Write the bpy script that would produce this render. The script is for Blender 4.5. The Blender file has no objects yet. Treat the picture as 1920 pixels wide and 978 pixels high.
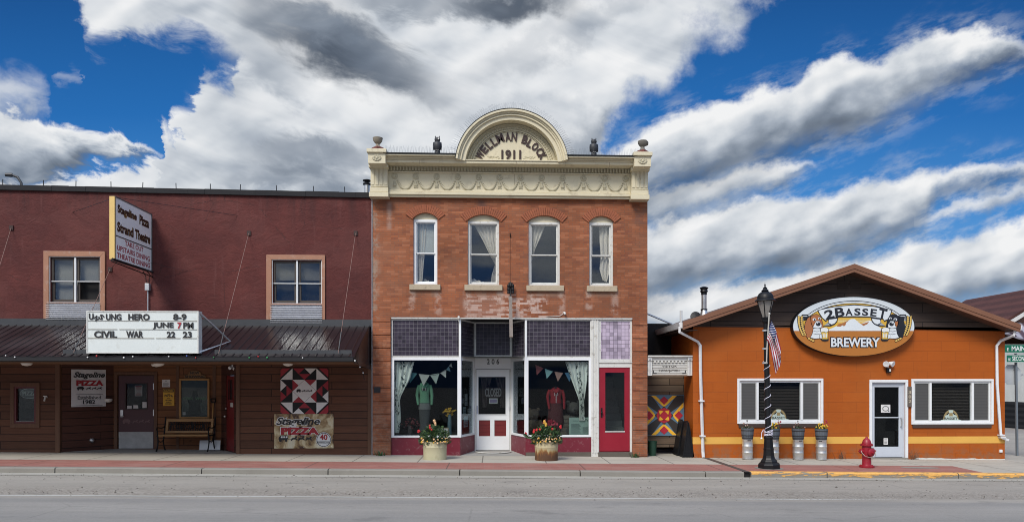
import bpy, bmesh, math, random
from mathutils import Vector, Matrix
random.seed(7)
RAD = math.radians
SC = bpy.context.scene
COL = SC.collection

# ------------------------------------------------------------------ camera
FPX, PPX, PPY, YAW, CZ = 1387.0, 980.7, 715.0, RAD(2.3), 2.0   # focal length and principal point in photo pixels
cam_d = bpy.data.cameras.new('camera')
cam = bpy.data.objects.new('camera', cam_d); COL.objects.link(cam)
cam.location = (0, 0, CZ); cam.rotation_euler = (RAD(90), 0, -YAW)
cam_d.sensor_width = 36; cam_d.lens = 36*FPX/1920
cam_d.shift_x = -(PPX-960)/1920; cam_d.shift_y = (PPY-489)/1920
cam_d.clip_start = .1; cam_d.clip_end = 3000
SC.camera = cam
SC.view_settings.view_transform = 'Standard'; SC.view_settings.look = 'None'
SC.view_settings.gamma = 1; SC.view_settings.use_curve_mapping = False
SC.view_settings.exposure = 1.08
SC.cycles.filter_width = 1.0; SC.cycles.use_denoising = True; SC.cycles.denoiser = 'OPENIMAGEDENOISE'; SC.cycles.denoising_input_passes = 'RGB_ALBEDO_NORMAL'; SC.cycles.denoising_prefilter = 'ACCURATE'
SC.cycles.use_adaptive_sampling = False; SC.cycles.sample_clamp_indirect = 2.0; SC.cycles.max_bounces = 8

# ------------------------------------------------------------------ node helpers
class NT:
    def __init__(s, tree):
        s.t = tree; s.t.nodes.clear()
    def N(s, kind): return s.t.nodes.new('ShaderNode'+kind)
    def put(s, sock, v):
        if isinstance(v, bpy.types.NodeSocket): s.t.links.new(v, sock)
        elif isinstance(v, (tuple, list)) and sock.type == 'RGBA' and len(v) == 3: sock.default_value = (*v, 1)
        else: sock.default_value = v
    def m(s, op, a, b=None, c=None, clamp=False):
        n = s.N('Math'); n.operation = op; n.use_clamp = clamp
        for i, v in enumerate((a, b, c)):
            if v is not None: s.put(n.inputs[i], v)
        return n.outputs[0]
    def mr(s, v, a, b, c=0., d=1., smooth=True):
        n = s.N('MapRange'); n.interpolation_type = 'SMOOTHSTEP' if smooth else 'LINEAR'
        for i, q in enumerate((v, a, b, c, d)): s.put(n.inputs[i], q)
        return n.outputs[0]
    def vec(s, x, y, z=0.):
        n = s.N('CombineXYZ')
        for i, q in enumerate((x, y, z)): s.put(n.inputs[i], q)
        return n.outputs[0]
    def sep(s, v):
        n = s.N('SeparateXYZ'); s.put(n.inputs[0], v); return n.outputs
    def noise(s, v, scale=1., detail=4., rough=.5, lac=2., dist=0.):
        n = s.N('TexNoise')
        s.put(n.inputs['Vector'], v)
        for k, q in (('Scale', scale), ('Detail', detail), ('Roughness', rough), ('Lacunarity', lac), ('Distortion', dist)): s.put(n.inputs[k], q)
        return n.outputs[0]
    def mix(s, f, a, b, blend='MIX'):
        n = s.N('Mix'); n.data_type = 'RGBA'; n.blend_type = blend
        s.put(n.inputs[0], f); s.put(n.inputs[6], a); s.put(n.inputs[7], b)
        return n.outputs[2]
    def ramp(s, v, pts):
        n = s.N('ValToRGB'); s.put(n.inputs[0], v)
        e = n.color_ramp.elements
        while len(e) < len(pts): e.new(.5)
        for q, (p, c) in zip(e, pts): q.position = p; q.color = (*c, 1)
        return n.outputs[0]
    def curve(s, x, pts):
        n = s.N('FloatCurve'); s.put(n.inputs['Value'], x)
        c = n.mapping.curves[0]
        pts = sorted(pts)
        while len(c.points) < len(pts): c.points.new(.5, .5)
        for q, p in zip(c.points, pts): q.location = p; q.handle_type = 'AUTO_CLAMPED'
        n.mapping.update()
        return n.outputs[0]
    def pos(s):
        return s.N('NewGeometry').outputs['Position']

# ------------------------------------------------------------------ sky
SUN_AZ, SUN_EL = RAD(209), RAD(47)          # compass angle of the sun from +Y towards +X (behind the camera, to its left)
SUN_DIR = Vector((math.sin(SUN_AZ)*math.cos(SUN_EL), math.cos(SUN_AZ)*math.cos(SUN_EL), math.sin(SUN_EL)))
world = bpy.data.worlds.new('World'); SC.world = world; world.use_nodes = True
def build_sky():
    w = NT(world.node_tree); m = w.m
    STR = 0.1
    sky = w.N('TexSky'); sky.sky_type = 'NISHITA'; sky.sun_disc = False
    sky.sun_elevation = SUN_EL; sky.sun_rotation = SUN_AZ
    sky.air_density = 1.0; sky.dust_density = .4; sky.ozone_density = 3.0
    d = w.N('TexCoord').outputs['Generated']
    dx, dy, dz = w.sep(d)
    cy, sy = math.cos(YAW), math.sin(YAW)
    fw = m('ADD', m('MULTIPLY', dx, sy), m('MULTIPLY', dy, cy))
    rt = m('SUBTRACT', m('MULTIPLY', dx, cy), m('MULTIPLY', dy, sy))
    fwc = m('MAXIMUM', fw, .12)
    # the northern part of the sky is drawn on the tangent plane of the +Y direction: h to the east, v downwards, units of 1/1387
    h = m('ADD', m('MULTIPLY', m('DIVIDE', rt, fwc), FPX), PPX)
    v = m('SUBTRACT', PPY, m('MULTIPLY', m('DIVIDE', dz, fwc), FPX))
    ca, sa = math.cos(RAD(21)), math.sin(RAD(21))
    along = m('SUBTRACT', m('MULTIPLY', h, ca), m('MULTIPLY', v, sa))      # the wind direction of the right-hand bands
    across = m('ADD', m('MULTIPLY', h, sa), m('MULTIPLY', v, ca))
    big = w.noise(w.vec(m('DIVIDE', along, 210.), m('DIVIDE', across, 130.), .3), 1., 3., .5)
    puff = w.noise(w.vec(m('DIVIDE', along, 58.), m('DIVIDE', across, 40.), 4.1), 1., 6., .6)
    s1 = w.noise(w.vec(m('DIVIDE', along, 170.), m('DIVIDE', across, 90.), 7.1), 1., 2.6, .5)
    s2 = w.noise(w.vec(m('DIVIDE', m('ADD', along, 14.), 170.), m('DIVIDE', m('ADD', across, 20.), 90.), 7.1), 1., 2.6, .5)
    relief = m('SUBTRACT', s2, s1)
    cb, sb = math.cos(RAD(-19)), math.sin(RAD(-19))
    alongL = m('SUBTRACT', m('MULTIPLY', h, cb), m('MULTIPLY', v, sb))
    acrossL = m('ADD', m('MULTIPLY', h, sb), m('MULTIPLY', v, cb))
    streak = w.noise(w.vec(m('DIVIDE', alongL, 330.), m('DIVIDE', acrossL, 95.), 2.), 1., 4., .5, dist=.5)
    wisp = w.noise(w.vec(m('DIVIDE', alongL, 90.), m('DIVIDE', acrossL, 46.), 5.), 1., 6., .6, dist=.4)
    vr = m('ADD', v, m('ADD', m('MULTIPLY', m('SUBTRACT', big, .5), 46.), m('MULTIPLY', m('SUBTRACT', puff, .5), 62.)))
    vl = m('ADD', v, m('ADD', m('MULTIPLY', m('SUBTRACT', streak, .5), 90.), m('MULTIPLY', m('SUBTRACT', wisp, .5), 120.)))
    iso = w.noise(w.vec(m('DIVIDE', h, 85.), m('DIVIDE', v, 85.), 3.3), 1., 6., .58)
    vmix = w.mr(h, 760, 1100)
    vl = m('ADD', m('MULTIPLY', vl, m('SUBTRACT', 1., vmix)), m('MULTIPLY', vmix, m('ADD', v, m('MULTIPLY', m('SUBTRACT', iso, .5), 200.))))
    vnoise = w.noise(w.vec(m('DIVIDE', along, 95.), m('DIVIDE', across, 34.), 9.), 1., 6., .62)
    hn = m('DIVIDE', m('ADD', h, 400.), 2720.)
    hnL = m('DIVIDE', m('ADD', m('ADD', h, m('ADD', m('MULTIPLY', m('SUBTRACT', iso, .5), 95.), m('MULTIPLY', m('SUBTRACT', wisp, .5), 60.))), 400.), 2720.)
    nx = lambda x: (x+400)/2720
    ny = lambda y: (y+300)/1300
    # clear sky: Nishita, deepened towards the zenith as through the photo's polarised blue
    tint = w.ramp(m('DIVIDE', v, 715., clamp=True), [(0, (.0012, .054, .2)), (.3, (.005, .095, .31)), (.55, (.03, .165, .42)), (1, (.17, .33, .52))])
    nish = w.mix(.93, sky.outputs[0], w.mix(1., (10, 10, 10), tint, 'MULTIPLY'))
    def cloudcol(b):
        c = w.ramp(b, [(0, (.062, .078, .105)), (.3, (.135, .165, .21)), (.55, (.27, .305, .355)), (.78, (.46, .485, .515)), (1, (.615, .62, .625))])
        return w.mix(1., (10, 10, 10), c, 'MULTIPLY')
    relk = m('ADD', m('MULTIPLY', relief, 1.5), m('ADD', m('MULTIPLY', m('SUBTRACT', big, .5), .45), m('MULTIPLY', m('SUBTRACT', puff, .5), .05)))
    relL = m('ADD', m('MULTIPLY', relief, .7), m('ADD', m('MULTIPLY', m('SUBTRACT', streak, .5), .95), m('MULTIPLY', m('SUBTRACT', wisp, .5), .14)))
    col = nish
    def band(top, bot, et, eb, b0, b1, left=False, gam=1., op=1., veil=.5):
        nonlocal col
        hq = hnL if left else hn
        T = m('SUBTRACT', m('MULTIPLY', w.curve(hq, [(nx(x), ny(y)) for x, y in top]), 1300.), 300.)
        B = m('SUBTRACT', m('MULTIPLY', w.curve(hq, [(nx(x), ny(y)) for x, y in bot]), 1300.), 300.)
        q = vl if left else vr
        k = m('MULTIPLY', w.mr(m('SUBTRACT', q, T), -et, et), w.mr(m('SUBTRACT', B, q), -eb, eb))
        if not left: k = m('MULTIPLY', k, w.mr(m('ADD', h, m('MULTIPLY', m('SUBTRACT', puff, .5), 160.)), 990, 1190))
        r = m('DIVIDE', m('SUBTRACT', q, T), m('MAXIMUM', m('SUBTRACT', B, T), 12.), clamp=True)
        if gam != 1.: r = m('POWER', r, gam)
        b = m('ADD', w.mr(r, 0., 1., b0, b1, smooth=False), relL if left else relk, clamp=True)
        if veil and not left:
            kv = m('MULTIPLY', w.mr(m('SUBTRACT', q, T), -et*5.5, et*2), w.mr(m('SUBTRACT', B, q), -eb*2.2, eb))
            kv = m('MULTIPLY', m('MULTIPLY', kv, w.mr(h, 1000, 1200)), w.mr(vnoise, .44, .66))
            col = w.mix(m('MULTIPLY', kv, veil, clamp=True), col, cloudcol(.74))
        col = w.mix(m('MULTIPLY', k, op, clamp=True), col, cloudcol(b))
    def blob(x, y, rx, ry, ang, amount, val, soft=.9):
        """lightens or greys the cloud field round one place"""
        c, s_ = math.cos(RAD(ang)), math.sin(RAD(ang))
        X = m('SUBTRACT', h, x); Y = m('SUBTRACT', vl, y)
        a = m('DIVIDE', m('ADD', m('MULTIPLY', X, c), m('MULTIPLY', Y, s_)), rx)
        e = m('DIVIDE', m('SUBTRACT', m('MULTIPLY', Y, c), m('MULTIPLY', X, s_)), ry)
        r = m('SQRT', m('ADD', m('MULTIPLY', a, a), m('MULTIPLY', e, e)))
        return m('MULTIPLY', w.mr(r, 1.-soft*.8, 1.+soft*.35, 1., 0.), amount), val
    # low pale haze of cloud at the right behind the roofs, then the bands from the horizon upwards
    band([(-400, 560), (1150, 556), (1260, 550), (1326, 541), (1395, 532), (1475, 519), (1532, 504), (1607, 486), (1675, 480), (1704, 458), (1761, 451), (1818, 443), (1876, 429), (1920, 418), (2320, 330)],
         [(-400, 600), (1150, 620), (1326, 640), (1500, 650), (1640, 610), (1780, 568), (1920, 548), (2320, 500)], 13, 40, .98, .42, gam=1.3)
    band([(-400, 700), (1100, 476), (1170, 448), (1212, 432), (1269, 408), (1326, 396), (1406, 378), (1487, 371), (1567, 364), (1601, 344), (1670, 337), (1733, 320), (1796, 312), (1920, 307), (2320, 296)],
         [(-400, 900), (1100, 612), (1212, 566), (1303, 540), (1390, 522), (1532, 500), (1590, 476), (1698, 440), (1740, 412), (1752, 374), (1790, 357), (1876, 344), (1920, 336), (2320, 322)], 12, 44, 1.02, .14, gam=1.15)
    band([(-400, 900), (1690, 900), (1712, 440), (1740, 416), (1784, 391), (1847, 371), (1920, 358), (2320, 320)],
         [(-400, 400), (1690, 415), (1740, 414), (1790, 407), (1876, 394), (1920, 380), (2320, 335)], 10, 14, .92, .55, op=.85)
    band([(-400, 500), (1100, 396), (1212, 366), (1303, 343), (1395, 320), (1458, 304), (1512, 300), (1540, 330), (2320, 900)],
         [(-400, 620), (1100, 462), (1212, 424), (1326, 394), (1418, 364), (1475, 338), (1512, 312), (1540, 300), (2320, 200)], 12, 26, .95, .3)
    band([(-400, 700), (1060, 316), (1170, 272), (1258, 217), (1326, 200), (1383, 188), (1435, 166), (1475, 168), (1527, 124), (1584, 109), (1647, 112), (1698, 76), (1761, 57), (1807, 60), (1876, 60), (1925, 84), (1990, 160), (2320, 900)],
         [(-400, 800), (1060, 430), (1150, 394), (1212, 368), (1303, 345), (1338, 341), (1429, 305), (1532, 264), (1607, 250), (1675, 217), (1756, 168), (1819, 138), (1876, 126), (1925, 104), (1990, 90), (2320, 0)], 12, 42, 1.04, .06, gam=1.25)
    # left: streak above the roofs, pointed wedge, torn wisps
    band([(-400, 340), (60, 345), (110, 326), (200, 316), (300, 300), (420, 260), (700, 900)], [(-400, 420), (700, 460)], 9, 20, .92, .75, left=True)
    band([(-400, 150), (0, 206), (60, 220), (150, 248), (230, 266), (290, 285), (330, 330), (2320, 900)],
         [(-400, 360), (0, 352), (100, 330), (135, 306), (200, 296), (290, 290), (330, 280), (2320, 100)], 9, 18, 1.0, .22, left=True, gam=1.1)
    band([(-400, 60), (0, 140), (50, 152), (84, 185), (120, 300), (2320, 900)], [(-400, 180), (0, 205), (60, 206), (84, 196), (120, 190), (2320, 100)], 40, 40, .85, .7, left=True, op=.8)
    band([(-400, 900), (88, 300), (104, 138), (140, 134), (156, 300), (2320, 900)], [(-400, 100), (88, 140), (104, 154), (140, 148), (156, 120), (2320, 100)], 22, 20, .85, .8, left=True, op=.45)
    # the large mass over the middle
    k1 = [(-400, 900), (280, 460), (298, 300), (304, 246), (316, 238), (324, 262), (330, 222), (346, 204), (358, 206), (364, 158), (378, 142), (412, 150), (440, 150), (452, 118), (490, 60), (560, -200), (2320, -200)]
    b1 = [(-400, 500), (900, 500), (1060, 470), (1120, 330), (1158, 240), (1195, 182), (1245, 146), (1290, 100), (1350, 60), (1425, 2), (1480, -60), (2320, -200)]
    band(k1, b1, 26, 60, .8, .8, left=True)
    band([(-400, 900), (100, 300), (140, -60), (200, -200), (2320, -200)],
         [(-400, -100), (100, -60), (150, 40), (172, 78), (205, 74), (260, 58), (380, 66), (430, 92), (480, 150), (560, 420), (2320, 420)][:10]+[(640, 200), (700, -100), (2320, -200)], 20, 26, .88, .8, left=True)
    G0 = m('MULTIPLY', m('MULTIPLY', w.mr(h, 330, 480), w.mr(h, 1420, 1230)), 1.)
    blobs = [blob(625, 86, 190, 66, 26, 1., .0), blob(560, 40, 150, 44, 15, .6, .34), blob(740, 128, 150, 44, 30, .6, .22), blob(790, 4, 210, 34, 4, .6, .3), blob(960, 4, 130, 40, 0, .95, .05),
             blob(760, 215, 180, 46, 14, .6, .99), blob(930, 120, 190, 70, -25, .55, .98), blob(1080, 170, 130, 60, -30, .5, .9), blob(560, 285, 150, 46, 4, .55, .5),
             blob(590, 292, 120, 34, 6, .75, .28), blob(660, 330, 170, 30, 4, .6, .4), blob(480, 330, 120, 24, 8, .6, .45), blob(480, 110, 110, 46, 30, .55, .45), blob(1120, 290, 150, 70, -20, .75, .36), blob(1060, 60, 260, 34, -28, .4, .42), blob(520, 200, 130, 30, 14, .6, .97), blob(1190, 60, 170, 40, -35, .45, .8), blob(420, 190, 70, 60, 0, .3, .6),
             blob(1000, 215, 150, 40, 5, .5, .6)]
    for k, val in blobs:
        b = m('ADD', val, m('MULTIPLY', relL, .55), clamp=True)
        inside = m('MULTIPLY', w.mr(m('SUBTRACT', m('SUBTRACT', m('MULTIPLY', w.curve(hn, [(nx(x), ny(y)) for x, y in b1]), 1300.), 300.), vl), 0, 60), G0)
        col = w.mix(m('MULTIPLY', k, inside, clamp=True), col, cloudcol(b))
    front = col
    # everywhere else (overhead, beside and behind the camera): broken bright cloud
    dzc = m('ADD', m('MAXIMUM', dz, 0.), .16)
    pv = w.vec(m('DIVIDE', dx, dzc), m('DIVIDE', dy, dzc), 1.7)
    cn = w.noise(pv, .9, 8., .58)
    cm2 = w.noise(pv, 2.1, 5., .6)
    cover = w.mr(cn, .40, .56)
    bb = m('ADD', .8, m('MULTIPLY', m('SUBTRACT', cm2, .5), 1.3), clamp=True)
    gain = w.mr(dz, .1, .55, .55, 1.75)
    rear = w.mix(cover, w.mix(.5, sky.outputs[0], (.8, 1.9, 4.2)), w.mix(1., cloudcol(bb), w.vec(gain, gain, gain), 'MULTIPLY'))
    rear = w.mix(w.mr(dz, .42, .12), rear, w.mix(w.mr(cn, .46, .6), (.2, .46, 1.1), (1.5, 1.6, 1.75)))
    ahead = w.mr(fw, .22, .42)
    up = w.mix(ahead, rear, w.mix(1., front, (.68, .68, .68), 'MULTIPLY'))
    low = w.mr(dz, -.06, -.01)
    final = w.mix(low, (1.6, 1.55, 1.5), up)
    bg = w.N('Background'); w.put(bg.inputs[0], final); bg.inputs[1].default_value = STR
    out = w.N('OutputWorld'); w.t.links.new(bg.outputs[0], out.inputs[0])
build_sky()
sun_d = bpy.data.lights.new('sun', 'SUN'); sun_d.energy = 1.5; sun_d.angle = RAD(19); sun_d.color = (1, .93, .83)
sun = bpy.data.objects.new('sun', sun_d); COL.objects.link(sun)
sun.location = SUN_DIR*60; sun.rotation_euler = (-SUN_DIR).to_track_quat('-Z', 'Y').to_euler()

# ------------------------------------------------------------------ photo pixel -> point on the facade plane y = Y
def T(px, Y):
    s = (px-PPX)/FPX
    return Y/(math.cos(YAW)-s*math.sin(YAW))
def X(px, Y):
    s = (px-PPX)/FPX
    return T(px, Y)*(math.sin(YAW)+s*math.cos(YAW))
def Z(px, py, Y): return CZ-(py-PPY)/FPX*T(px, Y)
def R(x0, x1, y0, y1, Y):
    """pixel box -> x0, x1, zbottom, ztop"""
    c = (x0+x1)/2
    return X(x0, Y), X(x1, Y), Z(c, y1, Y), Z(c, y0, Y)
def PP(pts, Y): return [(X(a, Y), Z(a, b, Y)) for a, b in pts]
def gz(x): return -.03-.0114*max(-25., min(25., x))

# ------------------------------------------------------------------ objects
ORG = {}
def tag(o, label=None, cat=None, group=None, kind=None):
    if label: o['label'] = label
    if cat: o['category'] = cat
    if group: o['group'] = group
    if kind: o['kind'] = kind
    return o
def thing(name, label, cat, loc, group=None):
    o = bpy.data.objects.new(name, None); COL.objects.link(o)
    o.location = loc; o.empty_display_size = .1; ORG[o] = Vector(loc)
    return tag(o, label, cat, group)
def kids(o): return [c for c in bpy.data.objects if c.parent == o]
def copy_tree(o, parent=None):
    c = o.copy(); COL.objects.link(c); ORG[c] = ORG[o]
    if parent: c.parent = parent
    for k in kids(o): copy_tree(k, c)
    return c
def copy_to(o, loc, label, rotz=None):
    c = copy_tree(o); c.location = loc; c['label'] = label
    if rotz is not None: c.rotation_euler.z = rotz
    return c

class Frame:
    """a plane: origin, u axis, v axis, n axis towards the viewer"""
    def __init__(s, o, u, v, n): s.o, s.u, s.v, s.n = map(Vector, (o, u, v, n))
    def p(s, a, b, c=0.): return s.o+s.u*a+s.v*b+s.n*c
def FY(Y): return Frame((0, Y, 0), (1, 0, 0), (0, 0, 1), (0, -1, 0))
def FAB(a, b):
    """vertical plane through (x,y) a -> b; n to the right-hand side seen from above turned towards the camera"""
    a, b = Vector((*a, 0)), Vector((*b, 0)); u = (b-a).normalized()
    n = Vector((u.y, -u.x, 0))
    return Frame(a, u, (0, 0, 1), n), (b-a).length

class MB:
    def __init__(s): s.v, s.f, s.mi = [], [], []
    def add(s, vs, fs, mi=0):
        n = len(s.v); s.v += [Vector(q) for q in vs]
        for f in fs: s.f.append([n+i for i in f]); s.mi.append(mi)
        return s
    def box(s, x0, x1, y0, y1, z0, z1, mi=0):
        return s.add([(x0, y0, z0), (x1, y0, z0), (x1, y1, z0), (x0, y1, z0), (x0, y0, z1), (x1, y0, z1), (x1, y1, z1), (x0, y1, z1)],
                     [(0, 3, 2, 1), (4, 5, 6, 7), (0, 1, 5, 4), (1, 2, 6, 5), (2, 3, 7, 6), (3, 0, 4, 7)], mi)
    def fbox(s, F, a0, a1, b0, b1, c0, c1, mi=0):
        a0, a1 = sorted((a0, a1)); b0, b1 = sorted((b0, b1)); c0, c1 = sorted((c0, c1))
        P = F.p
        return s.add([P(a0, b0, c1), P(a1, b0, c1), P(a1, b0, c0), P(a0, b0, c0), P(a0, b1, c1), P(a1, b1, c1), P(a1, b1, c0), P(a0, b1, c0)],
                     [(0, 3, 2, 1), (4, 5, 6, 7), (0, 1, 5, 4), (1, 2, 6, 5), (2, 3, 7, 6), (3, 0, 4, 7)], mi)
    def frame(s, F, a0, a1, b0, b1, w, c0, c1, wb=None, wt=None, mi=0):
        """a rectangular ring of four bars"""
        wb = w if wb is None else wb; wt = w if wt is None else wt
        if wb: s.fbox(F, a0, a1, b0, b0+wb, c0, c1, mi)
        if wt: s.fbox(F, a0, a1, b1-wt, b1, c0, c1, mi)
        s.fbox(F, a0, a0+w, b0+wb, b1-wt, c0, c1, mi); s.fbox(F, a1-w, a1, b0+wb, b1-wt, c0, c1, mi)
        return s
    def poly(s, F, pts, c0, c1, mi=0):
        """a plate with a polygon outline (no holes)"""
        A = sum(p[0]*q[1]-q[0]*p[1] for p, q in zip(pts, pts[1:]+pts[:1]))
        if A < 0: pts = pts[::-1]
        n = len(pts)
        vs = [F.p(a, b, c1) for a, b in pts]+[F.p(a, b, c0) for a, b in pts]
        fs = [list(range(n)), list(range(2*n-1, n-1, -1))]+[(i, n+i, n+(i+1) % n, (i+1) % n) for i in range(n)]
        return s.add(vs, fs, mi)
    def plate(s, F, outer, holes, c0, c1, mi=0):
        c = bpy.data.curves.new('tmp', 'CURVE'); c.dimensions = '2D'; c.fill_mode = 'BOTH'; c.extrude = abs(c1-c0)/2
        for pts in [outer]+holes:
            sp = c.splines.new('POLY'); sp.points.add(len(pts)-1); sp.use_cyclic_u = True
            for p, q in zip(sp.points, pts): p.co = (q[0], q[1], 0, 1)
        return s.from_curve(c, F, (c0+c1)/2, mi)
    def from_curve(s, c, F, off, mi=0, fit=None, xf=None):
        o = bpy.data.objects.new('tmp', c); me = bpy.data.meshes.new_from_object(o)
        vs = [q.co.copy() for q in me.vertices]; fs = [list(p.vertices) for p in me.polygons]
        bpy.data.objects.remove(o); bpy.data.curves.remove(c); bpy.data.meshes.remove(me)
        if not vs: return s
        if fit:
            xs = [q.x for q in vs]; ys = [q.y for q in vs]
            kx = (fit[1]-fit[0])/max(1e-6, max(xs)-min(xs)); ky = (fit[3]-fit[2])/max(1e-6, max(ys)-min(ys))
            x0, y0 = min(xs), min(ys)
            for q in vs: q.x = fit[0]+(q.x-x0)*kx; q.y = fit[2]+(q.y-y0)*ky
        if xf:
            for q in vs: q.x, q.y = xf(q.x, q.y)
        return s.add([F.p(q.x, q.y, off+q.z) for q in vs], fs, mi)
    def text(s, body, F, fit, off, depth=.006, shear=0., bold=0., mi=0, xf=None):
        c = bpy.data.curves.new('tmp', 'FONT'); c.body = body; c.extrude = depth/2*1.; c.shear = shear; c.offset = bold; c.resolution_u = 3
        c.extrude = depth/2
        return s.from_curve(c, F, off+depth/2, mi, fit, xf)
    def tube(s, pts, r, seg=6, mi=0, cap=True):
        pts = [Vector(p) for p in pts]; n = len(pts)
        rr = r if isinstance(r, (list, tuple)) else [r]*n
        rings = []
        for i, p in enumerate(pts):
            t = (pts[min(i+1, n-1)]-pts[max(i-1, 0)]).normalized()
            a = t.orthogonal().normalized() if i == 0 else (rings[-1][1]-t*rings[-1][1].dot(t)).normalized()
            b = t.cross(a)
            rings.append(([p+(a*math.cos(2*math.pi*k/seg)+b*math.sin(2*math.pi*k/seg))*rr[i] for k in range(seg)], a))
        vs = [q for g, _ in rings for q in g]; fs = []
        for i in range(n-1):
            for k in range(seg):
                fs.append((i*seg+k, i*seg+(k+1) % seg, (i+1)*seg+(k+1) % seg, (i+1)*seg+k))
        if cap: fs += [list(range(seg))[::-1], [(n-1)*seg+k for k in range(seg)]]
        return s.add(vs, fs, mi)
    def lathe(s, prof, c, seg=24, mi=0, axis=None, squash=1.):
        """prof: (radius, height) from the bottom up, round a vertical axis at c"""
        c = Vector(c); n = len(prof); vs = []
        Q = Vector((0, 0, 1)).rotation_difference(Vector(axis)) if axis else None
        for r, z in prof:
            for k in range(seg):
                a = 2*math.pi*k/seg
                q = Vector((r*math.cos(a), r*math.sin(a)*squash, z))
                vs.append(c+(Q @ q if Q else q))
        fs = [(i*seg+k, i*seg+(k+1) % seg, (i+1)*seg+(k+1) % seg, (i+1)*seg+k) for i in range(n-1) for k in range(seg)]
        fs += [list(range(seg))[::-1], [(n-1)*seg+k for k in range(seg)]]
        return s.add(vs, fs, mi)
    def ball(s, c, r, seg=12, rings=8, mi=0, sc=(1, 1, 1)):
        c = Vector(c); vs = []; fs = []
        for i in range(1, rings):
            t = math.pi*i/rings
            for k in range(seg):
                a = 2*math.pi*k/seg
                vs.append(c+Vector((r*sc[0]*math.sin(t)*math.cos(a), r*sc[1]*math.sin(t)*math.sin(a), -r*sc[2]*math.cos(t))))
        b = len(vs); vs += [c-Vector((0, 0, r*sc[2])), c+Vector((0, 0, r*sc[2]))]
        for i in range(rings-2):
            for k in range(seg): fs.append((i*seg+k, i*seg+(k+1) % seg, (i+1)*seg+(k+1) % seg, (i+1)*seg+k))
        for k in range(seg): fs += [(b, (k+1) % seg, k), (b+1, (rings-2)*seg+k, (rings-2)*seg+(k+1) % seg)]
        return s.add(vs, fs, mi)
    def grid(s, fn, nu, nv, mi=0):
        vs = [fn(i/nu, j/nv) for j in range(nv+1) for i in range(nu+1)]
        fs = [(j*(nu+1)+i, j*(nu+1)+i+1, (j+1)*(nu+1)+i+1, (j+1)*(nu+1)+i) for j in range(nv) for i in range(nu)]
        if callable(mi):
            for k, f in enumerate(fs): pass
            n = len(s.v); s.v += [Vector(q) for q in vs]
            for k, f in enumerate(fs): s.f.append([n+i for i in f]); s.mi.append(mi((k % nu+.5)/nu, (k//nu+.5)/nv))
            return s
        return s.add(vs, fs, mi)
    def build(s, name, mats, parent=None, label=None, org=None, smooth=False, kind=None, cat=None, group=None, bevel=0.):
        if not isinstance(mats, (list, tuple)): mats = [mats]
        me = bpy.data.meshes.new(name)
        o = bpy.data.objects.new(name, me); COL.objects.link(o)
        if parent is not None: O = ORG[parent]; o.parent = parent; ORG[o] = O
        else: O = Vector(org or (0, 0, 0)); o.location = O; ORG[o] = O
        me.from_pydata([q-O for q in s.v], [], s.f)
        for q in mats: me.materials.append(q)
        for p, i in zip(me.polygons, s.mi): p.material_index = i
        if smooth:
            for p in me.polygons: p.use_smooth = True
            me.set_sharp_from_angle(angle=RAD(38))
        me.update()
        if bevel:
            b = o.modifiers.new('edges', 'BEVEL'); b.width = bevel; b.segments = 2; b.limit_method = 'ANGLE'
        return tag(o, label, cat, group, kind)

# ------------------------------------------------------------------ materials
def new_mat(name):
    mt = bpy.data.materials.new(name); mt.use_nodes = True
    return mt, NT(mt.node_tree)
def finish(t, col, rough=.6, metal=0., bump=None, bstr=.3, bdist=.01, spec=.5, alpha=None, sub=None, transl=0.):
    b = t.N('BsdfPrincipled'); t.put(b.inputs['Base Color'], col); t.put(b.inputs['Roughness'], rough); t.put(b.inputs['Metallic'], metal)
    t.put(b.inputs['Specular IOR Level'], spec)
    if alpha is not None: t.put(b.inputs['Alpha'], alpha)
    if bump is not None:
        k = t.N('Bump'); t.put(k.inputs['Height'], bump); k.inputs['Strength'].default_value = bstr; k.inputs['Distance'].default_value = bdist
        t.t.links.new(k.outputs[0], b.inputs['Normal'])
    o = t.N('OutputMaterial'); t.t.links.new(b.outputs[0], o.inputs[0])
    return b
def objc(t): return t.N('TexCoord').outputs['Object']
def M(name, col, rough=.6, var=.18, scale=2.5, fine=40., bump=.12, metal=0., spec=.5, dirt=None, dirt_amt=.4, coord='obj'):
    """painted / plain surface with uneven tone, fine grain and optional dirt colour"""
    mt, t = new_mat(name)
    c = objc(t) if coord == 'obj' else t.pos()
    a = t.noise(c, scale, 5., .6); f = t.noise(c, fine, 3., .6)
    k = t.m('ADD', t.m('MULTIPLY', t.m('SUBTRACT', a, .5), 2*var), t.m('MULTIPLY', t.m('SUBTRACT', f, .5), var))
    k = t.m('ADD', k, 1.)
    cc = t.mix(1., col, t.vec(k, k, k), 'MULTIPLY')
    if dirt:
        g = t.mr(t.noise(c, scale*2.3, 6., .7), .54, .68)
        cc = t.mix(t.m('MULTIPLY', g, dirt_amt), cc, dirt)
    rr = t.m('ADD', rough, t.m('MULTIPLY', t.m('SUBTRACT', a, .5), .25), clamp=True)
    finish(t, cc, rr, metal, f, bump, .008, spec)
    return mt
def swap(t, v, a='x', b='z'):
    s = t.sep(v); i = 'xyz'
    return t.vec(s[i.index(a)], s[i.index(b)], 0.)
def brick_tex(t, v, c1, c2, mo, w, h, mortar=.006, off=.5, smooth=.1, bias=0.):
    n = t.N('TexBrick'); t.put(n.inputs['Vector'], v); n.offset = off; n.squash = 1.
    for k, q in (('Color1', c1), ('Color2', c2), ('Mortar', mo)): t.put(n.inputs[k], q)
    for k, q in (('Scale', 1.), ('Mortar Size', mortar), ('Mortar Smooth', smooth), ('Bias', bias), ('Brick Width', w), ('Row Height', h)): t.put(n.inputs[k], q)
    return n.outputs[0], n.outputs[1]
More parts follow.
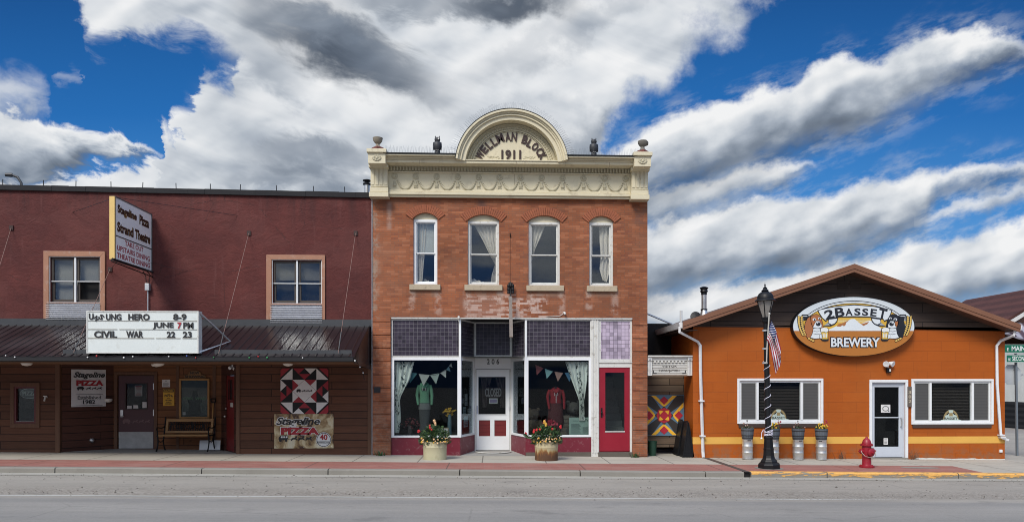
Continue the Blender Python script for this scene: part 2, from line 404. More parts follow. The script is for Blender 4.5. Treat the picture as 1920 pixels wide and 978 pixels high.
def boxmask(t, x, z, x0, x1, z0, z1, soft):
    a = t.m('MULTIPLY', t.mr(x, x0-soft, x0+soft), t.mr(x, x1+soft, x1-soft))
    b = t.m('MULTIPLY', t.mr(z, z0-soft, z0+soft), t.mr(z, z1+soft, z1-soft))
    return t.m('MULTIPLY', a, b)
YW, YT, YB = 20.3, 20.4, 20.25

def mat_brick(name, stains=True, side=False):
    mt, t = new_mat(name); p = t.pos(); x, y, z = t.sep(p)
    u = t.m('ADD', y, 0.) if side else x
    wob = t.noise(p, 9., 2., .5)
    v = t.vec(u, t.m('ADD', z, t.m('MULTIPLY', t.m('SUBTRACT', wob, .5), .004)), 0.)
    c, fac = brick_tex(t, v, (.3, .102, .046), (.262, .087, .04), (.19, .098, .064), .207, .0605, .006)
    cell = t.N('TexWhiteNoise'); cell.noise_dimensions = '2D'
    row = t.m('FLOOR', t.m('DIVIDE', z, .0605)); half = t.m('MULTIPLY', t.m('MODULO', row, 2.), .5)
    t.put(cell.inputs['Vector'], t.vec(t.m('FLOOR', t.m('ADD', t.m('DIVIDE', u, .207), half)), row))
    w = cell.outputs['Value']
    c = t.mix(t.mr(w, .8, .83), c, t.mix(.32, c, (.46, .19, .1)))
    c = t.mix(t.mr(w, .10, .07), c, t.mix(.36, c, (.15, .05, .035)))
    big = t.noise(p, .8, 5., .6); k = t.m('ADD', .42, t.m('MULTIPLY', big, 1.14)); c = t.mix(t.m('MULTIPLY', t.mr(t.noise(p, 1.5, 4., .6), .48, .7), .4), c, (.2, .1, .065))
    c = t.mix(1., c, t.vec(k, k, k), 'MULTIPLY')
    g = t.noise(p, 5., 6., .7)
    if stains:
        X0, X1 = X(697, YW), X(1213, YW)
        def st(px0, px1, py0, py1, soft, amt, colr, lo=.42, hi=.6, nz=g):
            nonlocal c
            x0, x1, z0, z1 = R(px0, px1, py0, py1, YW)
            mk = t.m('MULTIPLY', boxmask(t, x, z, x0, x1, z0, z1, soft), t.mr(nz, lo, hi))
            c = t.mix(t.m('MULTIPLY', mk, amt), c, colr)
        st(690, 710, 372, 600, .12, .75, (.34, .26, .2)); st(726, 734, 378, 430, .05, .45, (.4, .3, .25), .3, .5)
        brk = t.mr(w, .35, .6); brk = t.m('MULTIPLY', brk, t.mr(g, .36, .55))
        x0, x1, z0, z1 = R(873, 1026, 552, 597, YW)
        mk = t.m('MULTIPLY', boxmask(t, x, z, x0, x1, z0, z1, .06), brk); c = t.mix(t.m('MULTIPLY', mk, .62), c, (.62, .5, .44))
        x0, x1, z0, z1 = R(868, 940, 556, 597, YW)
        mk = boxmask(t, x, z, x0, x1, z0, z1, .2); c = t.mix(t.m('MULTIPLY', mk, .35), c, (.36, .2, .15))
        for a, b in ((768, 826), (871, 942), (988, 1057), (1100, 1157)):
            st(a, b, 543, 556, .05, .6, (.22, .15, .11), .3, .6); st(a-2, a+10, 545, 580, .05, .5, (.5, .38, .32)); st(b-10, b+2, 545, 590, .06, .45, (.5, .38, .32))
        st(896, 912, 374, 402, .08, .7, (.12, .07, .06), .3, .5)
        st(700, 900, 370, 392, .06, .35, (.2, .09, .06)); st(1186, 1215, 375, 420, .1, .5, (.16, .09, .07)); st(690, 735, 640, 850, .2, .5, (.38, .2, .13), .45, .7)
        st(690, 735, 770, 850, .15, .6, (.3, .19, .13), .4, .65); st(1186, 1220, 790, 852, .1, .5, (.25, .16, .12))
    h = t.m('ADD', t.m('MULTIPLY', fac, -1.), t.m('MULTIPLY', g, .5))
    finish(t, c, .85, 0., h, .5, .01, .25)
    return mt
def mat_siding(name, c1, c2, groove, h=.2, w=4.4, axis='x', rough=.7):
    mt, t = new_mat(name); p = t.pos(); s = t.sep(p)
    u = s[0] if axis == 'x' else t.m('ADD', s[0], s[1])
    v = t.vec(u, s[2], 0.)
    c, fac = brick_tex(t, v, c1, c2, groove, w, h, .008, .37)
    grain = t.noise(t.vec(t.m('MULTIPLY', u, 1.6), t.m('MULTIPLY', s[2], 42.), s[1]), 1., 4., .65)
    knot = t.mr(t.noise(t.vec(t.m('MULTIPLY', u, 2.6), t.m('MULTIPLY', s[2], 7.), 3.), 1., 2., .5), .74, .78)
    k = t.m('ADD', .58, t.m('MULTIPLY', grain, .84))
    c = t.mix(1., c, t.vec(k, k, k), 'MULTIPLY'); c = t.mix(t.m('MULTIPLY', knot, .6), c, groove)
    big = t.noise(p, .9, 4., .6); k = t.m('ADD', .7, t.m('MULTIPLY', big, .6)); c = t.mix(1., c, t.vec(k, k, k), 'MULTIPLY')
    finish(t, c, rough, 0., t.m('SUBTRACT', t.m('MULTIPLY', grain, .3), fac), .6, .012, .3)
    return mt
def mat_wood(name, col, axis='z', rough=.6, var=.4):
    mt, t = new_mat(name); p = objc(t); s = t.sep(p)
    q = [t.m('MULTIPLY', s[i], 2. if 'xyz'[i] == axis else 30.) for i in range(3)]
    g = t.noise(t.vec(*q), 1., 4., .6); k = t.m('ADD', 1-var, t.m('MULTIPLY', g, 2*var))
    finish(t, t.mix(1., col, t.vec(k, k, k), 'MULTIPLY'), rough, 0., g, .25, .006, .35)
    return mt
def mat_glass(name, refl=.07, tint=(.9, .93, .93), blur=.0, dust=.0):
    mt, t = new_mat(name)
    tr = t.N('BsdfTransparent'); t.put(tr.inputs[0], tint)
    gl = t.N('BsdfGlossy'); t.put(gl.inputs['Roughness'], blur); t.put(gl.inputs['Color'], (.9, .95, 1.))
    fr = t.N('LayerWeight'); fr.inputs[0].default_value = .12
    f = t.m('ADD', refl, t.m('MULTIPLY', t.m('MULTIPLY', fr.outputs['Fresnel'], .4), 1.), clamp=True)
    mx = t.N('MixShader'); t.put(mx.inputs[0], f); t.t.links.new(tr.outputs[0], mx.inputs[1]); t.t.links.new(gl.outputs[0], mx.inputs[2])
    o = t.N('OutputMaterial'); t.t.links.new(mx.outputs[0], o.inputs[0])
    return mt
def mat_emit(name, col, s=1.):
    mt, t = new_mat(name); e = t.N('Emission'); t.put(e.inputs[0], col); e.inputs[1].default_value = s
    o = t.N('OutputMaterial'); t.t.links.new(e.outputs[0], o.inputs[0]); return mt

m_brick = mat_brick('red_brick'); m_brick_side = mat_brick('side_brick', False, True)
def mat_stucco():
    mt, t = new_mat('maroon_stucco'); p = t.pos(); s = t.sep(p)
    a = t.noise(p, 1.1, 6., .62); tro = t.noise(t.vec(t.m('MULTIPLY', s[0], 3.), 0., t.m('MULTIPLY', s[2], 5.)), 1., 5., .6, dist=1.8); f = t.noise(p, 26., 4., .6)
    c = t.ramp(a, [(.3, (.07, .016, .015)), (.55, (.096, .022, .019)), (.75, (.122, .03, .025))])
    k = t.m('ADD', .72, t.m('MULTIPLY', tro, .56)); c = t.mix(1., c, t.vec(k, k, k), 'MULTIPLY')
    drip = t.mr(t.noise(t.vec(t.m('MULTIPLY', s[0], 5.), 0., t.m('MULTIPLY', s[2], .5)), 1., 4., .6), .58, .74)
    c = t.mix(t.m('MULTIPLY', drip, .3), c, (.16, .065, .06))
    top = t.m('MULTIPLY', t.mr(s[2], 5.9, 7.3), t.mr(t.noise(t.vec(t.m('MULTIPLY', s[0], 3.2), 0., t.m('MULTIPLY', s[2], .25)), 1., 5., .7), .47, .66)); c = t.mix(t.m('MULTIPLY', top, .55), c, (.035, .014, .014))
    pat = t.mr(t.noise(t.vec(t.m('MULTIPLY', s[0], .5), 2., t.m('MULTIPLY', s[2], .8)), 1., 3., .55), .5, .56); c = t.mix(t.m('MULTIPLY', pat, .22), c, (.14, .048, .042))
    ck = t.N('TexVoronoi'); ck.feature = 'DISTANCE_TO_EDGE'; t.put(ck.inputs['Vector'], t.mix(.12, p, t.vec(a, f, tro))); ck.inputs['Scale'].default_value = .7
    crack = t.m('MULTIPLY', t.mr(ck.outputs['Distance'], .008, .002), t.mr(a, .5, .6)); c = t.mix(t.m('MULTIPLY', crack, .6), c, (.03, .012, .012))
    finish(t, c, .8, 0., t.m('ADD', tro, t.m('MULTIPLY', f, .5)), .6, .03, .35)
    return mt
m_stucco = mat_stucco()
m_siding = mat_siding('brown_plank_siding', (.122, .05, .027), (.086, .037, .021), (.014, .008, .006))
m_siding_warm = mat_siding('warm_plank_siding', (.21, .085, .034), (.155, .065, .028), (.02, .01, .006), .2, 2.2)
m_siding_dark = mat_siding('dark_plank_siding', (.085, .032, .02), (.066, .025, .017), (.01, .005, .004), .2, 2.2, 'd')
m_post = mat_wood('brown_post_wood', (.12, .058, .032)); m_trim_tan = M('tan_window_trim', (.34, .165, .1), .6, .2, dirt=(.45, .4, .36), dirt_amt=.35)
m_soffit = mat_wood('stained_soffit_wood', (.17, .085, .045), 'x')
m_cream = M('cream_painted_metal', (.62, .56, .395), .55, .14, 1.8, dirt=(.33, .27, .18), dirt_amt=.45)
m_cream_shaded = M('cream_ornament_shaded', (.46, .42, .295), .6, .14, 3)  # darker copy of the cream; relief shade put into the ornament colour
m_white = M('white_paint', (.74, .76, .77), .45, .06, 3, dirt=(.58, .56, .52), dirt_amt=.12)
m_oldwhite = M('weathered_white_paint', (.6, .6, .57), .6, .15, 4, dirt=(.33, .3, .25), dirt_amt=.7)
m_dark = M('dark_recess', (.012, .011, .011), .8, .2); m_black = M('black_paint', (.007, .0075, .009), .45, .2, spec=.3); m_blackmat = M('black_rubber_roof', (.012, .012, .014), .85, .3)
m_letter = M('brown_letter', (.034, .013, .01), .5, .15); m_darkred = M('maroon_paint', (.15, .01, .024), .5, .16, 3, dirt=(.42, .34, .33), dirt_amt=.25)
m_doorred = M('red_door_paint', (.25, .006, .02), .4, .14, 3); m_stone = M('sandstone_sill', (.42, .35, .25), .8, .2, 5, dirt=(.2, .16, .12), dirt_amt=.5)
m_galv = M('galvanised_steel', (.55, .56, .57), .42, .2, 5, metal=.7); m_steel = M('brushed_steel', (.62, .62, .61), .34, .14, 4, metal=.85)
m_bronze = M('dark_bronze_sash', (.06, .048, .04), .5, .15); m_glass = mat_glass('shop_glass', .014, (.78, .81, .81)); m_glass_up = mat_glass('upper_window_glass', .13, (.92, .92, .9)); m_glass_dim = mat_glass('dim_window_glass', .03, (.75, .8, .8))
m_room = M('unlit_room_plaster', (.03, .029, .03), .9, .3)
m_concrete = None

# ------------------------------------------------------------------ ground, road, kerb, sidewalk
KY = 16.95                                   # the kerb face
def sheet(name, x0, x1, y0, y1, dz, mat, n=40, zf=gz):
    mb = MB(); xs = [x0+(x1-x0)*i/n for i in range(n+1)]
    vs = [(x, y, zf(x)+dz) for y in (y0, y1) for x in xs]
    mb.add(vs, [(i, i+1, n+2+i, n+1+i) for i in range(n)])
    return mb.build(name, mat, kind='structure')
def mat_asphalt():
    mt, t = new_mat('worn_asphalt'); p = t.pos(); x, y, z = t.sep(p)
    big = t.noise(t.vec(t.m('MULTIPLY', x, .25), t.m('MULTIPLY', y, 1.1), 0.), 1., 5., .6)
    st = t.noise(t.vec(t.m('MULTIPLY', x, .5), t.m('MULTIPLY', y, 6.), 2.), 1., 4., .6)
    sp = t.noise(p, 55., 3., .75); sp2 = t.noise(p, 16., 4., .7)
    c = t.mix(t.mr(y, 13.35, 13.75), (.25, .238, .218), (.285, .264, .23))
    k = t.m('ADD', .2, t.m('ADD', t.m('MULTIPLY', big, .42), t.m('ADD', t.m('MULTIPLY', st, .3), t.m('ADD', t.m('MULTIPLY', sp, .56), t.m('MULTIPLY', sp2, .34)))))
    c = t.mix(1., c, t.vec(k, k, k), 'MULTIPLY')
    tyre = t.m('ADD', t.m('MULTIPLY', t.mr(y, 12.9, 13.2), t.mr(y, 13.6, 13.3)), t.m('MULTIPLY', t.mr(y, 10.6, 11.3), t.mr(y, 12.4, 11.7)))
    c = t.mix(t.m('MULTIPLY', tyre, .2), c, (.12, .125, .13))
    oil = t.mr(t.noise(t.vec(t.m('MULTIPLY', x, .9), t.m('MULTIPLY', y, 1.6), 5.), 1., 5., .65), .56, .7); c = t.mix(t.m('MULTIPLY', oil, .32), c, (.1, .098, .095))
    vor = t.N('TexVoronoi'); vor.feature = 'DISTANCE_TO_EDGE'; t.put(vor.inputs['Vector'], t.mix(.06, p, t.vec(sp2, st, big))); vor.inputs['Scale'].default_value = .22
    ck = t.m('MULTIPLY', t.mr(vor.outputs['Distance'], .0045, .001), t.mr(big, .46, .56))
    c = t.mix(t.m('MULTIPLY', ck, .22), c, (.07, .065, .06))
    sand = t.m('MULTIPLY', t.m('MULTIPLY', t.mr(y, 13.75, 14.0), t.mr(y, 15.4, 14.3)), t.mr(t.noise(p, 20., 4., .75), .46, .58))
    c = t.mix(t.m('MULTIPLY', sand, .6), c, (.13, .105, .085))
    finish(t, c, .85, 0., t.m('ADD', sp, sp2), .5, .012, .25)
    return mt
def mat_concrete(name, col, joints=None, yline=None, red=False):
    mt, t = new_mat(name); p = t.pos(); x, y, z = t.sep(p)
    a = t.noise(p, .7, 6., .62); b = t.noise(t.vec(t.m('MULTIPLY', x, 1.), t.m('MULTIPLY', y, 4.), 1.), 1., 4., .6); f = t.noise(p, 34., 3., .65)
    c = col
    if red:
        c, fc_ = brick_tex(t, t.vec(x, y, 0.), (.3, .125, .1), (.255, .1, .083), (.25, .15, .125), .21, .105, .006)
        fade = t.mr(t.noise(t.vec(t.m('MULTIPLY', x, .8), t.m('MULTIPLY', y, 2.5), 0.), 1., 5., .65), .45, .7)
        c = t.mix(t.m('MULTIPLY', fade, .4), c, (.33, .22, .19))
    k = t.m('ADD', .55, t.m('ADD', t.m('MULTIPLY', a, .5), t.m('ADD', t.m('MULTIPLY', b, .22), t.m('MULTIPLY', f, .2))))
    c = t.mix(1., c, t.vec(k, k, k), 'MULTIPLY')
    if joints:
        xr = t.m('ADD', x, t.m('MULTIPLY', t.m('SUBTRACT', f, .5), .02))
        q = t.m('ABSOLUTE', t.m('SUBTRACT', t.m('MODULO', t.m('ADD', xr, 200.+joints[1]), joints[0]), joints[0]/2))
        c = t.mix(t.m('MULTIPLY', t.mr(q, .02, .008), .75), c, (.06, .055, .05))
    if yline:
        q = t.m('ABSOLUTE', t.m('SUBTRACT', y, yline)); c = t.mix(t.m('MULTIPLY', t.mr(q, .02, .008), .6), c, (.07, .065, .06))
    stn = t.mr(t.noise(p, 1.9, 5., .7), .56, .7); c = t.mix(t.m('MULTIPLY', stn, .3), c, (.16, .14, .12))
    finish(t, c, .85, 0., t.m('ADD', f, a), .3, .008, .25)
    return mt
m_asphalt = mat_asphalt()
m_walk = mat_concrete('sidewalk_concrete', (.37, .345, .295), (1.62, .35), 19.45); m_red = mat_concrete('red_pavers', None, (3.24, .35), None, True)
m_kerb = mat_concrete('kerb_concrete', (.225, .212, .185)); m_floor = mat_concrete('entry_concrete', (.3, .295, .275))
m_gravel = M('street_gravel', (.24, .22, .2), .9, .25, .6, 12., .5, coord='pos')
FAR = 900
mbg = MB(); xs = [-FAR, -60, -25, 0, 25, 60, FAR]
mbg.add([(x, y, gz(x)-.16) for y in (-200, 1400) for x in xs], [(i, i+1, 8+i, 7+i) for i in range(6)]); mbg.build('ground', m_gravel, kind='structure')
sheet('road', -70, 70, -9, KY-.02, -.125, m_asphalt)
sheet('side_road', 15.8, 24.5, KY-.02, 120, -.118, m_asphalt, 8)
sheet('gutter', -30, 16, KY-.4, KY-.005, -.119, mat_concrete('gutter_concrete', (.33, .315, .275)), 30)
# kerb in cast lengths with open joints
cuts = [-30]+[X(p, KY) for p in (103, 378, 615, 862, 1088, 1323, 1396)]+[X(1408, KY)]+[X(p, KY) for p in (1551, 1797)]+[17.]
mb = MB()
for i, (a, b) in enumerate(zip(cuts, cuts[1:])):
    if i == 7: continue                      # the drain mouth
    g = .012; prof = [(KY+.2, -.3), (KY-.012, -.3), (KY, -.02), (KY+.03, .0), (KY+.2, .0)]
    vs = [(x, y, gz(x)+z) for x in (a+g, b-g) for y, z in prof]
    mb.add(vs, [(0, 1, 6, 5), (1, 2, 7, 6), (2, 3, 8, 7), (3, 4, 9, 8), (4, 0, 5, 9), (0, 4, 3, 2, 1), (5, 6, 7, 8, 9)])
mb.build('kerb', m_kerb, kind='structure')
def mat_kerbpaint():
    mt, t = new_mat('flaking_yellow_paint'); p = t.pos(); x, y, z = t.sep(p)
    n = t.noise(t.vec(t.m('MULTIPLY', x, 3.), t.m('MULTIPLY', y, 7.), t.m('MULTIPLY', z, 22.)), 1., 6., .68)
    h = t.m('ADD', z, t.m('MULTIPLY', x, .0114))
    keep = t.mr(t.m('ADD', n, t.m('MULTIPLY', h, 1.6)), .36, .38)
    keep = t.m('MAXIMUM', keep, t.mr(t.m('ADD', n, t.m('MULTIPLY', x, .03)), .93, .96))
    f = t.noise(p, 20., 4., .6); k = t.m('ADD', .7, t.m('MULTIPLY', f, .6))
    finish(t, t.mix(1., (.66, .36, .1), t.vec(k, k, k), 'MULTIPLY'), .6, alpha=keep, spec=.3)
    return mt
m_kpaint = mat_kerbpaint(); mb = MB()
for a, b in zip(cuts[8:], cuts[9:]):
    vs = [(x, y, gz(x)+z) for x in (a+.014, b-.014) for y, z in [(KY-.0135, -.119), (KY-.0035, -.018), (KY+.029, .0035), (KY+.2, .0038)]]
    mb.add(vs, [(0, 1, 5, 4), (1, 2, 6, 5), (2, 3, 7, 6)])
mb.build('kerb_paint', m_kpaint, kind='structure')
xr0, xr1 = X(1845, KY+.2), X(1786, 18.55)
mb = MB(); n = 30
xa = [-30+(xr0+30)*i/n for i in range(n+1)]; xb = [-30+(xr1+30)*i/n for i in range(n+1)]
mb.add([(x, KY+.2, gz(x)) for x in xa]+[(x, 18.55, gz(x)) for x in xb], [(i, i+1, n+2+i, n+1+i) for i in range(n)]); mb.build('red_paver_strip', m_red, kind='structure')
sheet('sidewalk', -30, 15.7, KY+.2, 23.5, -.004, m_walk)
mb = MB()
def oval(mb, cx, cy, rx, ry, n=28, dz=.004, mi=0, half=False):
    A = [(math.pi+math.pi*i/n) if half else 2*math.pi*i/n for i in range(n+(1 if half else 0))]
    mb.add([(cx+rx*math.cos(a), cy+ry*math.sin(a), gz(cx+rx*math.cos(a))+dz) for a in A], [list(range(len(A)))], mi)
cxp = X(1726, 18.1); oval(mb, cxp, 18.1, .5, .16); mb.build('manhole_patch', m_kerb, kind='structure')
# lane line: solid, worn thin towards the east
def mat_line():
    mt, t = new_mat('worn_white_road_paint'); p = t.pos(); x, y, z = t.sep(p)
    n = t.noise(p, 26., 4., .75); a = t.mr(t.m('SUBTRACT', n, t.mr(x, 3., 9.5, .0, .2)), .30, .42)
    gap = t.m('SUBTRACT', 1., t.m('MULTIPLY', t.m('MULTIPLY', t.mr(x, 3.2, 3.8), t.mr(x, 4.7, 4.4)), .8))
    finish(t, (.45, .45, .42), .7, alpha=t.m('MULTIPLY', a, gap)); return mt
sheet('lane_line', -40, X(1694, 13.7), 13.71, 13.785, -.121, mat_line())
# channel drain across the sidewalk and its mouth in the kerb
xa, xb = X(1325, 20.1), X(1402, KY)
mb = MB(); w = .07
mb.add([(xa-w, 20.15, gz(xa)+.004), (xa+w, 20.15, gz(xa)+.004), (xb+w, KY+.0, gz(xb)+.004), (xb-w, KY+.0, gz(xb)+.004)], [(0, 3, 2, 1)])
d = mb.build('channel_drain', M('rusty_drain_plate', (.06, .05, .045), .7, .3), kind='structure')
mb = MB(); mb.box(cuts[7]+.01, cuts[8]-.01, KY+.06, KY+.2, gz(xb)-.3, gz(xb)-.002); mb.build('drain_mouth', m_dark, kind='structure')
# a scatter of grit and leaf scraps in the gutter and on the parking lane
mb = MB(); rg = random.Random(3)
for i in range(900):
    x = rg.uniform(-13, 13); y = rg.choice((rg.gauss(14.1, .2), rg.uniform(13.9, 16.5), rg.gauss(16.6, .12)))
    s = rg.uniform(.006, .018)*(1.9 if rg.random() < .05 else 1); z = gz(x)-.119; a = rg.uniform(0, 3.1)
    c, q = math.cos(a)*s, math.sin(a)*s
    mb.add([(x-c, y-q, z), (x+q, y-c, z), (x+c, y+q, z), (x-q, y+c, z), (x, y, z+s*.8)], [(0, 1, 4), (1, 2, 4), (2, 3, 4), (3, 0, 4)])
mb.build('road_grit', M('grit', (.11, .095, .08), .9, .3), kind='stuff')

# ------------------------------------------------------------------ the theatre and pizza building (left)
XL, XR = -24., X(698.5, YW)-.02
th = thing('theatre_building', 'two-storey maroon stucco theatre with brown plank shopfront under a dark metal canopy', 'building', (X(350, YT), YT, gz(X(350, YT))))
zl0, zl1 = Z(0, 353, YT), Z(695, 368, YT)
sl = (zl1-zl0)/(XR-X(0, YT))
def roofz(x): return zl0+sl*(x-X(0, YT))
FT = FY(YT)
wins = [((83, 198, 471, 601), (95, 187, 483, 566), (88, 190, 569, 599)), ((500, 610, 478, 606), (512, 602, 489, 568), (508, 605, 572, 605))]
holes = []
for _, g, _c in wins:
    x0, x1, z0, z1 = R(*g, YT); holes.append([(x0, z0), (x1, z0), (x1, z1), (x0, z1)])
zc_b = Z(350, 620, YT)
MB().plate(FT, [(XL, zc_b), (XR, zc_b), (XR, roofz(XR)), (XL, roofz(XL))], holes, -.25, 0).build('wall', m_stucco, th)
mb = MB()
def capseg(xa, xb, t):
    ns = 46
    for i in range(ns):
        a = xa+(xb-xa)*i/ns; b = xa+(xb-xa)*(i+1)/ns; w = random.uniform(-.008, .008)
        vs = [(x, y, roofz(x)+z) for x in (a, b) for y, z in [(YT-.06+w, -.05), (YT+.35, -.05), (YT+.35, t), (YT-.06+w, t+w)]]
        mb.add(vs, [(0, 3, 2, 1), (4, 5, 6, 7), (0, 4, 7, 3), (3, 7, 6, 2), (1, 2, 6, 5), (0, 1, 5, 4)])
capseg(XL, XR, .09); mb.build('parapet_cap', m_blackmat, th)
ztopb = 3.0
MB().box(XL, XR, YT+.26, 36, ztopb, roofz(XR)-.3).build('roof_block', m_blackmat, th)
pins = [6, 82, 143, 209, 268, 331, 395, 451, 519, 588, 647]
for p in pins:
    x = X(p, YT); MB().tube([(x, YT-.02, roofz(x)+.05), (x+random.uniform(-.01, .01), YT-.02, roofz(x)+.24)], .011, 5).build('roof_pin', m_black, th)
m_shade = M('roller_shade_cloth', (.32, .33, .32), .9, .12, 8)
def mat_roofmetal():
    mt, t = new_mat('dark_brown_ribbed_metal'); p = t.pos(); s = t.sep(p)
    a = t.noise(t.vec(t.m('MULTIPLY', s[0], 1.2), t.m('MULTIPLY', s[1], .7), 0.), 1., 5., .65)
    painted_gloss = t.m('MULTIPLY', t.mr(t.noise(t.vec(t.m('MULTIPLY', s[0], .45), t.m('MULTIPLY', s[2], .8), 3.), 1., 3., .6), .52, .68), .5)  # pale patches put the roof's soft gloss into its colour
    c = t.mix(painted_gloss, (.012, .008, .01), (.05, .043, .045)); k = t.m('ADD', .6, t.m('MULTIPLY', a, .8)); c = t.mix(1., c, t.vec(k, k, k), 'MULTIPLY')
    finish(t, c, t.m('ADD', .24, t.m('MULTIPLY', a, .12)), 0., spec=.5); return mt
m_canopy = mat_roofmetal(); m_flash = M('grey_flashing', (.042, .045, .05), .5, .25, 3); m_corr = M('corrugated_galvanised_sheet', (.62, .63, .66), .4, .12, 6, metal=.35)
for wi, (trim, g, cor) in enumerate(wins):
    x0, x1, z0, z1 = R(*trim, YT); a0, a1, b0, b1 = R(*g, YT); c0, c1, d0, d1 = R(*cor, YT)
    mb = MB()
    mb.poly(FT, [(x0, z1), (x1, z1), (a1+.03, b1+.03), (a0-.03, b1+.03)], .001, .045)
    mb.poly(FT, [(x0, z0), (x0, z1), (a0-.03, b1+.03), (a0-.03, z0)], .001, .043); mb.poly(FT, [(x1, z0), (x1, z1), (a1+.03, b1+.03), (a1+.03, z0)], .001, .043)
    mb.fbox(FT, a0-.03, a1+.03, d1+.01, b0-.02, .002, .05)
    w = mb.build('window', m_trim_tan, th, bevel=.004)
    mid = (a0+a1)/2; mb = MB(); mb.frame(FT, a0-.025, a1+.025, b0-.02, b1+.03, .015, -.06, .012)
    mb.fbox(FT, mid-.018, mid+.018, b0, b1, -.06, .01); mb.build('window_frame', m_white, w)
    mb = MB(); rail = b0+(b1-b0)*.47
    for s0, s1 in ((a0, mid-.03), (mid+.03, a1)):
        mb.frame(FT, s0, s1, rail, b1, .05, -.09, -.04, .02, .05); mb.frame(FT, s0, s1, b0, rail, .06, -.12, -.07, .08, .02)
    mb.build('sash', m_bronze, w)
    mb = MB()
    for s0, s1 in ((a0, mid-.03), (mid+.03, a1)): mb.fbox(FT, s0, s1, rail-.012, rail+.008, -.04, -.02)
    mb.build('meeting_rail', m_white, w)
    mb = MB()
    for s0, s1 in ((a0, mid-.03), (mid+.03, a1)): mb.fbox(FT, s0+.03, s1-.03, rail, b1-.03, -.075, -.070); mb.fbox(FT, s0+.03, s1-.03, b0+.05, rail, -.1, -.095)
    if wi == 0:
        mb = MB(); mb.fbox(FT, a0+.03, mid-.06, rail, b1-.03, -.075, -.07); mb.fbox(FT, a0+.03, mid-.06, b0+.05, rail, -.1, -.095); mb.fbox(FT, mid+.06, a1-.03, rail, b1-.03, -.075, -.07)
    mb.build('pane', m_glass_up, w)
    mb = MB()
    mb.fbox(FT, a0, a1, rail+(.02 if wi == 0 else .1), b1, -.2, -.19)
    if wi == 0: mb.fbox(FT, a0, mid-.04, b0+.06, rail, -.2, -.19)
    mb.build('roller_shade', m_shade if wi == 0 else M('grey_blind', (.13, .135, .14), .8, .2), w)
    MB().box(a0-.3, a1+.3, YT+.2601, YT+.2602, b0-.3, b1+.3).build('dark_room', m_dark, w)
    mb = MB(); n = 56
    mb.grid(lambda u, v: (c0+(c1-c0)*u, YT-.035-.03*math.cos(v*2*math.pi*8), d0+(d1-d0)*v), 1, 96)
    mb.build('corrugated_panel', m_corr, th, smooth=True)
# canopy
YF = 18.1
zf, zb = Z(350, 668, YF), Z(350, 607, YT)
xre = X(664, YF); xrb = xre
mb = MB(); mb.add([(XL, YF-.02, zf), (xre, YF-.02, zf), (xrb, YT-.01, zb), (XL, YT-.01, zb), (XL, YF-.02, zf-.03), (xre, YF-.02, zf-.03), (xrb, YT-.01, zb-.03), (XL, YT-.01, zb-.03)],
                  [(0, 1, 2, 3), (7, 6, 5, 4), (0, 4, 5, 1), (1, 5, 6, 2)])
x = XL+.1
while x < xre-.02:
    dzx = .016
    vs = [(x+dx, y, z+q) for y, z in ((YF-.03, zf), (YT-.012, zb)) for dx, q in ((-.022, .002), (-.01, dzx), (.01, dzx), (.022, .002))]
    mb.add(vs, [(0, 1, 5, 4), (1, 2, 6, 5), (2, 3, 7, 6), (0, 3, 2, 1)]); x += .2
mb.build('canopy_roof', m_canopy, th)
MB().box(XL, XR-.02, YT-.05, YT-.003, zb-.06, Z(350, 598, YT)).box(XL, XR-.02, YT-.16, YT-.05, zb-.07, zb+.012).build('flashing', m_flash, th)
mb = MB(); mb.box(XL, xre+.0, YF-.13, YF-.01, zf-.12, zf-.035); mb.box(XL, xre, YF-.15, YF-.13, zf-.11, zf-.02); mb.build('gutter', m_blackmat, th)
zso = zf-.13
mb = MB(); mb.box(XL, xre, YF-.0, YF+.04, zso-.02, zf-.036); mb.box(XL, xre-.02, YF+.04, YT+1.35, zso-.01, zso+.01); mb.build('soffit', m_soffit, th)
mb = MB()                                     # sheet metal at the open east end: ribbed triangle
ne = 30
for i in range(ne):
    y0 = YF-.03+(YT-.02-YF+.03)*i/ne; y1 = YF-.03+(YT-.02-YF+.03)*(i+1)/ne
    za = zf+(zb-zf)*i/ne; zz = zf+(zb-zf)*(i+1)/ne; o = .018 if i % 2 else 0
    mb.add([(xre+.012+o, y0, zso-.04-.1*i/ne), (xre+.012+o, y1, zso-.04-.1*(i+1)/ne), (xre+.012+o, y1, zz+.03), (xre+.012+o, y0, za+.03)], [(0, 1, 2, 3)])
mb.build('canopy_end_sheet', m_canopy, th)
MB().box(X(112, YF), X(285, YF)-.3, YF+.13, YF+.2, zf+.035, zf+.17).build('snow_guard', m_flash, th); MB().box(X(398, YF), X(657, YF), YF+.15, YF+.2, zf+.06, zf+.17).build('snow_guard', m_flash, th)
# tie rods
for (ax, ay), (bx, by) in (((22, 427), (-48, 655)), ((207, 505), (138, 660)), ((467, 437), (410, 662)), ((667, 437), (634, 662))):
    A = Vector((X(ax, YT), YT-.02, Z(ax, ay, YT))); B = Vector((X(bx, YF+.05), YF+.05, Z(bx, by, YF+.05)))
    r = MB().tube([A, B], .0065, 5).build('tie_rod', M('rusty_rod', (.2, .11, .09), .6, .2), th)
    C = A.lerp(B, .84); MB().tube([C, A.lerp(B, .97)], .013, 6).build('turnbuckle', m_flash, r)
    MB().fbox(FT, A.x-.05, A.x+.05, A.z-.06, A.z+.06, 0, .03).build('wall_plate', m_letter, r)
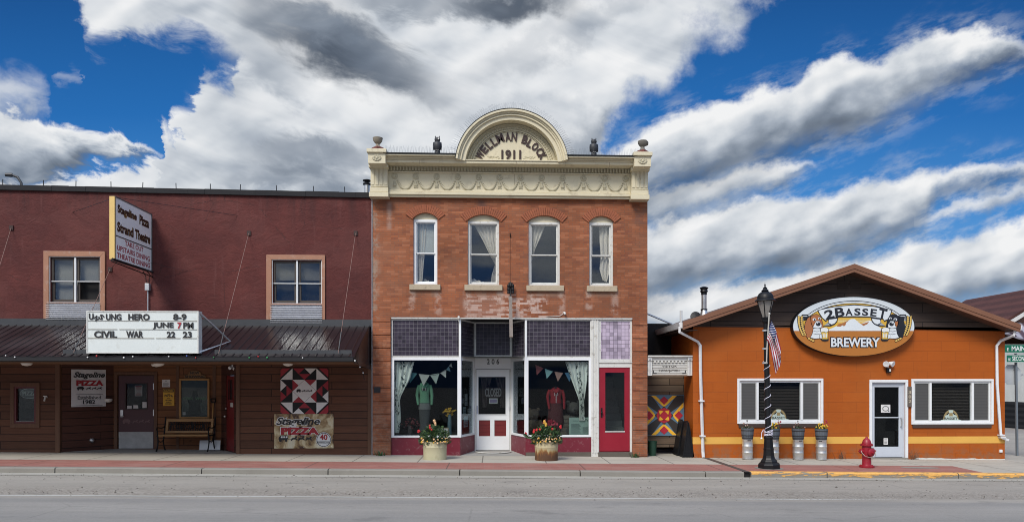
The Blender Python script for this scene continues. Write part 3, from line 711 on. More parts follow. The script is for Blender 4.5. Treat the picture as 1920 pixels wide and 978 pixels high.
# plank front below the canopy
YP = YT-.03; YR = 21.42
zs = lambda x: gz(x)-.02
def panel(name, mat, F, L, x_base, hs, top, parent, lo=None):
    base = (gz(x_base)-.06) if lo is None else lo
    return MB().plate(F, [(0, base), (L, base), (L, top), (0, top)], hs, -.1, 0).build(name, mat, parent)
ztop = zso-.012
x113, x445 = X(113, YP), X(443, YP)
xa, xb = X(213, YR), X(415, YR)
wl = R(27, 68, 724, 793, YP)
Fl = Frame((0, YP, 0), (1, 0, 0), (0, 0, 1), (0, -1, 0))
MB().plate(Fl, [(XL, gz(-11)-.1), (x113-.12, gz(-11)-.1), (x113-.12, ztop), (XL, ztop)], [[(wl[0], wl[2]), (wl[1], wl[2]), (wl[1], wl[3]), (wl[0], wl[3])]], -.1, 0).build('plank_wall', m_siding, th)
MB().plate(Fl, [(x445+.1, gz(-6)-.1), (XR-.12, gz(-6)-.1), (XR-.12, ztop), (x445+.1, ztop)], [], -.1, 0).build('plank_wall', m_siding, th)
for a, b in ((x113-.12, x113), (x445, x445+.1), (XR-.12, XR-.02)): MB().box(a, b, YP-.03, YP+.11, gz(a)-.06, ztop).build('corner_post', m_post, th, bevel=.006)
# recess
F1, L1 = FAB((x113+.003, YP+.06), (xa, YR)); F2, L2 = FAB((xb, YR), (x445-.003, YP+.06))
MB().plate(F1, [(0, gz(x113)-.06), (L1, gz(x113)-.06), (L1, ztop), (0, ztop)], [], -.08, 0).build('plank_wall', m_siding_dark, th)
m_door_dark = M('maroon_door', (.062, .017, .022), .45, .2, 3)
u0, u1 = .30*L2, .82*L2
b0 = gz(x445)+.0
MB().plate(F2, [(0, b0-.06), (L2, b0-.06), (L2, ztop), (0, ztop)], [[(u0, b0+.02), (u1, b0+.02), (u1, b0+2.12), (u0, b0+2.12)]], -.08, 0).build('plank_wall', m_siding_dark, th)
sd = MB().fbox(F2, u0+.003, u1-.003, b0+.03, b0+2.115, -.06, -.02).build('side_door', M('dark_red_door', (.16, .012, .012), .45, .15), th)
mb = MB()
for q in (.32, .5, .68): mb.fbox(F2, u0+(u1-u0)*q-.03, u0+(u1-u0)*q+.02, b0+1.45, b0+2.0, -.02, -.008)
mb.build('pane', m_black, sd)
MB().ball(F2.p(u0+.07, b0+.98, .05), .035).ball(F2.p(u0+.07, b0+1.2, .02), .028).build('handle', m_steel, sd, smooth=True)
MB().fbox(F2, u0+(u1-u0)*.5, u0+(u1-u0)*.8, b0+1.25, b0+1.37, -.02, -.012).build('notice', m_oldwhite, sd)
FR = FY(YR); zr = gz(X(300, YR))
dl = R(222, 288, 704, 841, YR); dz0 = zr+.012
MB().plate(FR, [(xa, zr-.1), (xb, zr-.1), (xb, ztop), (xa, ztop)], [[(dl[0]-.02, dz0), (dl[1]+.02, dz0), (dl[1]+.02, dl[3]+.02), (dl[0]-.02, dl[3]+.02)]], -.08, 0).build('plank_wall', m_siding_warm, th)
mb = MB(); mb.frame(FR, dl[0]-.11, dl[1]+.11, dz0, dl[3]+.11, .09, .001, .03, 0, .09); mb.build('door_frame', m_post, th, bevel=.004)
for p0, p1 in ((331, 336), (399, 405)): a = X(p0, YR); MB().fbox(FR, a, X(p1, YR), zr, ztop, .001, .022).build('batten', m_post, th)
gw = R(236, 275, 719, 766, YR)
dr = MB().plate(FR, [(dl[0], dz0+.01), (dl[1], dz0+.01), (dl[1], dl[3]), (dl[0], dl[3])], [[(gw[0], gw[2]), (gw[1], gw[2]), (gw[1], gw[3]), (gw[0], gw[3])]], -.055, -.01).build('door', m_door_dark, th)
MB().fbox(FR, gw[0], gw[1], gw[2], gw[3], -.04, -.034).build('pane', m_glass, dr)
MB().frame(FR, gw[0]-.025, gw[1]+.025, gw[2]-.025, gw[3]+.025, .025, -.01, .002).build('window_frame', m_letter, dr)
def mat_tread():
    mt, t = new_mat('tread_plate'); p = t.pos(); s = t.sep(p)
    a = t.m('SINE', t.m('MULTIPLY', t.m('ADD', s[0], s[2]), 180.)); b = t.m('SINE', t.m('MULTIPLY', t.m('SUBTRACT', s[0], s[2]), 180.))
    k = t.m('MULTIPLY', a, b); n = t.noise(p, 6., 4., .6)
    c = t.mix(1., (.5, .5, .49), t.vec(t.m('ADD', .65, t.m('MULTIPLY', n, .7)), t.m('ADD', .65, t.m('MULTIPLY', n, .7)), t.m('ADD', .65, t.m('MULTIPLY', n, .7))), 'MULTIPLY')
    finish(t, c, .4, .35, k, .5, .01); return mt
kp = R(222.5, 287, 809, 840, YR); MB().fbox(FR, kp[0], kp[1], dz0+.02, kp[3], -.01, -.003).build('kick_plate', mat_tread(), dr)
hd = R(226, 231, 768, 781, YR); MB().fbox(FR, hd[0], hd[1], hd[2], hd[3], -.01, .01).tube([FR.p(hd[0]+.03, hd[2]+.03, .0), FR.p(hd[0]+.03, hd[2]+.03, .06), FR.p(hd[1]+.05, hd[2]+.03, .06)], .012, 6).build('handle', m_steel, dr)
for yy in (724, 773): q = R(287, 289.5, yy-6, yy+6, YR); MB().fbox(FR, q[0], q[1], q[2], q[3], -.009, .004).build('hinge', m_steel, dr)
m_paper = M('white_paper', (.62, .61, .6), .8, .08, 20); m_ink = M('black_ink', (.02, .02, .022), .7, .1); m_redink = M('red_ink', (.33, .02, .03), .7, .15)
pm = R(251, 265, 722, 742, YR); mb = MB(); mb.fbox(FR, pm[0], pm[1], pm[2], pm[3], -.058, -.055); mn = mb.build('menu_sheet', m_paper, dr)
mb = MB()
for i in range(8): z = pm[2]+(pm[3]-pm[2])*(i+.5)/9; mb.fbox(FR, pm[0]+.02, pm[1]-.02, z, z+.012, -.055, -.053)
mb.fbox(FR, pm[0]+.01, pm[1]-.01, pm[3]-.04, pm[3]-.01, -.055, -.052); mb.build('lettering', m_redink, mn)
for a, b, c, d in ((237, 246, 760, 766), (249, 258, 759, 765), (266, 274, 753, 764)): q = R(a, b, c, d, YR); MB().fbox(FR, q[0], q[1], q[2], q[3], -.033, -.031).build('sticker', m_paper, dr)
# faded stagecoach decal on the door
m_decal = M('faded_decal', (.17, .1, .1), .7, .3, 20)
def coach(mb, F, x0, x1, z0, z1, c0, c1, mi=0):
    """a stagecoach drawn by three galloping horses, as flat shapes"""
    W, H = x1-x0, z1-z0; q = lambda pts: mb.poly(F, [(x0+W*a, z0+H*b) for a, b in pts], c0, c1, mi)
    q([(.0, .42), (.03, .8), (.08, 1), (.22, 1), (.27, .78), (.30, .45), (.24, .3), (.05, .3)])
    def disc(a, b, r):
        mb.poly(F, [(x0+W*a+r*H*math.cos(k*math.pi/6), z0+H*b+r*H*math.sin(k*math.pi/6)) for k in range(12)], c0-.0004, c1+.0004, mi)
    disc(.06, .22, .22); disc(.23, .2, .2)
    q([(.29, .42), (.95, .40), (.95, .36), (.29, .37)])
    for k in range(3):
        a = .38+.215*k
        q([(a, .45), (a+.03, .6), (a+.10, .62), (a+.145, .85), (a+.185, .8), (a+.175, .68), (a+.15, .5), (a+.19, .25), (a+.17, .22), (a+.125, .4), (a+.05, .4), (a+.005, .12), (a-.015, .15), (a+.015, .42)])
cq = R(229, 281, 785, 794, YR); mb = MB(); coach(mb, FR, cq[0], cq[1], cq[2], cq[3], -.0099, -.008); mb.build('coach_decal', m_decal, dr)
MB().box(xa-.2, xb+.2, YR+.15, YR+.16, zr, ztop).build('dark_room', m_dark, th)
MB().box(XL, XR-.01, YP+.11, YP+.24, ztop+.02, zc_b+.02).build('header', m_post, th)
vs = [(x113-.1, YP+.02), (x445+.1, YP+.02), (xb+.1, YR+.05), (xa-.1, YR+.05)]
MB().add([(x, y, gz(x)+.004) for x, y in vs], [(0, 1, 2, 3)]).build('entry_floor', m_floor, th)
# left window with its frame
mb = MB(); mb.frame(Fl, wl[0]-.1, wl[1]+.1, wl[2]-.12, wl[3]+.1, .1, .001, .03, .12, .1); fw_ = mb.build('window', m_post, th, bevel=.004)
mb = MB(); mb.frame(Fl, wl[0], wl[1], wl[2], wl[3], .05, -.06, .012); mb.build('sash', M('maroon_sash', (.1, .02, .02), .5, .2), fw_)
MB().fbox(Fl, wl[0]+.02, wl[1]-.02, wl[2]+.02, wl[3]-.02, -.05, -.045).build('pane', m_glass_dim, fw_)
MB().fbox(Fl, wl[0]+.05, wl[1]-.05, wl[2]+.03, wl[2]+.055, -.045, .01).build('sill', m_oldwhite, fw_)
MB().box(wl[0]-.3, wl[1]+.3, YP+.101, YP+.5, wl[2]-.2, wl[3]+.3)
mb = MB(); mb.add([(x_, y_, z_q) for y_ in (YP+.101, YP+.7) for x_, z_q in ((wl[0]-.3, wl[2]-.3), (wl[1]+.3, wl[2]-.3), (wl[1]+.3, wl[3]+.3), (wl[0]-.3, wl[3]+.3))], [(4, 5, 6, 7), (0, 1, 5, 4), (1, 2, 6, 5), (2, 3, 7, 6), (3, 0, 4, 7)]); mb.build('interior', m_room, fw_)
# soffit lamps
m_lampglass = M('frosted_lamp_bowl', (.7, .68, .62), .5, .05)
for p, yy in ((50, 19.0), (298, 19.3), (540, 19.2), (293, 20.1)):
    c = (X(p, yy), yy, zso-.01); MB().lathe([(.02, -.07), (.1, -.05), (.13, -.005), (.13, 0)], c, 18).build('soffit_lamp', m_lampglass, th, smooth=True)
# string of coloured bulbs on the canopy edge
sl_ = thing('string_lights', 'string of small coloured bulbs along the edge of the dark canopy', 'string lights', (X(350, YF), YF-.16, zf))
pts = []; x = -13.6; k = 0
while x < xre: pts.append((x, YF-.155, zf+.02-(.025 if k % 2 else 0)+random.uniform(-.012, .012))); x += .21; k += 1
pts += [(xre+.04, YF-.1, zf-.08), (xre+.05, YF+.5, zf-.22), (xre+.06, YF+.9, zf-.36), (xre+.08, YF+.95, zf-.55)]
MB().tube(pts, .007, 4).build('cord', m_black, sl_)
bm_ = [M('white_bulb', (.75, .75, .72), .2, .02), M('red_bulb', (.5, .03, .03), .2, .02), M('blue_bulb', (.08, .14, .45), .2, .02), M('green_bulb', (.05, .3, .1), .2, .02)]
for i, p in enumerate(pts[1::1][:95]):
    if random.random() < .45: continue
    MB().ball((p[0], p[1]-.012, p[2]-.018), .016+.006*random.random(), 6, 5).build('bulb', random.choice(bm_[:1]*3+bm_), sl_)
# blade sign
bx = X(285, YT); s0 = (YT-2.05, YT-.12)
YN, YFr = s0[0], s0[1]; xs_ = X(215, YN)
bs = thing('blade_sign', 'white two-sided projecting sign reading Stageline Pizza Strand Theatre with yellow edge', 'sign', (xs_, (YN+YFr)/2, Z(215, 485, YN)))
zb0, zb1 = Z(215, 485, YN), Z(215, 369, YN)
m_signwhite = M('sign_acrylic', (.9, .86, .81), .4, .05, 2); m_yellow = M('yellow_sign_edge', (.68, .47, .16), .5, .1, 4); m_gold = M('ochre_letter_edge', (.3, .16, .05), .6, .1)
FS = Frame((xs_, YN, 0), (0, 1, 0), (0, 0, 1), (1, 0, 0)); LS = YFr-YN
MB().fbox(FS, .012, LS, zb0, zb1, -.1, 0).build('sign_panel', m_signwhite, bs)
MB().fbox(FS, -.03, .012, zb0-.01, zb1+.01, -.112, .012).build('sign_edge', m_yellow, bs)
MB().frame(FS, .012, LS+.03, zb0-.03, zb1+.025, .02, -.105, .012, .03, .025).build('sign_frame', M('sign_rim', (.1, .1, .1), .5, .1), bs)
H = zb1-zb0; div = zb0+H*.385
MB().fbox(FS, .03, LS, div-.012, div+.012, 0, .006).build('divider', m_letter, bs)
def sk(body, a, b, c, d, mat, off=0., bold=0., dep=.004):
    return MB().text(body, FS, (LS*a, LS*b, zb0+H*c, zb0+H*d), off, dep, 0, bold).build('lettering', mat, bs)
sk('Stageline', .07, .57, .735, .905, m_gold, .0005, .05); sk('Stageline', .07, .57, .735, .905, m_letter, .006, .02); sk('Pizza', .65, .92, .735, .905, m_gold, .0005, .05); sk('Pizza', .65, .92, .735, .905, m_letter, .006, .02)
sk('Strand', .06, .48, .46, .625, m_gold, .0005, .05); sk('Strand', .06, .48, .46, .625, m_letter, .006, .02); sk('Theatre', .53, .96, .46, .625, m_gold, .0005, .05); sk('Theatre', .53, .96, .46, .625, m_letter, .006, .02)
for t_, a, b, c in (('TAKE OUT', .26, .76, .275), ('UPSTAIRS DINING', .06, .95, .155), ('THEATRE DINING', .06, .95, .035)): sk(t_, a, b, c, c+.085, m_redink, 0, .012)
MB().tube([(xs_+.0, YN-.1, zb0-.02), (xs_-.02, YT, zb0-.02)], .03, 6).tube([(xs_-.16, YN+.15, zb0-.03), (xs_-.02, YT, zb0-.15)], .014, 5).build('bracket', m_black, bs)
for p_, r_ in (([(xs_, YN+.05, zb1), (X(445, YT), YT, Z(445, 404, YT))], .006), ([(xs_, YN+.05, zb1), (X(136, YT), YT, Z(136, 398, YT))], .006), ([(xs_-.08, YN+.3, zb0), (X(207, YT), YT, Z(207, 505, YT))], .006), ([(xs_, YFr-.2, zb0+.2), (X(352, YT), YT, Z(352, 508, YT))], .004)):
    MB().tube(p_, r_, 4).build('guy_wire', m_black, bs)
cd = thing('electrical_conduit', 'thin grey conduit rising from the marquee board to the projecting sign', 'conduit', (X(280, YT), YT-.04, Z(280, 585, YT)))
xc = X(279, YT)
MB().tube([(xc, YT-.05, Z(280, 590, YT)), (xc, YT-.05, Z(280, 545, YT))], .017, 8).build('pipe', m_galv, cd)
MB().box(xc-.055, xc+.055, YT-.12, YT-.01, Z(280, 545, YT), Z(280, 532, YT)).build('junction_box', m_galv, cd, bevel=.006)
MB().tube([(xc-.03, YT-.06, Z(280, 533, YT)), (xc-.05, YT-.08, Z(280, 518, YT)), (xc-.06, YT-.2, zb0-.02)], .012, 5).tube([(xc+.03, YT-.06, Z(280, 533, YT)), (xc+.07, YT-.08, Z(280, 516, YT)), (xc+.04, YT-.2, zb0-.02)], .012, 5).build('cable', m_letter, cd)
# marquee letter board
YM = YF-.02; mq = R(164, 371, 584, 660, YM); FM = FY(YM)
ma = thing('marquee_sign', 'white changeable letter board listing film titles above the canopy edge', 'sign', ((mq[0]+mq[1])/2, YM, mq[2]))
m_board = M('letter_board_acrylic', (.66, .7, .68), .35, .05, 2, dirt=(.5, .5, .44), dirt_amt=.3)
MB().fbox(FM, mq[0], mq[1], mq[2], mq[3], -.2, 0).build('board', m_board, ma)
MB().frame(FM, mq[0]-.02, mq[1]+.02, mq[2]-.025, mq[3]+.02, .028, -.21, .012).build('frame', m_oldwhite, ma)
mb = MB()
for p in (601, 617, 633.5):
    z = Z(267, p, YM); x = mq[0]+.01
    while x < mq[1]-.03:
        l = random.uniform(.3, .9); mb.fbox(FM, x, min(x+l, mq[1]-.02), z-.007, z+.006, 0, .012); x += l+random.uniform(.0, .06)
mb.build('letter_track', M('letter_track', (.34, .33, .29), .5, .3, 8), ma)
def mk(body, a, b, y0, y1, mat=m_ink, rot=0):
    q = R(a, b, y0, y1, YM); mb = MB(); mb.text(body, FM, q, .013, .004, 0, .035)
    if rot:
        c = Vector(((q[0]+q[1])/2, YM, (q[2]+q[3])/2)); Rm = Matrix.Rotation(rot, 3, 'Y'); mb.v = [c+Rm @ (p-c) for p in mb.v]
    return mb.build('lettering', mat, ma)
mk('U', 167, 176, 587, 599); mk('N', 177, 185, 592, 601, rot=.9); mk('S', 186, 195, 589, 599, rot=.7); mk('UNG', 199, 228, 588, 600); mk('HERO', 241, 281, 588, 600); mk('8-9', 325, 350, 588, 600)
mk('JUNE', 287, 326, 604, 617); mk('7', 333, 341, 604, 616, m_redink); mk('PM', 344, 363, 604, 616); mk('CIVIL', 177, 220, 620, 633); mk('WAR', 237, 269, 620, 633); mk('22', 313, 329, 621, 633); mk('23', 343, 360, 621, 633)
for e in (mq[0]+.05, mq[1]-.0):
    mb = MB(); mid = (e+.45 if e > -8.2 else e-.1, YM+.9, mq[2]+.32)
    mb.tube([(e, YM+.05, mq[3]), mid, (e, YM+.05, mq[2]+.0)], .028, 4); mb.build('support_strut', m_galv, ma)
# banner on the angled wall
def stageline(mb_dark, mb_red, F, x0, x1, z0, z1, c, word2='PIZZA'): pass
ba = thing('vinyl_banner', 'white vinyl banner with Stageline Pizza Established 1982 on the dark angled wall', 'banner', F1.p(L1*.4, gz(x113)+1.3, .01))
ua, ub = L1*.17, L1*.84
za, zbn = Z(160, 762, 20.75), Z(160, 692, 20.75)
W_, H_ = ub-ua, zbn-za
MB().grid(lambda u, v: F1.p(ua+W_*u, za+H_*v, .02+.008*math.sin(u*9+v*3)), 16, 8).build('sheet', M('banner_vinyl', (.6, .6, .6), .5, .06), ba, smooth=True)
def bt(body, a, b, c, d, mat, sh=0., bo=0.): MB().text(body, F1, (ua+W_*a, ua+W_*b, za+H_*c, za+H_*d), .029, .003, sh, bo).build('lettering', mat, ba)
bt('Stageline', .06, .97, .74, .93, m_ink, .35, .03); bt('PIZZA', .14, .92, .56, .71, m_redink, 0, .06); bt('Established', .18, .84, .2, .29, m_ink); bt('1982', .33, .68, .07, .18, m_ink, 0, .02)
mb = MB(); coach(mb, F1, ua+W_*.15, ua+W_*.88, za+H_*.44, za+H_*.54, .029, .032); mb.fbox(F1, ua+W_*.12, ua+W_*.9, za+H_*.325, za+H_*.333, .029, .032); mb.fbox(F1, ua+W_*.12, ua+W_*.9, za+H_*.03, za+H_*.038, .029, .032); mb.build('printed_mark', m_ink, ba)
wlq = R(198, 211, 745, 753, YR)
t = thing('wall_light', 'small white half-round wall light beside the maroon door', 'wall light', (wlq[0], YR, wlq[2]))
MB().lathe([(.03, -.06), (.09, -.03), (.1, .0), (.1, .05)], (X(203, YR-.12), YR-.12, wlq[2]+.05), 16).build('shade', m_lampglass, t, smooth=True); MB().box(X(200, YR), X(206, YR), YR-.1, YR, wlq[2], wlq[2]+.1).build('mount', m_white, t)
for p, yy, lab in ((121, YP+.3, 'small white twin floodlight under the soffit over the banner'), (436, YP+.3, 'small white floodlight under the soffit at the side door')):
    c = Vector((X(p, yy), yy, Z(p, 688, yy))); t = thing('floodlight', lab, 'light', c)
    MB().box(c.x-.02, c.x+.02, c.y-.02, c.y+.02, c.z, ztop).build('stem', m_white, t); MB().lathe([(.03, -.06), (.05, .0), (.045, .04)], c+Vector((-.05, -.03, -.01)), 10, axis=(-.3, -.8, -.5)).lathe([(.03, -.06), (.05, .0), (.045, .04)], c+Vector((.06, -.03, -.03)), 10, axis=(.3, -.8, -.5)).build('lamp_head', m_white, t, smooth=True)
c = F1.p(L1*.56, Z(178, 825, 20.9), .0); MB().lathe([(.06, 0), (.06, .05), (.045, .07), (.02, .08)], c, 14, axis=F1.n).build('vent_cap', m_steel, th, smooth=True)
c = Vector((X(88, YP), YP, Z(88, 744, YP))); t = thing('faucet', 'white outdoor spigot on the plank wall beside the window', 'faucet', c); MB().tube([c, c+Vector((0, -.08, 0)), c+Vector((.0, -.12, -.1))], .022, 6).tube([c+Vector((-.05, -.08, .03)), c+Vector((.05, -.08, .03))], .016, 6).build('tap', m_oldwhite, t)
# window sign
oz = R(30, 66, 727, 747, YP); cx, cz_ = (oz[0]+oz[1])/2+.05, (oz[2]+oz[3])/2
t = thing('oval_sign', 'oval window sign reading PIZZA behind the dark glass', 'sign', (cx, YP+.09, oz[2])); FN = FY(YP+.09)
el = lambda rx, rz, n=36: [(cx+rx*math.cos(2*math.pi*i/n), cz_+rz*math.sin(2*math.pi*i/n)) for i in range(n)]
rx, rz = (oz[1]-oz[0])/2, (oz[3]-oz[2])/2
MB().plate(FN, el(rx, rz), [el(rx-.02, rz-.02)], 0, .012).build('ring', M('pale_neon_tube', (.5, .52, .5), .4, .05), t)
MB().poly(FN, el(rx-.02, rz-.02), -.01, -.004).build('face', M('sign_grey_face', (.16, .17, .17), .5, .1), t); MB().text('PIZZA', FN, (cx-rx*.72, cx+rx*.8, cz_-rz*.35, cz_+rz*.4), .0, .01, 0, .03).build('lettering', M('pale_letters', (.6, .62, .6), .4, .05), t)
# notices by the door
q = R(304, 319, 711, 725, YR); t = thing('paper_notice', 'small white paper notice above the yellow caution sign', 'notice', (q[0], YR, q[2])); MB().fbox(FR, q[0], q[1], q[2], q[3], .002, .008).build('sheet', m_paper, t)
mb = MB()
for i in range(5): mb.fbox(FR, q[0]+.03, q[1]-.03-.02*(i % 2), q[2]+.03+i*.022, q[2]+.037+i*.022, .008, .010)
mb.ball(FR.p((q[0]+q[1])/2, q[3]-.04, .009), .014, 6, 4, sc=(1, .1, 1)).build('lettering', m_ink, t)
q = R(306, 327, 728, 760, YR); t = thing('caution_sign', 'yellow caution sign on the plank wall right of the maroon door', 'sign', (q[0], YR, q[2]))
MB().fbox(FR, q[0], q[1], q[2], q[3], .002, .012).build('sign_panel', M('caution_yellow', (.62, .34, .02), .5, .08), t); w, h = q[1]-q[0], q[3]-q[2]
MB().fbox(FR, q[0]+.01, q[1]-.01, q[3]-.1, q[3]-.01, .012, .014).build('header', m_ink, t); MB().text('CAUTION', FR, (q[0]+.03, q[1]-.03, q[3]-.085, q[3]-.03), .014, .003, 0, .02).build('lettering', M('caution_letters', (.62, .34, .02), .5, .05), t)
for s, a, b, c_, d in (('OUR', .38, .62, .66, .71), ('PIZZA', .14, .88, .52, .64), ('NOT', .36, .64, .40, .46), ('SECOND', .22, .78, .29, .36), ("DON'T", .3, .7, .19, .25), ('FORGET', .2, .8, .08, .15)): MB().text(s, FR, (q[0]+w*a, q[0]+w*b, q[2]+h*c_, q[2]+h*d), .012, .003, 0, .03).build('lettering', m_ink, t)
# film poster case
q = R(337, 394, 709, 784, YR); t = thing('poster_case', 'gold framed poster case with a dim green film poster above the bench', 'poster case', (q[0], YR, q[2]))
m_goldwood = mat_wood('golden_oak', (.36, .19, .06), 'z', .5, .25); MB().frame(FR, q[0], q[1], q[2], q[3], .055, .0, .06).build('frame', m_goldwood, t, bevel=.006)
def mat_poster():
    mt, tt = new_mat('poster_print'); p = tt.pos(); s = tt.sep(p); n = tt.noise(p, 3.5, 5., .6)
    c = tt.ramp(tt.m('ADD', tt.mr(s[2], q[2], q[3], 0., .7), tt.m('MULTIPLY', n, .5)), [(.2, (.02, .035, .03)), (.45, (.09, .12, .1)), (.6, (.16, .17, .14)), (.9, (.09, .1, .085))]); finish(tt, c, .4); return mt
MB().fbox(FR, q[0]+.05, q[1]-.05, q[2]+.05, q[3]-.05, .005, .012).build('poster', mat_poster(), t)
xm = (q[0]+q[1])/2; z0 = q[2]+.06
MB().poly(FR, [(xm-.2, z0), (xm+.16, z0), (xm+.16, z0+.3), (xm+.12, z0+.33), (xm+.2, z0+.4), (xm+.2, z0+.5), (xm+.1, z0+.52), (xm+.06, z0+.72), (xm-.04, z0+.74), (xm-.09, z0+.56), (xm-.2, z0+.5), (xm-.2, z0+.42), (xm-.15, z0+.34)], .012, .015).build('printed_shape', M('poster_dark', (.018, .03, .026), .5, .3, 9), t)
MB().text('CIVIL WAR', FR, (q[0]+.1, q[1]-.1, q[2]+.53, q[2]+.61), .0155, .003, 0, .02).build('lettering', M('poster_green', (.16, .36, .17), .5, .05), t)
MB().fbox(FR, q[0]+.09, q[0]+.17, q[2]+.1, q[2]+.19, .013, .016).build('notice', m_paper, t); MB().fbox(FR, q[0]+.05, q[1]-.05, q[2]+.05, q[3]-.05, .035, .039).build('pane', m_glass, t)
qq = R(346, 386, 694, 709, YR); xm = (qq[0]+qq[1])/2; hw = (qq[1]-qq[0])/2; arch = [(xm-hw, q[3]+.002), (xm+hw, q[3]+.002), (xm+hw, q[3]+.09), (xm+hw*.7, q[3]+.105)]+[(xm+hw*.62*math.cos(a), q[3]+.11+.12*math.sin(a)) for a in [math.pi*i/10 for i in range(11)]]+[(xm-hw*.7, q[3]+.105), (xm-hw, q[3]+.09)]
MB().poly(FR, arch, .0, .03).build('crest', mat_wood('dull_oak', (.2, .11, .045), 'x'), t)
MB().text('NOW', FR, (xm-hw*.42, xm+hw*.42, q[3]+.12, q[3]+.2), .03, .004, 0, .03).build('lettering', m_ink, t); MB().text('SHOWING', FR, (xm-hw*.92, xm+hw*.92, q[3]+.02, q[3]+.09), .03, .004, 0, .03).build('lettering', m_ink, t)
# bench
def bench():
    YBn = 20.95; x0, x1 = X(303, YBn), X(395, YBn); zg = gz(x0)+.006
    t = thing('park_bench', 'black iron and light wood bench under the film poster', 'bench', ((x0+x1)/2, YBn, zg)); L = x1-x0
    w_ = mat_wood('oak_slats', (.34, .19, .075), 'x', .5, .3)
    mb = MB()
    for k in range(4): mb.box(x0+.0, x1-.0, YBn-.22+k*.11, YBn-.13+k*.11, zg+.42, zg+.45)
    mb.build('seat', w_, t, bevel=.004)
    B = Frame((x0, YBn+.2, zg+.48), (1, 0, 0), (0, .22, .97), (0, -.97, .22))
    MB().fbox(B, .02, L-.02, .0, .06, -.02, .02).fbox(B, .02, L-.02, .32, .4, -.02, .02).fbox(B, .02, .08, .06, .32, -.02, .02).fbox(B, L-.08, L-.02, .06, .32, -.02, .02).build('backrest', w_, t)
    mb = MB(); k = .1
    while k < L-.1:
        mb.tube([B.p(k, .06), B.p(k+.03*math.sin(k*21), .19), B.p(k+.02*math.sin(k*13), .32)], .011, 5); k += .05
    for a in (.3, .5, .7): mb.tube([B.p(L*a+.12*math.cos(j*math.pi/5), .19+.07*math.sin(j*math.pi/5)) for j in range(11)], .013, 5)
    mb.build('back_ironwork', m_black, t)
    for xe in (x0-.02, x1+.02):
        P = lambda y, z: (xe, YBn+y, zg+z)
        mb = MB(); mb.tube([P(-.2, .42), P(-.17, .25), P(-.22, .1), P(-.28, .0)], [.022, .02, .018, .024], 6); mb.tube([P(.2, .42), P(.15, .25), P(.2, .1), P(.27, 0)], [.022, .02, .018, .024], 6); mb.tube([P(-.2, .3), P(0, .24), P(.18, .3)], .014, 6); mb.tube([P(-.24, .43), P(.24, .43)], .02, 6)
        mb.build('leg', m_black, t)
        MB().tube([P(-.2, .44), P(-.22, .56), P(-.27, .62), P(-.2, .66), P(0, .63), P(.2, .64), P(.27, .68)], .018, 6).tube([P(.2, .42), P(.27, .72), P(.31, .92)], .02, 6).build('armrest', m_black, t)
bench()
zg = gz(X(393, 21.2)); xh = X(400, 21.3)
t = thing('snow_shovel', 'snow shovel with a pale metal scoop and wooden shaft leaning behind the bench', 'shovel', (xh, 21.2, zg))
MB().tube([(X(396, 21.15), 21.15, zg+.28), (X(400, 21.37), 21.37, Z(400, 755, 21.37))], .02, 8).build('shaft', m_goldwood, t)
c = Vector((X(400, 21.37), 21.37, Z(400, 755, 21.37))); MB().tube([c+Vector((-.07, -.02, .12)), c+Vector((-.05, 0, .03)), c, c+Vector((.05, 0, .03)), c+Vector((.07, -.02, .12)), c+Vector((-.07, -.02, .12))], .018, 6).build('grip', m_black, t)
xa_, xb_ = X(373, 21.1), X(412, 21.1)
MB().grid(lambda u, v: (xa_+(xb_-xa_)*u, 21.12+.06*math.sin(math.pi*u)+.04*v, zg+.02+.27*v), 14, 3).build('scoop', M('pale_scoop', (.58, .59, .6), .45, .08), t, smooth=True)
# barn quilt board and pizza sign on the right plank panel
def quilt(F, q, name, label, base, polys, mats, c0=.0):
    t = thing(name, label, 'quilt board', F.p((q[0]+q[1])/2, q[2], 0)); w, h = q[1]-q[0], q[3]-q[2]
    MB().fbox(F, q[0], q[1], q[2], q[3], c0, c0+.02).build('board', base, t)
    byc = {}
    for k, pts, lay in polys: byc.setdefault(k, []).append((pts, lay))
    for k, items in byc.items():
        mb = MB()
        for pts, lay in items: mb.poly(F, [(q[0]+w*a, q[3]-h*b) for a, b in pts], c0+.02, c0+.0225+.003*lay)
        mb.build('quilt_print', mats[k], t)
    return t
m_qw = M('quilt_white', (.7, .69, .67), .6, .06); m_qr = M('quilt_red', (.3, .016, .028), .6, .1); m_qk = M('quilt_black', (.01, .011, .013), .8, .1)
base_q = []
q4 = lambda *p: [(a/4, b/4) for a, b in p]
for k, pts, lay in [('w', q4((0, 1), (1, 0), (1, 1)), 0), ('r', q4((0, .15), (0, .8), (.8, 0), (.15, 0)), 0), ('k', q4((1, 0), (1, 1), (2, 1)), 0), ('k', q4((3, 0), (3, 1), (2, 1)), 0), ('r', q4((1.5, .5), (2.5, .5), (2, 1)), 0), ('r', q4((1.05, 0), (2, 0), (1.5, .5)), 0), ('k', q4((1.5, .5), (2, 0), (2.5, .5)), 0), ('w', q4((2, 0), (3, 0), (2.5, .5)), 1),
                    ('w', q4((1, 1), (2, 1), (1.5, 1.5)), 0), ('r', q4((1, 1), (1.5, 1.5), (1, 2)), 0), ('r2', q4((0, 1), (1, 1), (1, 2)), 0)]:
    for r in range(4):
        p2 = pts
        for _ in range(r): p2 = [(1-b, a) for a, b in p2]
        if k != 'r2': base_q.append((k, p2, lay))
base_q.append(('w', q4((2, 1.03), (2.97, 2), (2, 2.97), (1.03, 2)), 1))
qt = R(526.5, 616, 690, 775, YP); quilt(Fl, qt, 'barn_quilt', 'red, white and black barn quilt board with a stagecoach in its centre', m_qk, base_q, {'w': m_qw, 'r': m_qr, 'k': m_qk}, .002)
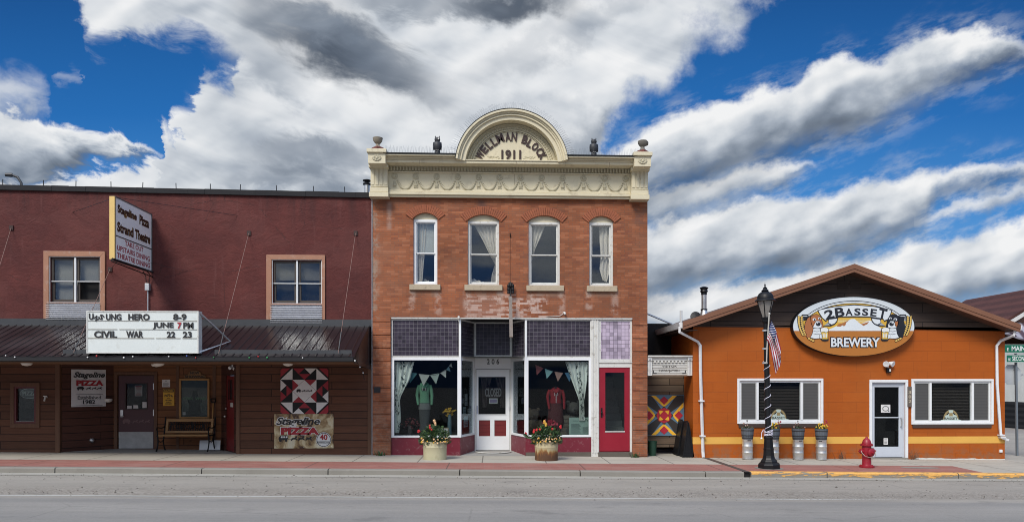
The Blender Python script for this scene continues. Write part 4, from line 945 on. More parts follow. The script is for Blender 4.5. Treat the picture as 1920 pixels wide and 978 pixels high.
mb = MB(); coach(mb, Fl, *R(556, 586, 729, 735, YP), .03, .033); mb.build('coach_emblem', m_ink, [o for o in bpy.data.objects if o.name == 'barn_quilt'][0])
q = R(514.5, 625.5, 775.5, 839.5, YP); t = thing('pizza_sign', 'large printed Stageline Pizza sign with 40 anniversary badge low on the plank wall', 'sign', ((q[0]+q[1])/2, YP, q[2])); w, h = q[1]-q[0], q[3]-q[2]
def mat_pizza():
    mt, tt = new_mat('pizza_photo_print'); p = tt.pos(); s = tt.sep(p); n = tt.noise(p, 2.6, 5., .6, dist=1.); n2 = tt.noise(p, 6., 3., .6)
    c = tt.ramp(n, [(.36, (.07, .035, .02)), (.45, (.3, .2, .09)), (.55, (.55, .46, .28)), (.7, (.62, .58, .44))]); v = tt.N('TexVoronoi'); v.inputs['Scale'].default_value = 3.; tt.put(v.inputs['Vector'], p)
    c = tt.mix(tt.mr(v.outputs['Distance'], .24, .2), c, tt.mix(n2, (.1, .03, .02), (.04, .035, .02)))
    finish(tt, c, .4); return mt
MB().fbox(Fl, q[0], q[1], q[2], q[3], .002, .02).build('sign_panel', mat_pizza(), t)
def P_(body, a, b, c, d, mat, off, sh=0., bo=0.): MB().text(body, Fl, (q[0]+w*a, q[0]+w*b, q[2]+h*c, q[2]+h*d), off, .003, sh, bo).build('lettering', mat, t)
m_pw = M('print_white', (.66, .66, .64), .5, .04)
P_('Stageline', .02, .785, .60, .925, m_pw, .0205, .3, .09); P_('Stageline', .035, .77, .62, .905, m_ink, .025, .3, .02); P_('PIZZA', .1, .77, .385, .625, m_pw, .0215, 0, .1); P_('PIZZA', .115, .755, .40, .61, m_redink, .026, 0, .06)
mb = MB(); coach(mb, Fl, q[0]+w*.07, q[0]+w*.64, q[2]+h*.19, q[2]+h*.38, .0205, .0235); o = mb.build('coach_print', m_ink, t)
mb = MB()
for a in (.115, .155, .195): mb.fbox(Fl, q[0]+w*a, q[0]+w*(a+.028), q[2]+h*.305, q[2]+h*.355, .024, .0255)
mb.build('coach_window', m_pw, t)
cx, cz_ = q[0]+w*.835, q[2]+h*.25; circ = lambda r, n=28: [(cx+r*math.cos(2*math.pi*i/n), cz_+r*math.sin(2*math.pi*i/n)) for i in range(n)]
MB().poly(Fl, circ(.205), .02, .0245).build('badge', m_pw, t); MB().plate(Fl, circ(.19), [circ(.175)], .0245, .0265).fbox(Fl, cx-.2, cx+.2, cz_-.1, cz_-.095, .0245, .027).fbox(Fl, cx-.2, cx+.2, cz_-.05, cz_-.045, .0245, .027).build('badge_ring', m_ink, t)
P_('40', .77, .90, .24, .41, m_redink, .027, 0, .03); P_('ANNIVERSARY', .725, .945, .158, .195, m_ink, .0272)
mb = MB()
for a, b in ((.03, .05), (.97, .05), (.97, .95), (.03, .95), (.5, .04)): mb.ball(Fl.p(q[0]+w*a, q[2]+h*b, .021), .012, 6, 4)
mb.build('screw', m_steel, t)
# on the roof: vent pipe and lamp arm
yv = YT+.8; c = (X(688, yv), yv, 0); z0, z1 = Z(688, 372, yv), Z(688, 336, yv)
t = thing('vent_pipe', 'shiny round vent pipe on the maroon building roof beside the brick parapet', 'vent pipe', (c[0], c[1], z0-.5)); r = .078
MB().lathe([(r, z0-.6), (r, z1-.16)], c, 16).build('pipe', m_steel, t, smooth=True); MB().lathe([(r+.03, z1-.16), (r+.035, z1-.12)], c, 16).lathe([(r+.035, z1-.06), (r+.04, z1-.03), (r*.4, z1)], c, 16).lathe([(r*.7, z1-.17), (r*.7, z1-.04)], c, 12).build('cap', m_black, t, smooth=True)
yv = YT+.5; t = thing('roof_lamp_arm', 'grey gooseneck lamp arm rising over the maroon parapet', 'lamp', (X(36, yv), yv, roofz(-13)))
MB().tube([(X(41, yv), yv, roofz(-13)-.4), (X(40, yv), yv, Z(40, 343, yv)), (X(33, yv), yv, Z(33, 332, yv)), (X(22, yv), yv, Z(22, 328, yv))], .035, 8).build('arm', m_flash, t, smooth=True)
MB().tube([(X(23, yv), yv, Z(23, 328, yv)), (X(12, yv), yv-.05, Z(12, 328.5, yv))], [.06, .05], 8).build('lamp_head', m_flash, t, smooth=True)

# ------------------------------------------------------------------ the brick block (middle)
XWL, XWR = X(698.5, YW), X(1214, YW)
wb = thing('brick_building', 'two-storey red brick shop block with cream cornice reading Wellman Block 1911', 'building', (X(957, YW), YW, gz(0)))
FW = FY(YW)
ZC = Z(957, 372, YW)                       # underside of the cornice
WIN = [((775, 820), 399, 533, (784, 813), (768, 826)), ((877, 936), 402.5, 534, (883, 930), (871, 942)), ((991, 1050), 404, 535, (998, 1044), (987, 1057)), ((1105, 1150), 405, 536, (1111, 1144), (1100, 1157))]
def arch_open(x0, x1, z0, z1, rise, n=12):
    w = (x1-x0)/2; r = (w*w+rise*rise)/(2*rise); cz = z1-r; a0 = math.asin(min(1, w/r)); xm = (x0+x1)/2
    return [(x0, z0), (x1, z0)]+[(xm+r*math.sin(a0-2*a0*i/n), cz+r*math.cos(a0-2*a0*i/n)) for i in range(n+1)]
holes = []
for (a, b), t0, b0, g, sl in WIN:
    x0, x1, z0, z1 = R(a, b, t0, b0, YW); holes.append(arch_open(x0, x1, z0, z1, .145))
zg = gz(-3.5)-.15
xo0, xo1, _, zo = R(733, 1186, 594.5, 850, YW)
MB().plate(FW, [(XWL, zg), (xo0, zg), (xo0, zo), (xo1, zo), (xo1, gz(4)-.15), (XWR, gz(4)-.15), (XWR, ZC), (XWL, ZC)], holes, -.3, 0).build('wall', m_brick, wb)
# quarry-faced blocks of the two piers
rgn = random.Random(5)
for (x0, x1) in ((XWL+.0, xo0-.004), (xo1+.004, XWR)):
    z = gz(x0)+.02; k = 0; mb = MB()
    while z < zo-.1:
        h = .36 if k % 2 == 0 else .36
        mb.box(x0+.003, x1-.003, YW-.022, YW-.001, z+.012, min(z+h-.012, zo-.02)); z += h; k += 1
    mb.build('pier_facing', m_brick, wb, bevel=.006)
# side walls and roof
MB().box(XWL+.01, XWL+.25, YW+.301, 36, -.3, ZC-.1).build('side_wall', m_brick_side, wb); MB().box(XWR-.25, XWR-.003, YW+.301, 36, -.3, ZC-.1).box(XWL+.25, XWR-.25, 35.7, 36, -.3, ZC-.1).build('side_wall', m_brick_side, wb)
MB().box(XWL+.25, XWR-.25, YW+.301, 35.7, ZC-.4, ZC-.3).build('roof', m_blackmat, wb)
# upper windows
m_lace = None
def mat_lace(name, col, pat=None):
    mt, t = new_mat(name); p = t.pos(); s = t.sep(p)
    f = t.noise(t.vec(t.m('MULTIPLY', s[0], 16.), 0., t.m('MULTIPLY', s[2], 1.6)), 1., 3., .6); k = t.m('ADD', .72, t.m('MULTIPLY', f, .56))
    c = t.mix(1., col, t.vec(k, k, k), 'MULTIPLY')
    if pat:
        v = t.noise(t.vec(t.m('MULTIPLY', s[0], 15.), 0., t.m('MULTIPLY', s[2], 8.)), 1., 3., .7, dist=1.5)
        band = t.m('SINE', t.m('MULTIPLY', t.m('ADD', s[0], t.m('MULTIPLY', s[2], .12)), 22.))
        c = t.mix(t.m('MULTIPLY', t.mr(v, .53, .57), t.mr(band, -.1, .3)), c, pat)
    b = finish(t, c, .9, spec=.1); return mt
m_lace = mat_lace('lace_cloth', (.76, .74, .7)); m_curt = mat_lace('floral_curtain', (.85, .88, .83), (.05, .07, .07))
def curtain(name, left, right, Y, mat, parent, folds=7, depth=.035, n=26):
    """cloth between two edge polylines given in pixels (top to bottom)"""
    def at(pl, t):
        q = t*(len(pl)-1); i = min(int(q), len(pl)-2); f = q-i
        return pl[i][0]+(pl[i+1][0]-pl[i][0])*f, pl[i][1]+(pl[i+1][1]-pl[i][1])*f
    def fn(u, v):
        a, b = at(left, v), at(right, v); px = a[0]+(b[0]-a[0])*u; py = a[1]+(b[1]-a[1])*u
        return (X(px, Y), Y+depth*math.sin(u*folds*2*math.pi)*(1-.2*v), Z(px, py, Y))
    return MB().grid(fn, folds*8, n).build(name, mat, parent, smooth=True)
for i, ((a, b), t0, b0, g, sl) in enumerate(WIN):
    x0, x1, z0, z1 = R(a, b, t0, b0, YW); rise = .145
    zspr = z1-rise-.02
    mb = MB(); xm = (x0+x1)/2; w = (x1-x0)/2; rr = (w*w+rise*rise)/(2*rise); cz = z1-rr; a0 = math.asin(w/rr)+.1
    nb = 17 if i in (0, 3) else 21
    for k in range(nb):                     # the brick arch: bricks on end with open joints
        p0 = a0-2*a0*k/nb-.006; p1 = a0-2*a0*(k+1)/nb+.006; ro = rr+.225+random.uniform(-.006, .006)
        mb.poly(FW, [(xm+rr*math.sin(p0)*1.003, cz+rr*math.cos(p0)*1.003), (xm+ro*math.sin(p0), cz+ro*math.cos(p0)), (xm+ro*math.sin(p1), cz+ro*math.cos(p1)), (xm+rr*math.sin(p1)*1.003, cz+rr*math.cos(p1)*1.003)], .001, .03+random.uniform(-.004, .004))
    mb.build('window_arch', M('arch_brick', (.3, .095, .045), .85, .4, 7, 30, .4, dirt=(.12, .05, .03), dirt_amt=.5), wb)
    FI = FY(YW+.1)
    ap = arch_open(x0+.001, x1-.001, zspr, z1-.001, rise)
    wn = MB().poly(FI, [(x0, zspr)]+[(x1, zspr)]+ap[2:], -.05, .02).build('window', m_cream, wb)
    fwid = .06
    mb = MB(); mb.frame(FI, x0, x1, z0, zspr-.002, fwid, -.06, .035, .05, .07); mb.build('window_frame', m_oldwhite if i else m_white, wn, bevel=.004)
    ga0, ga1 = x0+fwid, x1-fwid; gb0, gb1 = z0+.05, zspr-.07; rail = gb0+(gb1-gb0)*.485
    mb = MB(); mb.frame(FI, ga0, ga1, rail, gb1, .035, -.05, -.015, .03, .03); mb.frame(FI, ga0, ga1, gb0, rail+.02, .035, -.09, -.052, .05, .035); mb.build('sash', m_white if i == 0 else m_oldwhite, wn)
    mb = MB(); mb.fbox(FI, ga0+.03, ga1-.03, rail+.02, gb1-.02, -.036, -.031); mb.fbox(FI, ga0+.03, ga1-.03, gb0+.04, rail, -.074, -.069); mb.build('pane', m_glass_up, wn)
    if i == 0: MB().fbox(FI, ga0+.03, ga1-.03, rail+.01, gb1, -.14, -.135).build('blind', M('pale_sheer_blind', (.5, .55, .57), .8, .08, 4), wn)
    s0, s1, sz0, sz1 = R(sl[0], sl[1], b0+.2, b0+10.5, YW); MB().box(s0, s1, YW-.07, YW+.08, z0-.155, z0-.003).build('sill', m_stone, wn, bevel=.01)
    mb = MB(); x_a, x_b = x0-.3, x1+.3; y0, y1 = YW+.31, YW+2.2      # the room seen through it
    mb.add([(x_a, y0, z0-.5), (x_b, y0, z0-.5), (x_b, y1, z0-.5), (x_a, y1, z0-.5), (x_a, y0, z1+.3), (x_b, y0, z1+.3), (x_b, y1, z1+.3), (x_a, y1, z1+.3)], [(0, 1, 2, 3), (7, 6, 5, 4), (3, 2, 6, 7), (0, 3, 7, 4), (1, 5, 6, 2)])
    mb.build('dark_room', m_room, wn)
Yc = YW+.24
def curt_thing(label, *a, **k):
    t = thing('curtain', label, 'curtain', (X(a[0][0][0], a[2]), a[2], Z(a[0][0][0], a[0][-1][1], a[2]))); curtain('cloth', a[0], a[1], a[2], a[3], t, **k); return t
curt_thing('pale sheer curtain strip in the narrow upper window nearest the maroon wall', [(784, 412), (784, 530)], [(801, 412), (797, 470), (792, 530)], Yc, m_lace, folds=3)
curt_thing('white lace curtain swept to one side and tied low in the upper window', [(885, 415), (905, 450), (922, 485), (928, 495), (922, 515), (920, 531)], [(931, 415), (931, 450), (931, 485), (932, 495), (932, 515), (932, 531)], Yc, m_lace, folds=5)
curt_thing('short white curtain swept back to the frame in the upper window over the door', [(997, 425), (997, 445), (997, 468), (997, 486)], [(1022, 423), (1014, 445), (1003, 468), (999, 486)], Yc, m_lace, folds=3)
curt_thing('long white curtain knotted at its foot in the narrow upper window at the street corner', [(1124, 424), (1124, 450), (1126, 480), (1124, 505), (1130, 525)], [(1146, 424), (1146, 450), (1146, 480), (1145, 505), (1138, 529)], Yc, m_lace, folds=3)
for p0, p1, lab in ((884, 915, 'white crumpled bedding piled behind the upper window with the lace curtain'), (795, 812, 'pale cloth heap at the foot of the narrow upper window')):
    t = thing('bedding', lab, 'bedding', (X(p0, Yc+.2), Yc+.2, Z(p0, 531, Yc))); xa_, xb_ = X(p0, Yc+.2), X(p1, Yc+.2); zz = Z(p0, 533, Yc)
    MB().grid(lambda u, v: (xa_+(xb_-xa_)*u, Yc+.12+.25*v, zz+.2*math.sin(math.pi*min(1, v+.1))*(1-u*.75)+.02*math.sin(u*23+v*9)), 16, 8).build('cloth', m_lace, t, smooth=True)
# ---- cornice
def bar(mb, px0, px1, py0, py1, yf, yb=None):
    x0, x1, z0, z1 = R(px0, px1, py0, py1, yf); mb.box(x0, x1, yf, YW+.3 if yb is None else yb, z0, z1)
    return x0, x1, z0, z1
xa_, xb_ = XWL, XWR
MB().box(XWL-.018, XWL-.002, YW-.03, YW+.2, gz(-3.5)-.1, ZC).build('edge_flashing', m_galv, wb)
z_ = lambda py, y: Z(957, py, y)
mb = MB(); yF = YW-.06; y1q = YW-.45
mb.box(xa_, xb_, yF, YW+.3, ZC, z_(313, yF)); mb.build('frieze', m_cream, wb)
mb = MB()
for (b, t_, o) in ((371, 366, .12), (366, 361, .17), (361, 357.5, .11), (325.5, 323, .1)): y = YW-o; mb.box(xa_+.0, xb_, y, yF-.002, z_(b, y), z_(t_, y)-.001)
mb.build('lower_moulding', m_cream, wb, bevel=.006)
mb = MB()
for p_ in (784, 965, 1058, 1140): mb.box(X(p_, yF)-.004, X(p_, yF)+.004, yF-.003, yF-.0005, z_(355, yF), z_(323, yF)+.0); mb.box(X(p_+3, y1q)-.004, X(p_+3, y1q)+.004, y1q-.003, y1q-.0005, z_(311, y1q), z_(301, y1q))
mb.build('seam_line', M('rusty_seam', (.2, .14, .09), .8, .3), wb)
mb = MB(); zd0, zd1 = z_(321.5, YW-.12), z_(314, YW-.12); x = xa_+.42
while x < xb_-.45: mb.box(x, x+.045, YW-.13, yF-.002, zd0, zd1); x += .083
mb.build('dentils', m_cream_shaded, wb)
mb = MB()
y1_, y2_, y3_ = YW-.45, YW-.52, YW-.6
zt0, zt1, zt2, zt3 = z_(311.5, y1_), z_(300, y1_), z_(295.5, y2_), z_(291, y3_)
xl_, xr_ = X(725, YW), X(1187, YW)
xpl, xpr = X(857, YW-.5), X(1062, YW-.5)
mb.box(xl_, xr_, y1_, YW+.3, z_(312, YW-.2), zt1)
for a_, b_ in ((xl_, xpl), (xpr, xr_)): mb.box(a_, b_, y2_, YW+.3, zt1+.001, zt2); mb.box(a_, b_, y3_, YW+.3, zt2+.001, zt3)
mb.box(xl_, xr_, y1_-.03, y1_-.001, zt1-.03, zt1)
mb.build('cornice', m_cream, wb, bevel=.01)
for a_, b_ in ((xl_, xpl+.04), (xpr-.04, xr_)): MB().box(a_, b_, y3_-.02, YW+.35, zt3+.001, zt3+.035).build('cornice_flashing', m_black, wb)
# garlands
mb = MB(); YG = yF
mx = [X(740+39.35*i, YG) for i in range(12)]; zm = z_(333, YG)
for i, x in enumerate(mx):
    mb.lathe([(.085, 0), (.085, .012), (.06, .03), (.035, .022), (.03, .04)], (x, YG, zm), 14, axis=(0, -1, 0))
    mb.lathe([(.012, -.2), (.045, -.19), (.05, -.13), (.03, -.12), (.036, -.06)], (x, YG-.015, zm-.07), 8, squash=.5)
    for s in (-1, 0, 1): mb.tube([(x+s*.015, YG-.012, zm-.27), (x+s*.045, YG-.012, zm-.3)], .012, 4)
    if i < 11:
        L = mx[i+1]-x
        for k in range(15):
            f = .13+.74*k/14; s = math.sin(math.pi*(k/14)); zz = zm-.06-.27*(1-((f-.5)/.42)**2)
            r = .022+.02*s; mb.ball((x+L*f, YG-.01, zz), r, 7, 5, sc=(1.25, .8, 1))
mb.build('garland', m_cream_shaded, wb, smooth=True)
# end piers of the cornice
for e, (px0, px1) in enumerate(((695, 727), (1184, 1214.5))):
    mb = MB(); x0, x1 = X(px0, YW-.2), X(px1, YW-.2); s = (-1, 1)[e]
    mb.box(x0, x1, YW-.22, YW+.2, z_(353, YW-.2), z_(316, YW-.2)-.002); 
    for k in range(4): xx = x0+(x1-x0)*(k+.5)/4; mb.box(xx-.04, xx+.04, YW-.235, YW-.221, z_(350, YW-.2), z_(318, YW-.2))
    for b, t_, o, g in ((371, 362, .3, .03), (362, 353, .25, .015), (316, 309, .36, .03), (309, 288, .62, .0), (288, 281, .68, .03)):
        y = YW-o; mb.box(x0-g, x1+g, y, YW+.25, z_(b, y), z_(t_, y)-.003)
    pr = mb.build('cornice_pier', m_cream, wb, bevel=.01)
    xm = (x0+x1)/2; y = YW-.62; zr_ = z_(299, y); mb = MB()
    for k in range(10):
        a = k*math.pi/5; mb.ball((xm+.085*math.cos(a), y-.01, zr_+.055*math.sin(a)), .035, 6, 4, sc=(1.2, .5, .8))
    mb.ball((xm, y-.01, zr_), .045, 8, 5, sc=(1, .6, 1)); mb.build('rosette', m_cream_shaded, pr, smooth=True)
    y = YW-.45; zt = z_(281, YW-.68); c = (xm+(.03 if e else .0), y, zt-.004); hu = z_(258, y)-zt if e == 0 else z_(266, y)-zt
    un = thing('urn_finial', ('cream stone urn on a red base on the cornice end by the maroon roof', 'broken dark stone urn on a red base on the cornice end by the gap')[e], 'urn', c)
    MB().lathe([(.2, 0), (.2, .05), (.15, .09), (.11, .11)], c, 4).build('base', M('rusty_red_base', (.13, .04, .03), .8, .25), un)
    m_ = M('weathered_urn_stone', (.27, .235, .18), .85, .3) if e == 0 else M('weathered_dark_stone', (.16, .15, .13), .85, .3)
    if e == 0: MB().lathe([(.09, .1), (.05, .15), (.05, .19), (.08, .21), (.12, .27), (.13, .33), (.135, .345), (.11, .345), (.08, .3)], c, 18).build('bowl', m_, un, smooth=True)
    else:
        mb = MB().lathe([(.1, .1), (.06, .15), (.05, .2), (.08, .22), (.125, .29), (.13, .35), (.1, .37), (.06, .36)], c, 18)
        for q in mb.v:
            if q.x > c[0]+.05 and q.z > zt+.28: q.z -= (q.x-c[0]-.05)*.55; q.x += .03
        mb.build('bowl', m_, un, smooth=True)
# ---- arched pediment
yA = YW-.5; cxA = X(959.5, yA); pz = T(960, yA)/FPX; czA = z_(312, yA)
def ann(ro, ri, a0=6.5, a1=173.5, n=44):
    A = [RAD(a0+(a1-a0)*i/n) for i in range(n+1)]
    return [(cxA+ro*pz*math.cos(a), czA+ro*pz*math.sin(a)) for a in A]+[(cxA+ri*pz*math.cos(a), czA+ri*pz*math.sin(a)) for a in A[::-1]]
FA = FY(YW)
def annpl(mb, ro, ri, c0, c1, a0=6.5, a1=173.5):
    for i in range(44):
        d = (a1-a0)/44; mb.poly(FA, ann(ro, ri, a0+i*d, a0+(i+1)*d, 1), c0, c1)
mb = MB()
for ro, ri, c1 in ((105.5, 101.5, .62), (101.5, 98.5, .56), (98.5, 96.8, .53), (96.8, 94.8, .55), (94.8, 87.5, .5)): annpl(mb, ro-.02, ri, -.2, c1)
pd = mb.build('pediment', m_cream, wb)
mb = MB(); annpl(mb, 106.4, 105.5, -.2, .63); mb.build('pediment_flashing', m_black, pd)
fan = [(cxA+89*pz*math.cos(RAD(a)), czA+89*pz*math.sin(RAD(a))) for a in range(4, 177, 4)]
MB().poly(FA, fan, -.1, .2).build('tympanum', m_cream, pd)
mb = MB(); annpl(mb, 74.5, 73, .2, .24, 9, 171); annpl(mb, 72, 71.2, .2, .225, 9, 171); annpl(mb, 85, 83.5, .2, .25)
for k in range(46):
    a = RAD(9+162*k/45); r = 79*pz; x, z = cxA+r*math.cos(a), czA+r*math.sin(a)
    mb.ball((x, YW-.2, z), .05, 7, 5, sc=(.75+.35*abs(math.sin(a)), .7, .75+.35*abs(math.cos(a))))
mb.build('bead_moulding', m_cream_shaded, pd)
yl = YW-.2
for ch, zx, zy, rot in (('W', 455, 757, 58), ('E', 523, 672, 50), ('L', 601, 607, 42), ('L', 676, 555, 34), ('M', 772, 500, 22), ('A', 896, 478, 6), ('N', 995, 478, -6), ('B', 1163, 522, -18), ('L', 1240, 577, -30), ('O', 1321, 628, -38), ('C', 1392, 706, -49), ('K', 1440, 782, -57)):
    px, py = 845+zx/8.348, 200+zy/8.348; x, z = X(px, yl), Z(px, py, yl); hh = .115; ww = {'W': .105, 'M': .1, 'L': .062}.get(ch, .075)
    c_, s_ = math.cos(RAD(rot)), math.sin(RAD(rot))
    MB().text(ch, FA, (-ww, ww, -hh, hh), .203, .025, 0, .035, xf=lambda a, b: (x+a*c_-b*s_, z+a*s_+b*c_)).build('lettering', m_letter, pd)
q = R(940, 977, 281.5, 299.5, yl); MB().text('1911', FA, q, .203, .025, 0, .03).build('lettering', m_letter, pd)
mb = MB()
for s in (-1, 1):
    for k in range(9):
        u = (.33+.033*k)*s*1.05; mb.ball((cxA+u, YW-.2, z_(297-3.4*abs(math.sin(k*1.3)), yl)), .03, 6, 4, sc=(1.3, .4, .7))
mb.build('scroll_ornament', m_cream_shaded, pd)
# bird spikes: one strip along each run
def spikes(label, pts, up):
    mb = MB()
    for p, u in zip(pts, up):
        for s in (-1, 1): a = Vector(p); mb.tube([a, a+Vector(u)*random.uniform(.17, .22)+Vector((s*.022, random.uniform(-.05, .05), 0))], .0022, 3)
    t = thing('bird_spikes', label, 'bird spikes', pts[0]); mb.build('wires', M('spike_wire', (.3, .31, .32), .4, .1, metal=.6), t); b = MB()
    b.tube([Vector(p)+Vector((0, 0, .004)) for p in pts], .008, 4); b.build('strip', m_galv, t)
zt_ = zt3+.036
xs_l = [xl_+.05+(X(858, yA)-xl_-.05)*i/26 for i in range(27)]; xs_r = [X(1066, yA)+(xr_-.05-X(1066, yA))*i/26 for i in range(27)]
spikes('row of thin wire bird spikes on the cornice at the owl with the pale eye', [(x, yA, zt_) for x in xs_l], [(0, 0, 1)]*27); spikes('row of thin wire bird spikes on the cornice at the plain dark owl', [(x, yA, zt_) for x in xs_r], [(0, 0, 1)]*27)
AA = [RAD(12+156*i/74) for i in range(75)]
spikes('fan of thin wire bird spikes round the curved pediment top', [(cxA+106.6*pz*math.cos(a), yA, czA+106.6*pz*math.sin(a)) for a in AA], [(math.cos(a), 0, math.sin(a)) for a in AA])
# owls
def owl(px, face, label):
    y = yA+.05; x = X(px, y); z = zt_-.003; s = 1.0
    t = thing('owl_decoy', label, 'owl decoy', (x, y, z)); mo = M('owl_plastic', (.025, .027, .032), .55, .35, 14)
    mb = MB(); mb.lathe([(.085, 0), (.085, .1), (.075, .12), (.11, .17), (.128, .26), (.125, .33), (.1, .38), (.07, .4), (.082, .425), (.088, .46), (.08, .5), (.055, .525)], (x, y, z), 16, squash=.85)
    for q in (-1, 1): mb.tube([(x+q*.045, y, z+.5), (x+q*.062, y, z+.55), (x+q*.06, y, z+.575)], [.028, .016, .004], 6)
    for q in (-1, 1): mb.ball((x+q*.115, y, z+.26), .05, 8, 6, sc=(.45, .8, 2.6))
    mb.tube([(x+face*.06, y-.06, z+.46), (x+face*.085, y-.09, z+.44)], [.02, .004], 6)
    def shr(q):
        for p_ in q.v: p_.x = x+(p_.x-x)*.88; p_.y = y+(p_.y-y)*.88; p_.z = z+(p_.z-z)*.88
        return q
    b = shr(mb).build('body', mo, t, smooth=True)
    if face == 1 and px < 900: shr(MB().ball((x+.04, y-.066, z+.465), .028, 8, 6, sc=(1, .5, 1))).build('eye', M('pale_eye', (.75, .74, .68), .3, .05), t)
    mb = MB()
    for q in (-.03, .03): mb.ball((x+q, y-.085, z+.115), .022, 6, 4, sc=(1, .7, .7))
    shr(mb).build('talons', M('pale_talon', (.2, .2, .2), .6, .1), t)
owl(820, 1, 'dark owl decoy with a pale eye on the cornice near the cream urn'); owl(1113.5, 1, 'dark owl decoy with its head turned away on the cornice near the broken urn')
# side gutter seen past the corner
xg = XWR
MB().tube([(xg+.1, YW+3.2, Z(1217, 436, YW+3.2)), (xg+.1, YW+3.2, 2.4)], .05, 8).build('downspout', m_galv, wb)
MB().box(xg+.0, xg+.22, YW+3.0, 34, Z(1217, 436, YW+3), Z(1217, 424, YW+3)).build('eave_gutter', m_flash, wb)
c = Vector((XWR+.0, YW+.8, Z(1219, 615, YW+.8))); t = thing('floodlight', 'small dark floodlight on the brick corner high above the passage', 'light', c); MB().tube([c, c+Vector((.12, -.05, .0))], .015, 6).lathe([(.025, -.06), (.045, .03)], c+Vector((.12, -.08, -.04)), 10, axis=(.4, -.6, -.6)).lathe([(.025, -.06), (.045, .03)], c+Vector((.13, -.02, .06)), 10, axis=(.7, -.4, .3)).build('lamp_head', m_flash, t)
# odd fittings on the brick face
for p, yy in ((860, 594), (1058, 586)):
    c = Vector((X(p, YW), YW, Z(p, yy, YW))); MB().lathe([(.035, 0), (.03, .05)], c, 10, axis=(0, -1, 0)).tube([c+Vector((0, -.05, 0)), c+Vector((.02, -.09, -.05))], [.03, .022], 8).tube([c+Vector((-.03, -.03, -.02)), c+Vector((-.12, -.02, -.09)), c+Vector((-.5, -.005, -.11))] if p > 900 else [c+Vector((-.02, -.02, -.02)), c+Vector((-.0, -.01, -.12))], .008, 5).build('lamp_socket', m_oldwhite, wb)
q = R(699, 711.5, 725, 735.5, YW); MB().fbox(FW, q[0]+.03, q[1]+.03, q[2], q[3], .023, .04).build('wall_plaque', m_ink, wb)
t = thing('hanging_sign_post', 'rusty square tube hanging from insulators on the brick wall above the white door', 'sign bracket', (X(957, YW), YW-.1, Z(957, 540, YW)))
A = Vector((X(957, YW-.25), YW-.25, Z(957, 556, YW-.25))); B = Vector((X(958.5, YW-.5), YW-.5, Z(958.5, 632, YW-.5)))
MB().tube([A, B], [.06, .065], 4).build('tube', M('rusty_tube', (.2, .17, .15), .7, .4, 6, dirt=(.16, .07, .03), dirt_amt=.7), t)
mb = MB()
for d in (-.055, .055): mb.lathe([(.03, -.17), (.045, -.15), (.035, -.1), (.045, -.05), (.035, .0), (.045, .05), (.03, .09)], (X(957.5, YW-.12)+d, YW-.12, Z(957, 539, YW-.1)), 10)
mb.build('insulator', m_black, t); MB().tube([(A.x, YW, Z(957, 528, YW)), (A.x, YW-.12, Z(957, 545, YW)), A], .016, 6).fbox(FW, X(953.5, YW), X(961, YW), Z(957, 547, YW), Z(957, 530, YW), .0, .03).build('bracket', m_black, t)
c = (X(956.5, YW), YW-.01, Z(956.5, 441, YW)); MB().tube([(c[0], YW, c[2]+.06), (c[0], YW-.05, c[2]), (c[0], YW, c[2]-.06)], .012, 6).build('wall_hook', m_black, wb); MB().tube([(c[0], YW-.008, c[2]), (c[0], YW-.008, Z(957, 528, YW))], .004, 4).build('hanging_wire', m_letter, wb)

# ---- shopfront
YS, YD = YW+.07, YW+1.15                      # display windows; recessed door
FS_ = FY(YS); FD = FY(YD)
def tilemat(name, lit):
    mt, t = new_mat(name); p = objc(t); s = t.sep(p); u = t.m('ADD', s[0], t.m('MULTIPLY', s[1], .99))
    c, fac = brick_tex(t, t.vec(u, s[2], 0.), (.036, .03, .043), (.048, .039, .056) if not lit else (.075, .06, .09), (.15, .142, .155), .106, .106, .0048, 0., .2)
    w = t.N('TexWhiteNoise'); w.noise_dimensions = '2D'; t.put(w.inputs['Vector'], t.vec(t.m('FLOOR', t.m('DIVIDE', u, .106)), t.m('FLOOR', t.m('DIVIDE', s[2], .106))))
    n = t.noise(p, 2.2, 3., .6); k = t.m('ADD', .45, t.m('ADD', t.m('MULTIPLY', w.outputs['Value'], .5), t.m('MULTIPLY', n, .6)))
    c = t.mix(1., c, t.vec(k, k, k), 'MULTIPLY')
    if lit: c = t.mix(t.m('MULTIPLY', t.mr(w.outputs['Value'], -.8, .9), t.mr(t.noise(p, 1.6, 2., .5), .05, .6)), c, (.5, .42, .53)); c = t.mix(fac, c, (.1, .085, .11))  # lit copy: the brightness of lit tiles is put into the base colour
    finish(t, c, .22, 0., t.m('ADD', t.m('MULTIPLY', w.outputs['Value'], .4), fac), .5, .006, .4); return mt
m_tile = tilemat('purple_prism_glass', False); m_tilelit = tilemat('painted_lit_prism_glass', True)
sf = thing('shopfront', 'white framed shopfront with purple glass tile transoms and recessed white door 206', 'shopfront', (X(950, YS), YS, gz(0)))
zfl = gz(0)+.03
ztr = zo-.003                                 # top of everything
xA, xB = X(863, YS), X(985.5, YS); xC, xD = X(890, YD), X(958.5, YD)
FLa, LLa = FAB((xA, YS), (xC, YD)); FRa, LRa = FAB((xD, YD), (xB, YS))
xl0, xr1 = xo0+.003, X(1109, YS)
zq = lambda py: Z(950, py, YS)
